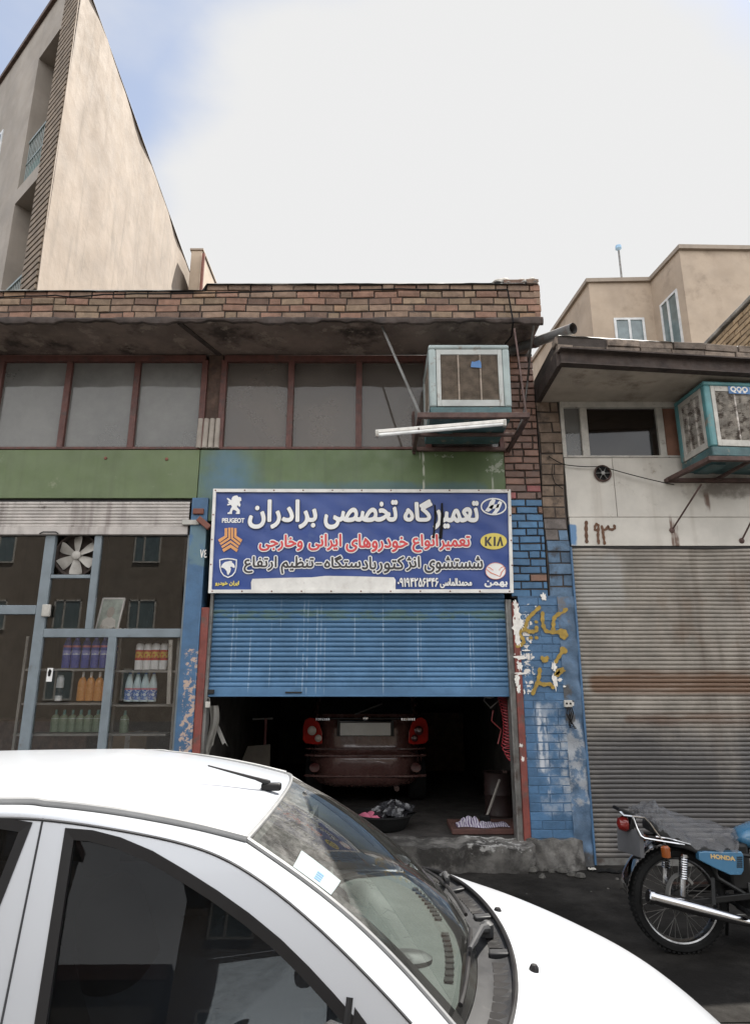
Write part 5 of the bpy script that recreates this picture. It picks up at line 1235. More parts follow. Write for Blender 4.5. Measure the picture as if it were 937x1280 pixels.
# coiled red air hose
HP = []
c0 = pt(626, 868, 6.68); c1 = pt(626, 950, 6.68)
turns = 21
for k in range(turns*12+1):
    t = k/(turns*12); a = 2*pi*turns*t; cx = c0.x+.05*sin(t*3.3)+(.0 if t < .8 else (t-.8)*.5); z = c0.z+(c1.z-c0.z)*t
    if t > .8: z = c0.z+(c1.z-c0.z)*(.8+.2*sin((t-.8)/.2*1.35)/1.0)
    HP.append((cx+.045*cos(a), 6.68+.045*sin(a), z+.014*sin(a)))
AH = thing('air_hose', 'red coiled air hose hanging inside the garage by the grey rail', 'hose', (c0.x, 6.75, c1.z))
m = MB(); m.tube(HP, .0048, 6); m.build('coil', mat('red_hose', (.36, .04, .05), .35), AH)
m = MB(); m.tube([pt(616, 888, 6.78), pt(614, 901, 6.78), pt(626, 912, 6.78), pt(622, 930, 6.78)], .007, 6); m.build('tail', mat('red_hose_dull', (.25, .04, .04), .4), AH)
m = MB(); m.lathe([(.05, 0), (.05, .05), (.03, .08)], (c0.x-.1, 6.8, c0.z-.04), 'z', 12); m.tube([(c0.x-.12, 6.78, c0.z+.02), (c0.x-.16, 6.76, c0.z-.06), (c0.x-.10, 6.75, c0.z-.13), (c0.x, 6.75, c0.z-.05)], .008, 6); m.build('fitting', M['rail_grey'], AH)
# striped rag on a red board
a = pt(601, 1038, 6.85)
BD = tag(MB().box(a.x-.30, a.x+.40, 6.66, 7.15, FL_Z+.004, FL_Z+.05).build('wooden_board', mat('red_brown_board_wood', (.075, .032, .025), .8, var=.3, bump=.3), bevel=.006), 'red-brown board lying on the garage floor by the right rail', 'board')
M['rag'] = mat('striped_rag', (.42, .40, .44), .95, var=.1, extra=lambda t, c, H: H['mixc'](H['mapr'](_wave(t, H), .35, .6), c, (.13, .10, .17)))

m = MB()
def rag(u, v):
    x = a.x-.24+.50*u; y = 6.72+.20*v+.03*sin(u*9)
    e = min(u, 1-u, v*.5, (1-v)*.5)*8; e = min(1, e)
    z = FL_Z+.056+e*(.045+.03*sin(u*17+v*5)+.02*sin(u*33-v*11)+.02*sin(v*14+u*6))*(.6+.4*sin(u*5+1))
    return (x, y, max(z, FL_Z+.053))
m.grid(rag, 60, 24, thick=(0, 0, -.002)); tag(m.build('rag', M['rag'], origin=(a.x, 6.8, FL_Z+.05)), 'crumpled white and purple striped rag on the red-brown board', 'cloth')
# black basin with a pink cloth and a plastic bag
c = pt(478, 1024, 6.95)
BS = thing('basin', 'black rubber basin on the garage floor behind the red car', 'basin', (c.x, 6.95, FL_Z))
m = MB(); m.lathe([(.0, 0), (.20, 0), (.23, .02), (.285, .125), (.30, .13), (.30, .145), (.28, .145), (.22, .03), (.0, .025)], (c.x, 6.95, FL_Z), 'z', 32, cap=False); m.build('bowl', M['rubber'], BS)
m = MB()
def pk(u, v): return (c.x-.24+.22*u, 6.80+.22*v, FL_Z+.10+.05*sin(pi*u)*sin(pi*v)+.02*sin(u*14+v*9))
m.grid(pk, 16, 16, thick=(0, 0, -.003)); tag(m.build('cloth', mat('pink_cloth', (.40, .10, .16), .9)), 'dull pink cloth lying in the black basin', 'cloth')
m = MB()
def bag(u, v):
    t = 2*pi*u; r = .15*sin(pi*min(.98, v*.9+.08))*(1+.18*sin(t*5+v*9)+.12*sin(t*9-v*14)); return (c.x+.12+r*cos(t)*1.25, 6.93+r*sin(t), FL_Z+.09+.16*v+.02*sin(t*4+v*11))
m.grid(bag, 40, 14); tag(m.build('plastic_bag', mat('black_plastic_bag', (.025, .025, .028), .18, spec=.7, bump=.6, bsc=25)), 'shiny crumpled black plastic bag in the basin', 'bag')
# white cloth strip and padlock at the left rail
a1 = pt(264, 882, 6.56)
m = MB()
def strip(u, v):
    return (a1.x-.02+.085*u+.02*sin(v*5), 6.56+.015*sin(u*8+v*4), a1.z-.45*v+(.05*u if v > .9 else 0)-.04*sin(u*5)*v)
m.grid(strip, 10, 24, thick=(0, .003, 0)); tag(m.build('cloth', mat('dirty_white_cloth', (.20, .19, .17), .95, var=.2)), 'dirty white cloth strip hanging from the left shutter rail', 'cloth')
m = MB(); k0 = pt(267, 915, 6.6); m.grid(lambda u, v: (k0.x+.05*u+.09*v, 6.62, k0.z+.06-.18*v+.02*sin(u*4)), 4, 10, thick=(0, .003, 0)); tag(m.build('cloth_scrap', M['shelf']), 'thin cloth scrap dangling beside the white strip', 'cloth')
q = pt(260, 877, 6.42); PK = thing('padlock', 'small pale padlock hanging at the left end of the blue shutter', 'padlock', q)
m = MB(); m.box(q.x-.022, q.x+.022, 6.41, 6.43, q.z-.055, q.z); m.build('body', M['frame_white'], PK, bevel=.004)
m = MB(); m.tube([(q.x-.014, 6.42, q.z)]+[(q.x+.014*cos(t), 6.42, q.z+.02+.014*sin(t)) for t in (pi, 2.5, 2, 1.57, 1, .6, 0)]+[(q.x+.014, 6.42, q.z)], .004, 6); m.build('shackle', M['rail_grey'], PK)
# broom handle leaning, stand, panel, drum
m = MB(); b0 = pt(608, 1042, 6.9); b1 = pt(624, 975, 7.2); BRM = thing('broom', 'old broom leaning inside the right side of the garage door', 'broom', (b0.x, b0.y, FL_Z+.05))
m.tube([(b0.x, b0.y, FL_Z+.10), b1], .013, 8); m.build('handle', mat('grey_wood_handle', (.22, .20, .18), .7), BRM)
m = MB(); m.obox((b0.x-.01, b0.y, FL_Z+.09), .10, .05, .08); m.build('head', M['rubber'], BRM, bevel=.012)
c = pt(330, 955, 8.4); ST = thing('work_stand', 'thin reddish stand with a pale crossbar in the dark left half of the garage', 'stand', (c.x, 8.4, FL_Z))
m = MB(); m.tube([(c.x, 8.4, FL_Z), (c.x, 8.4, pt(330, 898, 8.4).z)], .018, 8); m.build('post', mat('red_post', (.14, .04, .04), .6), ST)
m = MB(); e1, e2 = pt(316, 899, 8.4), pt(341, 898, 8.4); m.bar(e1, e2, .02, .02); m.build('crossbar', M['rail_grey'], ST)
m = MB(); m.bar((c.x-.2, 8.4, FL_Z+.02), (c.x+.2, 8.4, FL_Z+.02), .03, .03); m.bar((c.x, 8.2, FL_Z+.02), (c.x, 8.6, FL_Z+.02), .03, .03); m.build('foot', M['bracket'], ST)
m = MB(); l0 = pt(268, 990, 7.2); l1 = pt(350, 905, 7.6)
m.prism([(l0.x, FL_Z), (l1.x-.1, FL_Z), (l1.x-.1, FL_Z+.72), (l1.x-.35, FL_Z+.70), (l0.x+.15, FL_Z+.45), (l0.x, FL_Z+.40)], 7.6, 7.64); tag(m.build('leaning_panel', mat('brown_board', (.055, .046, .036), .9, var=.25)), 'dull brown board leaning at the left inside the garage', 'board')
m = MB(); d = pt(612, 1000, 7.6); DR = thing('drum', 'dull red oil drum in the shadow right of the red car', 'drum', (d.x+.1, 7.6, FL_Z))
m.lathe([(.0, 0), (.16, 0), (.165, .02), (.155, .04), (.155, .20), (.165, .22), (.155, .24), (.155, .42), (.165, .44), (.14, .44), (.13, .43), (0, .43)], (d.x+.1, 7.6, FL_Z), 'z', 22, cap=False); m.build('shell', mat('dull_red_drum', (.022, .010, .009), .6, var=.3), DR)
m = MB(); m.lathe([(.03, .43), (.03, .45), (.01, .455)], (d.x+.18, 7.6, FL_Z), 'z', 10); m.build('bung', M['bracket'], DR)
m = MB(); m.box(.55, 1.45, 11.2, 11.9, FL_Z, FL_Z+.9); tag(m.build('workbench', M['wood_dark'], bevel=.02), 'dark workbench at the back of the garage', 'bench')

# scraps on the pavement
q = pz(712, 1062, .13)
m = MB(); m.grid(lambda u, v: (q.x-.03+.06*u, 6.30+.04*v, .125+.012*sin(u*9)*sin(v*7)), 8, 6, thick=(0, 0, -.002)); tag(m.build('paper_scrap', M['frame_white']), 'small white paper scrap on the pavement at the foot of the blue pier', 'litter')
q = pz(752, 1083, .11)
m = MB(); m.grid(lambda u, v: (q.x-.10+.2*u, 6.25+.05*v+.02*sin(u*6), .12+.018*sin(u*8)*sin(v*5)), 14, 5, thick=(0, 0, -.003)); tag(m.build('plastic_scrap', M['rubber']), 'flattened dark plastic scrap lying before the steel shutter', 'litter')
# ------------------------------------------------------------------ motorcycle in front of the steel shutter
M['moto_blue'] = mat('blue_tank_paint', (.042, .135, .235), .25, var=.08, coat=.7)
M['moto_orange'] = mat('orange_stripe', (.50, .085, .03), .35)
M['moto_black'] = mat('black_frame_paint', (.008, .008, .008), .45, var=.2, spec=.3)
M['engine'] = mat('dull_engine_alloy', (.05, .05, .05), .5, .7, var=.3, bump=.2)
M['dull_chrome'] = mat('dull_chrome_rim', (.20, .20, .20), .28, 1.0, var=.3, dirt=(.05, .04, .035), dlo=.5, dhi=.75, dsc=14)
M['amber'] = mat('amber_lens', (.22, .055, .008), .15, coat=.6)
M['seat'] = mat('black_seat', (.015, .015, .015), .55)
YM = 4.60
WR = pt(846, 1123, YM); RT = .302
MO = thing('motorcycle', 'blue motorcycle parked before the rusty shutter, chrome exhaust and spoked rear wheel showing', 'motorcycle', (WR.x+.6, YM, .09))
def zm_(x, y): return (760+x/5.294, 980+y/5.294)
def mp_(x, y, Y=YM): return pt(*zm_(x, y), Y)
def moto_wheel(c):
    prof = [(RT-.062, -.030), (RT-.045, -.043), (RT-.02, -.043), (RT-.006, -.026), (RT, 0), (RT-.006, .026), (RT-.02, .043), (RT-.045, .043), (RT-.062, .030)]
    m = MB(); m.lathe(prof, c, 'y', 48, cap=False)
    for k in range(60):
        for s in (-1, 1):
            t = 2*pi*(k+.25*s)/60; r = RT-.010; m.obox((c.x+r*cos(t), c.y+s*.026, c.z+r*sin(t)), .014, .018, .016, Matrix.Rotation(-t, 3, 'Y').to_euler())
    wh = m.build('wheel', M['rubber'], MO)
    m = MB(); m.lathe([(RT-.058, -.034), (RT-.066, -.030), (RT-.075, -.012), (RT-.075, .012), (RT-.066, .030), (RT-.058, .034), (RT-.064, .02), (RT-.064, -.02), (RT-.058, -.034)], c, 'y', 56, cap=False); m.build('rim', M['dull_chrome'], wh)
    m = MB()
    for k in range(36):
        t = 2*pi*k/36; s = 1 if k % 2 else -1; t2 = t+(.5 if k % 4 < 2 else -.5)
        m.tube([(c.x+.055*cos(t2), c.y+s*.035, c.z+.055*sin(t2)), (c.x+(RT-.07)*cos(t), c.y, c.z+(RT-.07)*sin(t))], .0016, 4, caps=False)
    m.build('spokes', M['rail_grey'], wh)
    m = MB(); m.lathe([(.0, -.075), (.02, -.075), (.022, -.05), (.06, -.048), (.066, -.03), (.066, .03), (.06, .05), (.02, .06), (.0, .06)], c, 'y', 26, cap=False)
    for k in range(8):
        t = 2*pi*k/8; m.lathe([(.008, -.050), (.006, -.054), (.001, -.055)], (c.x+.045*cos(t), c.y, c.z+.045*sin(t)), 'y', 7)
    m.build('hub', M['engine'], wh)
moto_wheel(WR); WF = Vector((WR.x+1.21, YM, WR.z)); moto_wheel(WF)
# rear mudguard (chrome) with its turned-up tail
m = MB()
def guard(u, v):
    t = radians(168-130*u) if u > .12 else radians(168+40*(.12-u)/.12*0)
    t = radians(175-135*u); r = RT+.035; a = (v-.5)*2
    return (WR.x+r*cos(t)+.0, YM+.062*a, WR.z+r*sin(t)-.018*a*a+.02)
m.grid(guard, 30, 8, thick=(0, 0, -.002)); m.build('mudguard', M['chrome'], MO)
m = MB()
p0, p1 = mp_(262, 372), mp_(180, 455)
m.grid(lambda u, v: (p0.x+(p1.x-p0.x)*u, YM-.07+.14*v, p0.z+(p1.z-p0.z)*u-.025*(2*v-1)**2+.012*sin(pi*u)), 8, 8, thick=(0, 0, -.003)); m.build('mudguard_tail', M['chrome'], MO)
# number plate, tail light, indicators
a, b = mp_(68, 462), mp_(172, 292)
m = MB(); T = lambda x, y, z: (x-.0, y, z); xs0, xs1 = a.x, b.x
m.prism([(xs0+.01, a.z), (xs1-.01, a.z), (xs1, a.z+.01), (xs1, b.z-.01), (xs1-.01, b.z), (xs0+.01, b.z), (xs0, b.z-.01), (xs0, a.z+.01)], YM-.10, YM+.10, T=lambda x, y, z: (xs0+(x-xs0)*.22+.02+(z-a.z)*.05+(y-YM)*-.35+.045, y, z)); m.build('number_plate', mat('grey_plate_back', (.085, .085, .09), .6), MO)
c = mp_(118, 262)
m = MB(); m.lathe([(.045, 0), (.048, .02), (.035, .05), (.01, .06)], (c.x+.03, YM, c.z), 'x', 16); m2 = MB()
m2.add([Vector((2*c.x-v[0]+.03, v[1], v[2])) for v in m.v], m.f); m2.build('tail_light', mat('dull_red_lens', (.15, .012, .010), .2, coat=.4), MO)
m = MB(); a = mp_(48, 158); b = mp_(160, 205); m.bar(a, b, .12, .022); m.bar(b, mp_(140, 300), .06, .03); m.build('tail_bracket', M['moto_black'], MO, bevel=.005)
for s in (-1, 1):
    c = mp_(360, 438, YM-.12); m = MB(); m.lathe([(.012, -.035), (.026, -.03), (.028, .0), (.028, .025), (.015, .035)], (c.x, YM+s*.16, c.z), 'z', 12); m.build('indicator', M['amber'], MO)
    m = MB(); m.tube([(c.x+.03, YM+s*.06, c.z+.05), (c.x, YM+s*.16, c.z+.035)], .008, 6); m.build('indicator_stalk', M['moto_black'], MO)
# chrome grab rail
for s in (-1, 1):
    m = MB(); Y_ = YM+s*.12
    m.tube([mp_(75, 180, YM+s*.05), mp_(105, 208, YM+s*.08), mp_(155, 213, Y_), mp_(235, 222, Y_), mp_(270, 255, Y_), mp_(300, 300, Y_), mp_(352, 368, Y_)], .0085, 8)
    m.tube([mp_(158, 215, Y_), mp_(185, 290, Y_), mp_(212, 342, Y_), mp_(235, 358, Y_), mp_(350, 378, Y_), mp_(500, 402, Y_)], .0085, 8)
    m.tube([mp_(310, 348, Y_), mp_(400, 362, Y_), mp_(540, 400, Y_)], .007, 8); m.build('grab_rail', M['chrome'], MO)
# seat
def sec(x, zt_, hw, h):
    return [(x, YM+hw*q[0], zt_+h*q[1]) for q in ((-1, -1), (-1.03, -.5), (-.92, -.12), (-.55, 0), (0, .05), (.55, 0), (.92, -.12), (1.03, -.5), (1, -1))]
s0, s1, s2, s3 = mp_(215, 205), mp_(330, 225), mp_(560, 330), mp_(850, 400)
m = MB(); m.loft([sec(s0.x+.03, s0.z-.03, .08, .06), sec(s0.x+.07, s0.z-.025, .105, .08), sec(s1.x, s1.z-.03, .11, .09), sec(s2.x, s2.z-.03, .11, .075), sec(s2.x+.12, s2.z-.055, .10, .07), sec(s3.x, s3.z-.01, .08, .06)]); m.build('seat', M['seat'], MO, bevel=.01)
# side panel with its lettering
m = MB(); YS_ = YM-.135
pan = [zm_(*p) for p in ((598, 452), (640, 446), (760, 452), (880, 448), (893, 470), (895, 575), (880, 602), (800, 602), (700, 556), (600, 505))]
m.prism([xz(px, py, YS_) for px, py in pan], YS_, YS_+.05); sp_ = m.build('side_panel', M['moto_blue'], MO, bevel=.010, seg=3)
m = MB(); m.prism([(p.x, p.z) for p in (pt(*q, YS_) for q in pan)], YM+.09, YM+.135); m.build('side_panel', M['moto_blue'], MO, bevel=.010)
a, b = mp_(680, 505, YS_-.002), mp_(832, 478, YS_-.002)
t = text_mesh('HONDA', a.x, b.x, a.z, b.z, YS_-.0015, T=lambda x, y, z: (x, y, z-.10*(x-a.x)+.012), off=.0022, ext=.0015); t.build('lettering', mat('gold_lettering', (.62, .45, .22), .35, .5), sp_, recalc=False)
m = MB()
for k in range(6):
    q = mp_(866, 484+13*k, YS_); m.box(q.x-.018, q.x+.018, YS_-.0015, YS_+.004, q.z-.0035, q.z+.0035)
m.build('vent_slots', M['moto_black'], sp_)
# tank
m = MB(); tk = mp_(840, 262); zt_ = mp_(930, 252).z; rings = []
for u, hw, top, bot in ((0, .05, -.07, -.11), (.04, .09, -.025, -.145), (.14, .125, .005, -.16), (.28, .145, .012, -.165), (.42, .14, .0, -.165), (.52, .11, -.03, -.15), (.56, .05, -.07, -.12)):
    x = tk.x-.02+u; rings.append([(x, YM+hw*cos(t), zt_+(top+bot)/2+(top-bot)/2*math.copysign(abs(sin(t))**.8, sin(t))) for t in [2*pi*k/24 for k in range(24)]])
m.loft(rings); tn = m.build('tank', M['moto_blue'], MO, angle=60)
m = MB(); q0 = mp_(862, 388, YM-.15).z; q1 = mp_(862, 345, YM-.15).z
m.grid(lambda u, v: (tk.x+.04+.42*u, YM-(.112+.044*sin(pi*min(1, u*.9+.12)))-.004, q0+(q1-q0)*v-.006*u), 16, 4, thick=(0, .004, 0)); m.build('tank_stripe', M['moto_orange'], tn)
m = MB(); m.lathe([(.03, 0), (.03, .012), (.0, .016)], (tk.x+.27, YM, zt_+.012), 'z', 16, cap=False); m.build('filler_cap', M['chrome'], tn)
# frame, swing arm, shocks, engine
m = MB(); e0 = mp_(700, 700); X0 = tk.x
for s in (-1, 1):
    m.tube([mp_(300, 375, YM+s*.09), mp_(600, 430, YM+s*.09), (X0+.1, YM+s*.08, zt_-.19)], .014, 8)
    m.tube([mp_(640, 440, YM+s*.09), mp_(720, 620, YM+s*.09), (X0-.02, YM+s*.09, .42)], .014, 8)
    m.tube([(X0-.02, YM+s*.09, .42), (X0+.32, YM+s*.08, .30), (X0+.52, YM+s*.05, .62), (X0+.60, YM, .92)], .014, 8)
m.tube([(X0-.1, YM, zt_-.18), (X0+.62, YM, zt_-.03)], .018, 8); m.build('frame', M['moto_black'], MO)
m = MB()
for s in (-1, 1): m.bar((WR.x-.03, YM+s*.10, WR.z), (X0-.0, YM+s*.10, .43), .025, .035)
m.build('swing_arm', M['moto_black'], MO, bevel=.004)
for s in (-1, 1):
    a, b = mp_(500, 470, YM-.13), mp_(492, 742, YM-.13); a.y = b.y = YM+s*.125
    m = MB(); m.tube([a, b], .010, 8); m.tube([a.lerp(b, .55), b], .017, 10); m.tube([a.lerp(b, -.02), a.lerp(b, .06)], .022, 10)
    sh_ = m.build('shock_absorber', M['chrome'], MO)
    m = MB(); H_ = []
    for k in range(9*10+1):
        t = k/90; p = a.lerp(b, .06+.52*t); H_.append(p+Vector((.024*cos(2*pi*9*t), .024*sin(2*pi*9*t), 0)))
    m.tube(H_, .0045, 5); m.build('spring', M['chrome'], sh_)
m = MB()
def cc(u, v):
    t = radians(190-150*u); r = .115; return (WR.x-.005+r*cos(t)*(.75+.0*v)-.01, YM-.115+.05*v, WR.z+.02+r*sin(t)*1.15)
m.grid(cc, 20, 3, thick=(.012, 0, .012)); m.build('chain_cover', mat('grey_cast_cover', (.16, .155, .145), .6, .3), MO)
m = MB(); m.box(X0-.02, X0+.34, YM-.10, YM+.10, .30, .50); m.lathe([(.0, -.135), (.085, -.13), (.095, -.10), (.095, .10), (.0, .12)], (X0+.10, YM, .41), 'y', 24, cap=False)
for k in range(9): m.box(X0+.14-.01*k*.3, X0+.34-.004*k, YM-.085, YM+.085, .505+.024*k, .515+.024*k)
m.box(X0+.18, X0+.30, YM-.05, YM+.05, .5, .74); m.build('engine', M['engine'], MO, bevel=.006)
m = MB(); m.box(X0-.12, X0+.02, YM-.09, YM+.09, .45, .72); m.build('air_box', M['moto_black'], MO, bevel=.02)
# exhaust
a, b = mp_(258, 742, YM-.165), pt(940, 1154.5, YM-.165)
m = MB(); d = (b-a).normalized()
m.tube([a, a+d*.005, a+d*.03, a+d*.031, a+d*.30, b], [.036, .043, .043, .037, .036, .023], 18); m.tube([b, b+d*.25, (X0+.45, YM-.13, .36), (X0+.50, YM-.08, .55), (X0+.42, YM-.03, .66)], .019, 12)
ex = m.build('exhaust', M['chrome'], MO)
m = MB(); m.lathe([(.03, -.002), (.001, -.001)], (0, 0, 0), 'x', 12, cap=False); q = d.to_track_quat('X', 'Z'); mm = MB(); mm.add([q @ Vector(v)+a-d*.001 for v in m.v], m.f); mm.build('outlet', M['cable'], ex)
m = MB(); m.bar(mp_(690, 620, YM-.12), mp_(700, 800, YM-.15), .02, .012); m.tube([(X0-.08, YM-.24, .36), (X0-.08, YM+.24, .36)], .012, 8); m.tube([(X0-.08, YM-.26, .36), (X0-.08, YM-.17, .36)], .02, 10); m.build('foot_peg', M['moto_black'], MO)
m = MB(); m.tube([(X0-.05, YM+.12, .38), (X0-.02, YM+.26, .10)], .011, 8); m.build('side_stand', M['moto_black'], MO)
# front end (runs out of the picture)
m = MB()
for s in (-1, 1): m.tube([(WF.x, YM+s*.085, WF.z), (WF.x-.27, YM+s*.085, WF.z+.62)], [.022, .017], 10)
m.build('fork', M['chrome'], MO)
m = MB(); m.tube([(WF.x-.42, YM-.36, WF.z+.72), (WF.x-.34, YM-.2, WF.z+.74), (WF.x-.29, YM-.06, WF.z+.68), (WF.x-.29, YM+.06, WF.z+.68), (WF.x-.34, YM+.2, WF.z+.74), (WF.x-.42, YM+.36, WF.z+.72)], .011, 8); m.build('handlebar', M['chrome'], MO)
m = MB(); m.lathe([(.03, -.09), (.07, -.05), (.085, .02), (.08, .05), (.0, .06)], (WF.x-.18, YM, WF.z+.55), 'x', 22, cap=False); m.build('headlight', M['moto_black'], MO)
m = MB()
def fg(u, v):
    t = radians(165-120*u); a = (v-.5)*2; return (WF.x+(RT+.03)*cos(t), YM+.055*a, WF.z+(RT+.03)*sin(t)-.015*a*a)
m.grid(fg, 20, 6, thick=(0, 0, -.003)); m.build('front_mudguard', M['chrome'], MO)
# cables, chain and brake rod
for k_, (dy, r_) in enumerate(((-.04, .005), (.02, .005), (.05, .004))):
    m = MB(); m.tube([(WF.x-.40, YM+dy*4, WF.z+.70), (WF.x-.25, YM+dy*2, WF.z+.62+.04*k_), (X0+.45, YM+dy, .80+.03*k_), (X0+.30, YM+dy, .72)], r_, 5); m.build('control_cable', M['cable'], MO)
m = MB(); m.tube([(WR.x, YM+.06, WR.z+.07), (X0+.02, YM+.06, .46)], .008, 5); m.tube([(WR.x, YM+.06, WR.z-.07), (X0+.02, YM+.06, .37)], .008, 5); m.build('chain', M['bracket'], MO)
m = MB(); m.tube([(WR.x+.01, YM-.10, WR.z-.07), (X0-.02, YM-.15, .34)], .005, 5); m.build('brake_rod', M['rail_grey'], MO)
# plastic sheet thrown over the seat
PLM = bpy.data.materials.new('clear_dusty_plastic'); PLM.use_nodes = True; t_ = PLM.node_tree; b_ = t_.nodes['Principled BSDF']
b_.inputs['Base Color'].default_value = (.13, .13, .137, 1); b_.inputs['Roughness'].default_value = .16; b_.inputs['Alpha'].default_value = .42
bn_ = N(t_, 'ShaderNodeBump'); bn_.inputs['Strength'].default_value = .4; bn_.inputs['Distance'].default_value = .02; nn_ = N(t_, 'ShaderNodeTexNoise'); nn_.inputs['Scale'].default_value = 7; nn_.inputs['Detail'].default_value = 6
tn_ = N(t_, 'ShaderNodeTexCoord'); mn_ = N(t_, 'ShaderNodeMapping'); mn_.inputs['Scale'].default_value = (1, 1.6, .7); t_.links.new(tn_.outputs['Object'], mn_.inputs['Vector']); t_.links.new(mn_.outputs['Vector'], nn_.inputs['Vector'])
t_.links.new(nn_.outputs['Fac'], bn_.inputs['Height']); t_.links.new(bn_.outputs['Normal'], b_.inputs['Normal'])
top = [(205, 178), (250, 150), (300, 118), (335, 150), (400, 182), (500, 215), (620, 250), (740, 265), (840, 312), (858, 330)]
bot = [(225, 205), (262, 238), (300, 262), (345, 300), (400, 335), (500, 392), (600, 432), (700, 440), (800, 442), (858, 438)]
m = MB()
def sheet(u, v):
    k = u*(len(top)-1); i = min(int(k), len(top)-2); f = k-i
    tp = Vector(top[i]).lerp(Vector(top[i+1]), f); bt = Vector(bot[i]).lerp(Vector(bot[i+1]), f)
    a = v*2-1          # -1 near edge .. +1 far edge
    P0 = mp_(tp.x, tp.y, YM); P1 = mp_(bt.x, bt.y, YM-.14)
    e = abs(a); y = YM+.145*a*(1 if e < .9 else 1.0)
    z = P0.z + (P1.z-P0.z)*(e**2.6) + .010*sin(u*37+a*6)+.008*sin(u*71-a*9)*e+.006*sin(a*17+u*9)
    x = P0.x + (P1.x-P0.x)*e + .006*sin(a*21+u*13)
    return (x, y+.008*sin(u*53+v*3)*e, z)
m.grid(sheet, 90, 44); tag(m.build('plastic_sheet', PLM, origin=(s2.x, YM, .8)), 'crumpled translucent plastic sheet draped over the motorcycle seat', 'plastic sheet')
# ------------------------------------------------------------------ white hatchback in the foreground
TH = radians(3.0); CCX, CCY = -.33, 2.27
def W(l, w_, z): return Vector((CCX+l*cos(TH)-w_*sin(TH), CCY+l*sin(TH)+w_*cos(TH), z))
def loc(p): dx, dy = p.x-CCX, p.y-CCY; return (dx*cos(TH)+dy*sin(TH), -dx*sin(TH)+dy*cos(TH), p.z)
SK = .32; SW = .64; SZ = 1.37
def wside(z): return SW+(SZ-z)*SK
def on_side(px, py, w0=None):
    "photo pixel -> (l, z) on the near side plane (or on w = w0)"
    d = ray(px, py); f = lambda t: (lambda q: q[1] + (wside(q[2]) if w0 is None else -w0))(loc(Vector((d.x*t, d.y*t, EYE+d.z*t))))
    a, b = f(1.0), f(2.0); t = 1.0 - a/(b-a); q = loc(Vector((d.x*t, d.y*t, EYE+d.z*t))); return (q[0], q[2])
M['car_white'] = mat('silver_white_car_paint', (.50, .515, .54), .30, .40, var=0, coat=.4, rvar=False)
M['trim_black'] = mat('black_window_rubber', (.008, .007, .007), .5, var=.2, spec=.3)
M['trim_grey'] = mat('grey_roof_moulding', (.17, .17, .168), .45, var=.15)
M['seam'] = mat('dark_panel_gap', (.03, .03, .032), .8)
M['cowl'] = mat('grey_black_cowl_plastic', (.014, .014, .015), .5, var=.3, dirt=(.055, .052, .048), dlo=.55, dhi=.75, dsc=9, spec=.3)
M['dash'] = mat('grey_dashboard', (.05, .056, .053), .7, var=.08, bump=.2, bsc=90)
M['dark_fabric'] = mat('dark_seat_fabric', (.022, .022, .024), .9, var=.2)
def ws_mask(t, fac, tcn, L):
    a = N(t, 'ShaderNodeAttribute', attribute_name='Par'); sx = N(t, 'ShaderNodeSeparateColor'); L(a.outputs['Color'], sx.inputs[0])
    def op(o, *v):
        n = N(t, 'ShaderNodeMath', operation=o)
        for i, q in enumerate(v):
            if isinstance(q, bpy.types.NodeSocket): L(q, n.inputs[i])
            else: n.inputs[i].default_value = q
        return n.outputs[0]
    def sm(x, a_, b_, c=0, d=1):
        n = N(t, 'ShaderNodeMapRange', interpolation_type='SMOOTHSTEP'); L(x, n.inputs['Value'])
        for k, v in zip(('From Min', 'From Max', 'To Min', 'To Max'), (a_, b_, c, d)): n.inputs[k].default_value = v
        return n.outputs['Result']
    A, B = op('MULTIPLY', op('SUBTRACT', sx.outputs[0], .5), 1.24), op('MULTIPLY', sx.outputs[1], .70)
    def wiped(pa, pb, r):
        d = op('SQRT', op('ADD', op('POWER', op('ABSOLUTE', op('SUBTRACT', A, pa)), 2.0), op('POWER', op('ABSOLUTE', op('SUBTRACT', B, pb)), 2.0))); return sm(d, r-.012, r+.012)
    dirty = op('MINIMUM', wiped(*WIPE1), wiped(*WIPE2))
    n = N(t, 'ShaderNodeTexNoise'); n.inputs['Scale'].default_value = 26; n.inputs['Detail'].default_value = 8; n.inputs['Roughness'].default_value = .7; L(tcn.outputs['Object'], n.inputs['Vector'])
    n2 = N(t, 'ShaderNodeTexNoise'); n2.inputs['Scale'].default_value = 70; n2.inputs['Detail'].default_value = 3; L(tcn.outputs['Object'], n2.inputs['Vector'])
    spots = sm(n2.outputs['Fac'], .70, .75, 0, .75)
    d1 = op('ADD', op('MULTIPLY', sm(n.outputs['Fac'], .35, .75, .10, .42), dirty), op('MULTIPLY', spots, op('ADD', op('MULTIPLY', dirty, .8), .08)))
    return op('MINIMUM', op('ADD', d1, .035), .95)
WIPE1 = (-.05, .72, .65); WIPE2 = (.28, .80, .58)
M['windscreen'] = glass('windscreen_glass', (.80, .86, .84), .05, (.21, .205, .195), .0, 1.5, 4, dmask=ws_mask)
M['side_glass'] = glass('tinted_side_glass', (.34, .35, .37), .012, (.2, .2, .2), .0, 1.40, 6, boost=.42)
WC = thing('parked_car', 'white sunlit hatchback in front of the shops, with tinted side windows and dusty windscreen', 'car', (CCX-.1, CCY, .0))
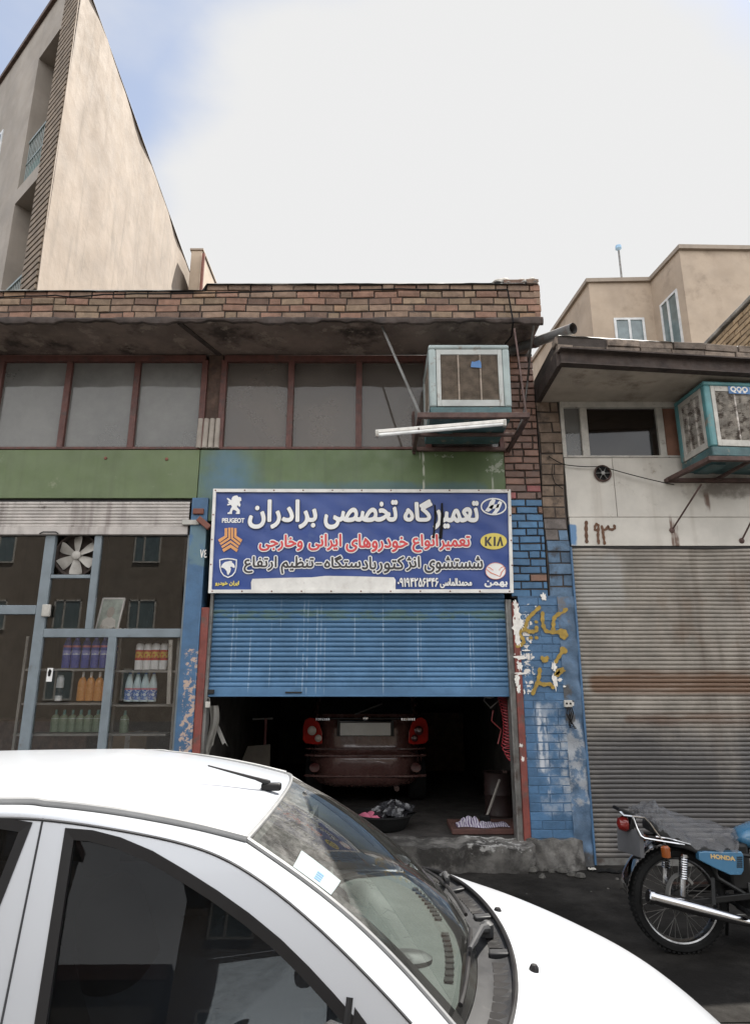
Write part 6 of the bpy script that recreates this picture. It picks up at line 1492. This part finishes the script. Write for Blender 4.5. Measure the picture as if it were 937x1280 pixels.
# roof gutter heights measured on the near edge
def smooth_curve(pts_, n=6):
    out_ = []
    for i in range(len(pts_)-1):
        p0, p1, p2, p3 = pts_[max(i-1, 0)], pts_[i], pts_[i+1], pts_[min(i+2, len(pts_)-1)]
        for k in range(n):
            t = k/n; q = tuple(.5*((2*b)+(-a+c)*t+(2*a-5*b+4*c-d)*t*t+(-a+3*b-3*c+d)*t**3) for a, b, c, d in zip(p0, p1, p2, p3)); out_.append(q)
    out_.append(tuple(pts_[-1])); return out_
gut = [(-2.02, 1.20), (-1.85, 1.315), (-1.55, 1.385), (-1.2, 1.415)]
for px, py in ((0, 1003.5), (65, 1006.5), (150, 1016.5), (240, 1033)): gut.append(on_side(px, py, -.575))
hz = on_side(309, 1050, -.575); gut.append(hz)
GUT = smooth_curve(gut, 8)
def zg(l):
    for (a, za), (b, zb_) in zip(GUT[:-1], GUT[1:]):
        if a <= l <= b: return za+(zb_-za)*(l-a)/(b-a+1e-9)
    return GUT[-1][1]+(l-GUT[-1][0])*(-.28) if l > GUT[-1][0] else GUT[0][1]
LH = hz[0]; print('header', hz, gut)
def Hc(s): l = LH+.055*(1-s*s); return (l, .575*s, zg(l)+.052*(1-s*s))
def Bc(s): return (.615-.115*s*s-.02*s**6, .645*s, .985-.018*s*s)
def Kc(s): return (.715-.125*s*s-.03*s**6, .70*s, .985-.03*s**4)
def roof(u, v):
    s = 2*v-1; h = Hc(s); l = -2.02+(h[0]+2.02)*u; return W(l, .575*s, zg(l)+(.050+.006*sin(pi*u))*(1-s*s))
m = MB(); m.grid(roof, 60, 24, thick=(0, 0, -.012)); m.build('roof', M['car_white'], WC, angle=60)
def wsp(s, v):
    a, b = Vector(Hc(s)), Vector(Bc(s)); p = a.lerp(b, v); k = .040*sin(pi*v)*(1-.35*s*s); return W(p.x+k*.55, p.y, p.z+k*.83)
m = MB(); NU = 64
m.grid(lambda u, v: wsp(2*u-1, v), NU, NU)
wso = m.build('windscreen', M['windscreen'], WC, angle=80)
at = wso.data.attributes.new('Par', 'FLOAT_COLOR', 'POINT'); buf = []
for i in range(NU+1):
    for j in range(NU+1): buf += [i/NU, j/NU, 0, 1]
at.data.foreach_set('color', buf)
# black ceramic border just under the glass
def ws_in(s, v, d=.004): p = wsp(s, v); return p-Vector((.55, 0, .83))*d
m = MB()
m.grid(lambda u, v: ws_in(-1+.075*v+.0*u, u), 40, 3); m.grid(lambda u, v: ws_in(1-.075*v, u), 40, 3); m.grid(lambda u, v: ws_in(2*u-1, .035*v), 40, 2); m.grid(lambda u, v: ws_in(2*u-1, 1-.05*v), 40, 2)
m.build('windscreen_border', M['trim_black'], WC)
m = MB(); m.tube([wsp(-1+2*k/40, 0)+Vector((0, 0, .002)) for k in range(41)], .006, 6)
for s in (-1, 1): m.tube([wsp(s, k/30)+Vector((0, .002*s, .002)) for k in range(31)], .0065, 6)
m.build('windscreen_seal', M['trim_grey'], WC)
def ws_inv(px, py):
    best = None
    for i in range(81):
        for j in range(81):
            p = wsp(-1+i/40, j/80); q = Vector((p.x, p.y, p.z-EYE)); dx = q.x; dep = q.y*CP+q.z*SP; up_ = -q.y*SP+q.z*CP
            X_, Y_ = 468.5+F_PX*dx/dep, 640-F_PX*up_/dep; e = (X_-px)**2+(Y_-py)**2
            if best is None or e < best[0]: best = (e, -1+i/40, j/80)
    return best[1], best[2]
c4 = [ws_inv(*p) for p in ((376.7, 1065), (366.5, 1082), (415, 1120), (426.7, 1102))]
def bil(c, u, v): a = Vector(c[0]).lerp(Vector(c[3]), u); b = Vector(c[1]).lerp(Vector(c[2]), u); return a.lerp(b, v)
m = MB(); m.grid(lambda u, v: ws_in(*bil(c4, u, v), -.0015), 8, 5); wst = m.build('permit_sticker', mat('white_permit_card', (.17, .205, .21), .5, var=.05), WC)
m = MB()
for k in range(4): m.grid(lambda u, v: ws_in(*bil(c4, .50+.16*u, .42+.12*k+.07*v), -.0025), 2, 1)
m.build('sticker_print', M['sticker_blue'], wst)
# the two sides
outer = []
for l, z in GUT: outer.append((l, .575, z))
pil = [(on_side(370, 1105, -.59), .59), (on_side(439, 1169, -.612), .612), (on_side(553, 1280, -.642), .642)]
seg = [(LH, .575, hz[1])]+[Vector(wsp(-1, k/12)) for k in range(1, 13)]
for p in seg[1:]:
    q = loc(p); outer.append((q[0], -q[1], q[2]))
def inner_of(o, k):
    l, w_, z = o; f = max(0, min(1, (l-LH)/.5)); z2 = z-.022-.02*f; w2 = wside(z2); l2 = l-.0*f
    return (l2, w2, z2)
INN = [Vector(inner_of(o, 0)) for o in outer]
for _ in range(40):
    INN = [INN[0]]+[Vector(((INN[i-1].x+2*INN[i].x+INN[i+1].x)/4, (INN[i-1].y+2*INN[i].y+INN[i+1].y)/4, (INN[i-1].z+2*INN[i].z+INN[i+1].z)/4)) for i in range(1, len(INN)-1)]+[INN[-1]]
INN = [Vector((q.x, wside(q.z), q.z)) for q in INN]
win_f = [on_side(*p) for p in ((84, 1037.5), (115, 1040), (150, 1049), (190, 1066), (230, 1089.5), (270, 1115), (310, 1143.5), (350, 1176.5), (385, 1211), (415, 1243.5), (440, 1272))]
lb0, zb0 = on_side(82, 1040); lb1, zb1 = on_side(42, 1272)
ZB = .975
lB = lb0+(lb1-lb0)*(zb0-ZB)/(zb0-zb1)
lf, zf = win_f[-1]; lf2 = lf+(lf-win_f[-3][0])/(win_f[-3][1]-zf)*(zf-ZB)
win_f = win_f + [(lf2, ZB)] + [(lB+.01, ZB)]
ra, rb_ = on_side(38, 1030), on_side(2, 1122); lR = ra[0]+(rb_[0]-ra[0])*(ra[1]-.985)/(ra[1]-rb_[1])
win_r = [(ra[0], ra[1]), (lR, .985), (-1.45, 1.0), (-1.60, 1.08), (-1.62, 1.20), (-1.50, 1.30), (-1.30, 1.345), on_side(0, 1024)]
print('windows', win_f, win_r)
def offset(poly, d):
    n = len(poly); ar = sum(poly[i][0]*poly[(i+1) % n][1]-poly[(i+1) % n][0]*poly[i][1] for i in range(n)); sg = 1 if ar > 0 else -1; o = []
    for i in range(n):
        a, b, c = Vector(poly[i-1]), Vector(poly[i]), Vector(poly[(i+1) % n]); e1 = (b-a).normalized(); e2 = (c-b).normalized()
        nrm = (Vector((-e1.y, e1.x))+Vector((-e2.y, e2.x)))*sg; nrm = nrm.normalized() if nrm.length > 1e-6 else Vector((0, 0)); kk = max(.5, nrm.dot(Vector((-e1.y, e1.x))*sg))
        o.append(tuple(b+nrm*d/kk))
    return o
for s in (-1, 1):
    S3 = lambda l, d, z: W(l, s*(wside(z)-d), z)         # d inwards
    # rounded rail between gutter / windscreen edge and the door plane
    m = MB(); n = len(outer)
    def rail(u, v):
        k = u*(n-1); i = min(int(k), n-2); f = k-i; a = Vector(outer[i]).lerp(Vector(outer[i+1]), f); b = INN[i].lerp(INN[i+1], f); a = a+Vector((0, .010, -.004))
        p = a.lerp(b, v); q = .016*sin(pi*v); return W(p.x, s*(p.y+q*.6), p.z+q*.8)
    m.grid(rail, 200, 10); m.build('roof_rail', M['car_white'], WC, angle=70)
    m = MB(); m.tube([W(l, s*(.575+.004), z+.004) for l, z in GUT[6:]], .0085, 8); m.build('roof_moulding', M['trim_grey'], WC)
    bd = [(q.x, q.z) for q in INN]
    bd = bd[6:] + [(.56, .93), (.56, .90), (-1.98, .93), (-1.97, 1.05)]
    flat, eds = [], []
    for q in (bd, win_f, win_r):
        k0 = len(flat); flat += [Vector(p) for p in q]; eds += [(k0+i, k0+(i+1) % len(q)) for i in range(len(q))]
    cv, ce, cf, *_r = delaunay_2d_cdt(flat, eds, [], 1, 1e-6)
    def inside(p, q):
        r = False
        for i in range(len(q)):
            a_, b_ = q[i-1], q[i]
            if (a_[1] > p[1]) != (b_[1] > p[1]) and p[0] < (b_[0]-a_[0])*(p[1]-a_[1])/(b_[1]-a_[1])+a_[0]: r = not r
        return r
    flat = cv; tris = []
    for t in cf:
        c = sum((cv[i] for i in t), Vector((0, 0)))/len(t)
        if inside(c, bd) and not inside(c, win_f) and not inside(c, win_r): tris.append(t)
    m = MB(); vs_ = [S3(v.x, 0, v.y) for v in flat]+[S3(v.x, .02, v.y) for v in flat]; k = len(flat)
    fs = [tuple(t) for t in tris]+[tuple(i+k for i in t[::-1]) for t in tris]
    m.add(vs_, fs); m.build('door_frame', M['car_white'], WC, angle=50)
    # dark seams: door edge under the rail, and between the doors
    m = MB()
    ln = [tuple(q) for q in INN[6:-3]]
    m.tube([W(l, s*(w_+.0005), z+.002) for l, w_, z in ln], .0032, 5)
    b0, b1 = on_side(57, 1008), on_side(8, 1250); ext = [(b0[0]+(b1[0]-b0[0])*t, b0[1]+(b1[1]-b0[1])*t) for t in (.07, .4, .8, 1.2)]
    m.tube([S3(l, -.0005, z) for l, z in ext], .0025, 5); m.build('panel_gap', M['seam'], WC)
    for poly, fr in ((win_f, True), (win_r, False)):
        a = offset(poly, -.004); b = offset(poly, .018); n2 = len(a); m = MB()
        for i in range(n2):
            j = (i+1) % n2
            vv = [S3(a[i][0], -.003, a[i][1]), S3(a[j][0], -.003, a[j][1]), S3(b[j][0], -.001, b[j][1]), S3(b[i][0], -.001, b[i][1])]
            vv += [S3(a[i][0], .015, a[i][1]), S3(a[j][0], .015, a[j][1]), S3(b[j][0], .015, b[j][1]), S3(b[i][0], .015, b[i][1])]
            m.add(vv, [(0,1,2,3),(7,6,5,4),(0,4,5,1),(2,6,7,3)])
        wn = m.build('side_window', M['trim_black'], WC, angle=30)
        m = MB(); m.prism(offset(poly, .014), .0095, .0125, T=lambda x, y, z: S3(x, y, z)); m.build('pane', M['side_glass'], wn)
        if fr:
            m = MB(); m.tube([S3(lf2-.10, .001, ZB), S3(lf2-.085, .001, ZB+.10)], .008, 6); tri = [(lf2+.005, ZB), (lf2-.09, ZB), (lf2-.075, ZB+.085)]
            m.prism(tri, -.004, .006, T=lambda x, y, z: S3(x, y, z)); m.build('mirror_sail', M['trim_black'], wn)
    # waist and lower side
    m = MB(); m.grid(lambda u, v: W(-2.0+2.46*u, s*(.775+.055*sin(pi*.5*v)-.03*max(0, u-.85)/.15*(1-v)), .945-.20*v), 40, 8, thick=(0, -.02*s, 0)); m.build('door', M['car_white'], WC, angle=60)
    mr = MB(); c = W(.20, s*.90, 1.0); mr.lathe([(.02, -.07), (.07, -.06), (.10, 0), (.085, .05), (.0, .06)], c, 'x', 18, sy=1.0, cap=False); mr.tube([W(.20, s*.78, .97), W(.20, s*.88, .98)], .025, 8); mr.build('door_mirror', M['trim_black'], WC, angle=60)
for s in (-1, 1):
    m = MB()
    def fender(u, v):
        l = .44+.60*u; wt = .755+.05*min(1, u*2.4)**.7; zt2 = .905-.17*u; return W(l, s*(wt+(.828-wt)*sin(pi*.5*v)), zt2+(.69-zt2)*v)
    m.grid(fender, 24, 8, thick=(0, -.02*s, 0)); m.build('front_wing', M['car_white'], WC, angle=60)
# lower body
def bring(hw, lr, lf_, z, e=5.0, n=56):
    o = []; c_, hl = (lr+lf_)/2, (lf_-lr)/2
    for k in range(n):
        t = 2*pi*k/n; a, b = cos(t), sin(t); l = c_+hl*math.copysign(abs(a)**(2/e), a); w_ = hw*math.copysign(abs(b)**(2/e), b)*(1-.10*max(0, (l-.9))**2); o.append(W(l, w_, z))
    return o
m = MB(); m.loft([bring(.70, -1.95, 1.66, .16), bring(.79, -2.0, 1.64, .26), bring(.825, -2.02, 1.56, .42), bring(.83, -2.01, 1.40, .56), bring(.828, -1.99, 1.06, .68), bring(.82, -1.98, .76, .76)]); m.build('body', M['car_white'], WC, angle=60)
m = MB(); m.grid(lambda u, v: W(-2.02-.02*sin(pi*v)+.10*(1-v)*0+(-.02+.12*v), (2*u-1)*.76, .70+.28*v), 16, 6, thick=(.02, 0, 0)); m.build('tailgate', M['car_white'], WC)
m = MB(); m.grid(lambda u, v: W(-2.0+.12*v+.0, (2*u-1)*(.70-.12*v), .97+.24*v), 12, 6, thick=(.01, 0, 0)); m.build('rear_window', mat('dark_rear_glass', (.01, .011, .012), .05, spec=.6), WC)
for s in (-1, 1):
    for l in (1.02, -1.42):
        c = W(l, s*.76, .295); m = MB(); m.lathe([(.17, -.085), (.27, -.09), (.295, -.06), (.295, .06), (.27, .09), (.17, .085)], c, 'y', 36); wh = m.build('wheel', M['rubber'], WC)
        m = MB(); m.lathe([(.18, s*.088), (.165, s*.092), (.06, s*.075), (.02, s*.095), (.0, s*.096)], c, 'y', 28, cap=False); m.build('rim', M['alloy'], wh)
        m = MB(); m.lathe([(.345, -.02), (.345, .075), (.30, .075), (.30, -.02)], W(l, s*.762, .295), 'y', 36, cap=False); m.build('wheel_arch', M['trim_black'], WC)
    q = W(1.33, s*.46, .46); m = MB(); m.lathe([(.0, -.05), (.07, -.03), (.08, .02), (.06, .07), (.0, .09)], q, 'x', 20, cap=False, sy=1.4); m.build('headlight', M['lamp_clear'], WC)
# bonnet
ZCT = smooth_curve([(.60, .990), (.72, .978), (.9, .945), (1.1, .875), (1.25, .80), (1.4, .68), (1.55, .52), (1.75, .27)], 6)
def zc_(l):
    for (a, za), (b, zb_) in zip(ZCT[:-1], ZCT[1:]):
        if a <= l <= b: return za+(zb_-za)*(l-a)/(b-a)
    return ZCT[-1][1] if l > 1 else ZCT[0][1]
def bonnet(u, v):
    s = (2*v-1)*1.06; q = min(1, abs(s)); kx = Kc(max(-1, min(1, s)))
    ln = 1.75-.60*q**2.4; l = kx[0]+(ln-kx[0])*u
    cl = kx[0]+(1.75-kx[0])*u; hw = .70+.10*min(1, u*3.2)-.40*max(0, u-.55)**1.2
    z = zc_(cl)-(.020+.10*min(1, u*2)+.10*u)*q**2.4
    if u < .02: z = min(z, kx[2]+.002)
    w_ = hw*max(-1, min(1, s))
    if abs(s) > 1: z -= (abs(s)-1)/.06*.14; w_ *= 1.012
    return W(l, w_, z)
m = MB(); m.grid(bonnet, 56, 56, thick=(0, 0, -.008)); bo = m.build('bonnet', M['car_white'], WC, angle=60)
for px, py in ((621.5, 1139.5), (667, 1212)):
    p = pz(px, py, .972); m = MB(); m.lathe([(.013, -.02), (.013, .004), (.008, .012), (.002, .013)], p, 'z', 8); m.build('washer_nozzle', M['trim_black'], bo)
# cowl
def cowl(u, v):
    s = 2*u-1; a, b = Vector(Bc(s)), Vector(Kc(s)); p = a.lerp(b, v); return W(p.x, p.y, p.z-.012*sin(pi*v)-.004)
m = MB(); m.grid(cowl, 60, 8, thick=(0, 0, -.01)); cw = m.build('cowl', M['cowl'], WC)
m = MB(); m.tube([W(*Kc(-1+2*k/50))+Vector((-.006, 0, .002)) for k in range(51)], .007, 6); m.build('bonnet_seal', M['trim_black'], cw)
m = MB()
for s0, s1 in ((-.92, -.42), (-.30, -.02), (.12, .45), (.55, .8)):
    m.grid(lambda u, v: W(*(Vector(Bc(s0+(s1-s0)*u)).lerp(Vector(Kc(s0+(s1-s0)*u)), .40+.42*v)))+Vector((0, 0, -.0135+.003*cos(u*60))), 24, 3, thick=(0, 0, -.004))
m.build('cowl_vents', M['cable'], cw)
for s0 in (-.36, .06, .50):
    m = MB(); m.bar(W(*Vector(Bc(s0)).lerp(Vector(Kc(s0)), .35))-Vector((0, 0, .012)), W(*Vector(Bc(s0)).lerp(Vector(Kc(s0)), .9))-Vector((0, 0, .010)), .035, .016); m.build('cowl_rib', M['cowl'], cw, bevel=.004)
# wipers parked along the base of the glass
for s0, s1, sp_0 in ((-.94, -.30, -.18), (-.12, .72, .62)):
    wi = MB(); P_ = [wsp(s0+(s1-s0)*k/10, .965-.02*sin(pi*k/10))+Vector((.006, 0, .018)) for k in range(11)]
    wi.tube(P_, .006, 6); wo = wi.build('wiper', M['trim_black'], WC)
    a = W(*Vector(Bc(sp_0)).lerp(Vector(Kc(sp_0)), .45))+Vector((0, 0, .012)); mid = P_[5]+Vector((.004, 0, .018))
    ar = MB(); ar.tube([a, a.lerp(mid, .35)+Vector((.0, 0, .016)), mid], [.014, .010, .006], 8); ar.lathe([(.02, -.02), (.02, .012), (.008, .02)], a, 'z', 10); ar.build('wiper_arm', M['plastic_black'], wo)
# interior
m = MB()
def dash(u, v):
    s = 2*u-1; b = Bc(s*.97); l = b[0]-.01-.34*v*(1-.10*s*s); hump = .055*math.exp(-((s-.48)/.28)**2)*math.exp(-((v-.82)/.25)**2)
    return W(l, b[1]*1.02, .955+.012*sin(pi*v)+hump-.015*v*v)
m.grid(dash, 40, 20); m.grid(lambda u, v: W(.255-.05*v-.03*(2*u-1)**2*0, (2*u-1)*.66, .945-.30*v), 20, 4); ds = m.build('dashboard', M['dash'], WC, angle=50)
m = MB()
for s0, s1, n in ((-.62, -.08, 9), (.08, .62, 9)):
    for k in range(n):
        s = s0+(s1-s0)*(k+.5)/n; b = Bc(s); p = W(b[0]-.075, b[1], .966); m.obox(p, .022, .024, .004)
m.build('demister_slots', M['cable'], ds)
m = MB(); b = Bc(-.40); m.lathe([(.075, -.01), (.078, .01), (.06, .02), (.0, .024)], W(b[0]-.20, -.26, .965), 'z', 24, sy=.6, cap=False); m.build('dash_tray', M['plastic_black'], ds)
for s in (-1, 1):
    m = MB(); y0 = s*.33
    def cush(cx, hw, rows):
        rs = []
        for l, z, d, k in rows: rs.append([W(l+d*cos(t), y0+hw*k*math.copysign(abs(sin(t))**.6, sin(t)), z) for t in [2*pi*i/20 for i in range(20)]])
        m.loft(rs)
    cush(0, .24, ((-.42, .45, .09, .9), (-.46, .55, .10, 1), (-.52, .75, .10, 1), (-.58, .95, .08, .9), (-.60, 1.01, .05, .75)))
    m.obox(W(-.18, y0, .46), .5, .48, .16)
    se = m.build('seat', M['dark_fabric'], WC, bevel=.02)
    m = MB(); cush(0, .12, ((-.62, 1.06, .04, .9), (-.63, 1.10, .05, 1), (-.64, 1.19, .045, 1), (-.645, 1.22, .02, .8))); m.build('headrest', M['dark_fabric'], se)
m = MB(); m.tube([W(.16+.055*cos(t)*.5, .36+.18*sin(t), .86+.17*cos(t)) for t in [2*pi*k/28 for k in range(28)]], .014, 8, closed=True); m.tube([W(.16, .36, .86), W(.30, .36, .82)], .03, 8); m.bar(W(.16, .20, .86), W(.16, .52, .86), .02, .03); m.build('steering_wheel', M['plastic_black'], WC)
m = MB(); m.obox(W(.13, -.0, 1.27), .02, .22, .065); m.tube([W(.13, 0, 1.29), W(.10, 0, 1.36)], .008, 6); m.build('rear_view_mirror', M['plastic_black'], WC, bevel=.008)
m = MB(); m.grid(lambda u, v: W(-1.95+2.4*u, (2*v-1)*.78, .30), 4, 4, thick=(0, 0, -.05)); m.grid(lambda u, v: W(-1.55-.1*v, (2*u-1)*.62, .35+.65*v), 4, 4, thick=(-.08, 0, 0)); m.build('cabin_trim', M['dark_fabric'], WC)
m = MB(); m.grid(lambda u, v: roof(u, .03+.94*v)-Vector((0, 0, .03)), 20, 10); m.build('headlining', mat('grey_headlining', (.16, .155, .15), .95), WC)
# roof aerial
p = W(.0, .02, Hc(0)[2]+.002); 
def on_roof(px, py, up_=0.0):
    for k in range(400):
        q = pt(px, py, 1.6+.0045*k); l, w_, z = loc(q)
        if abs(w_) < .575 and z < zg(min(l, LH))+.052*(1-(w_/.575)**2)+up_: return q
    return q
tip = on_roof(260, 957, .05); ar0 = on_roof(344, 986, .004)+Vector((0, 0, .008))
m = MB(); m.obox(ar0+Vector((-.012, 0, -.002)), .06, .028, .022); ae = m.build('aerial', M['trim_black'], WC, bevel=.006)
m = MB(); m.tube([ar0+Vector((-.02, 0, .008)), ar0.lerp(tip, .30)+Vector((0, 0, .004)), tip], [.009, .005, .002], 7); m.build('aerial_rod', M['trim_black'], ae)
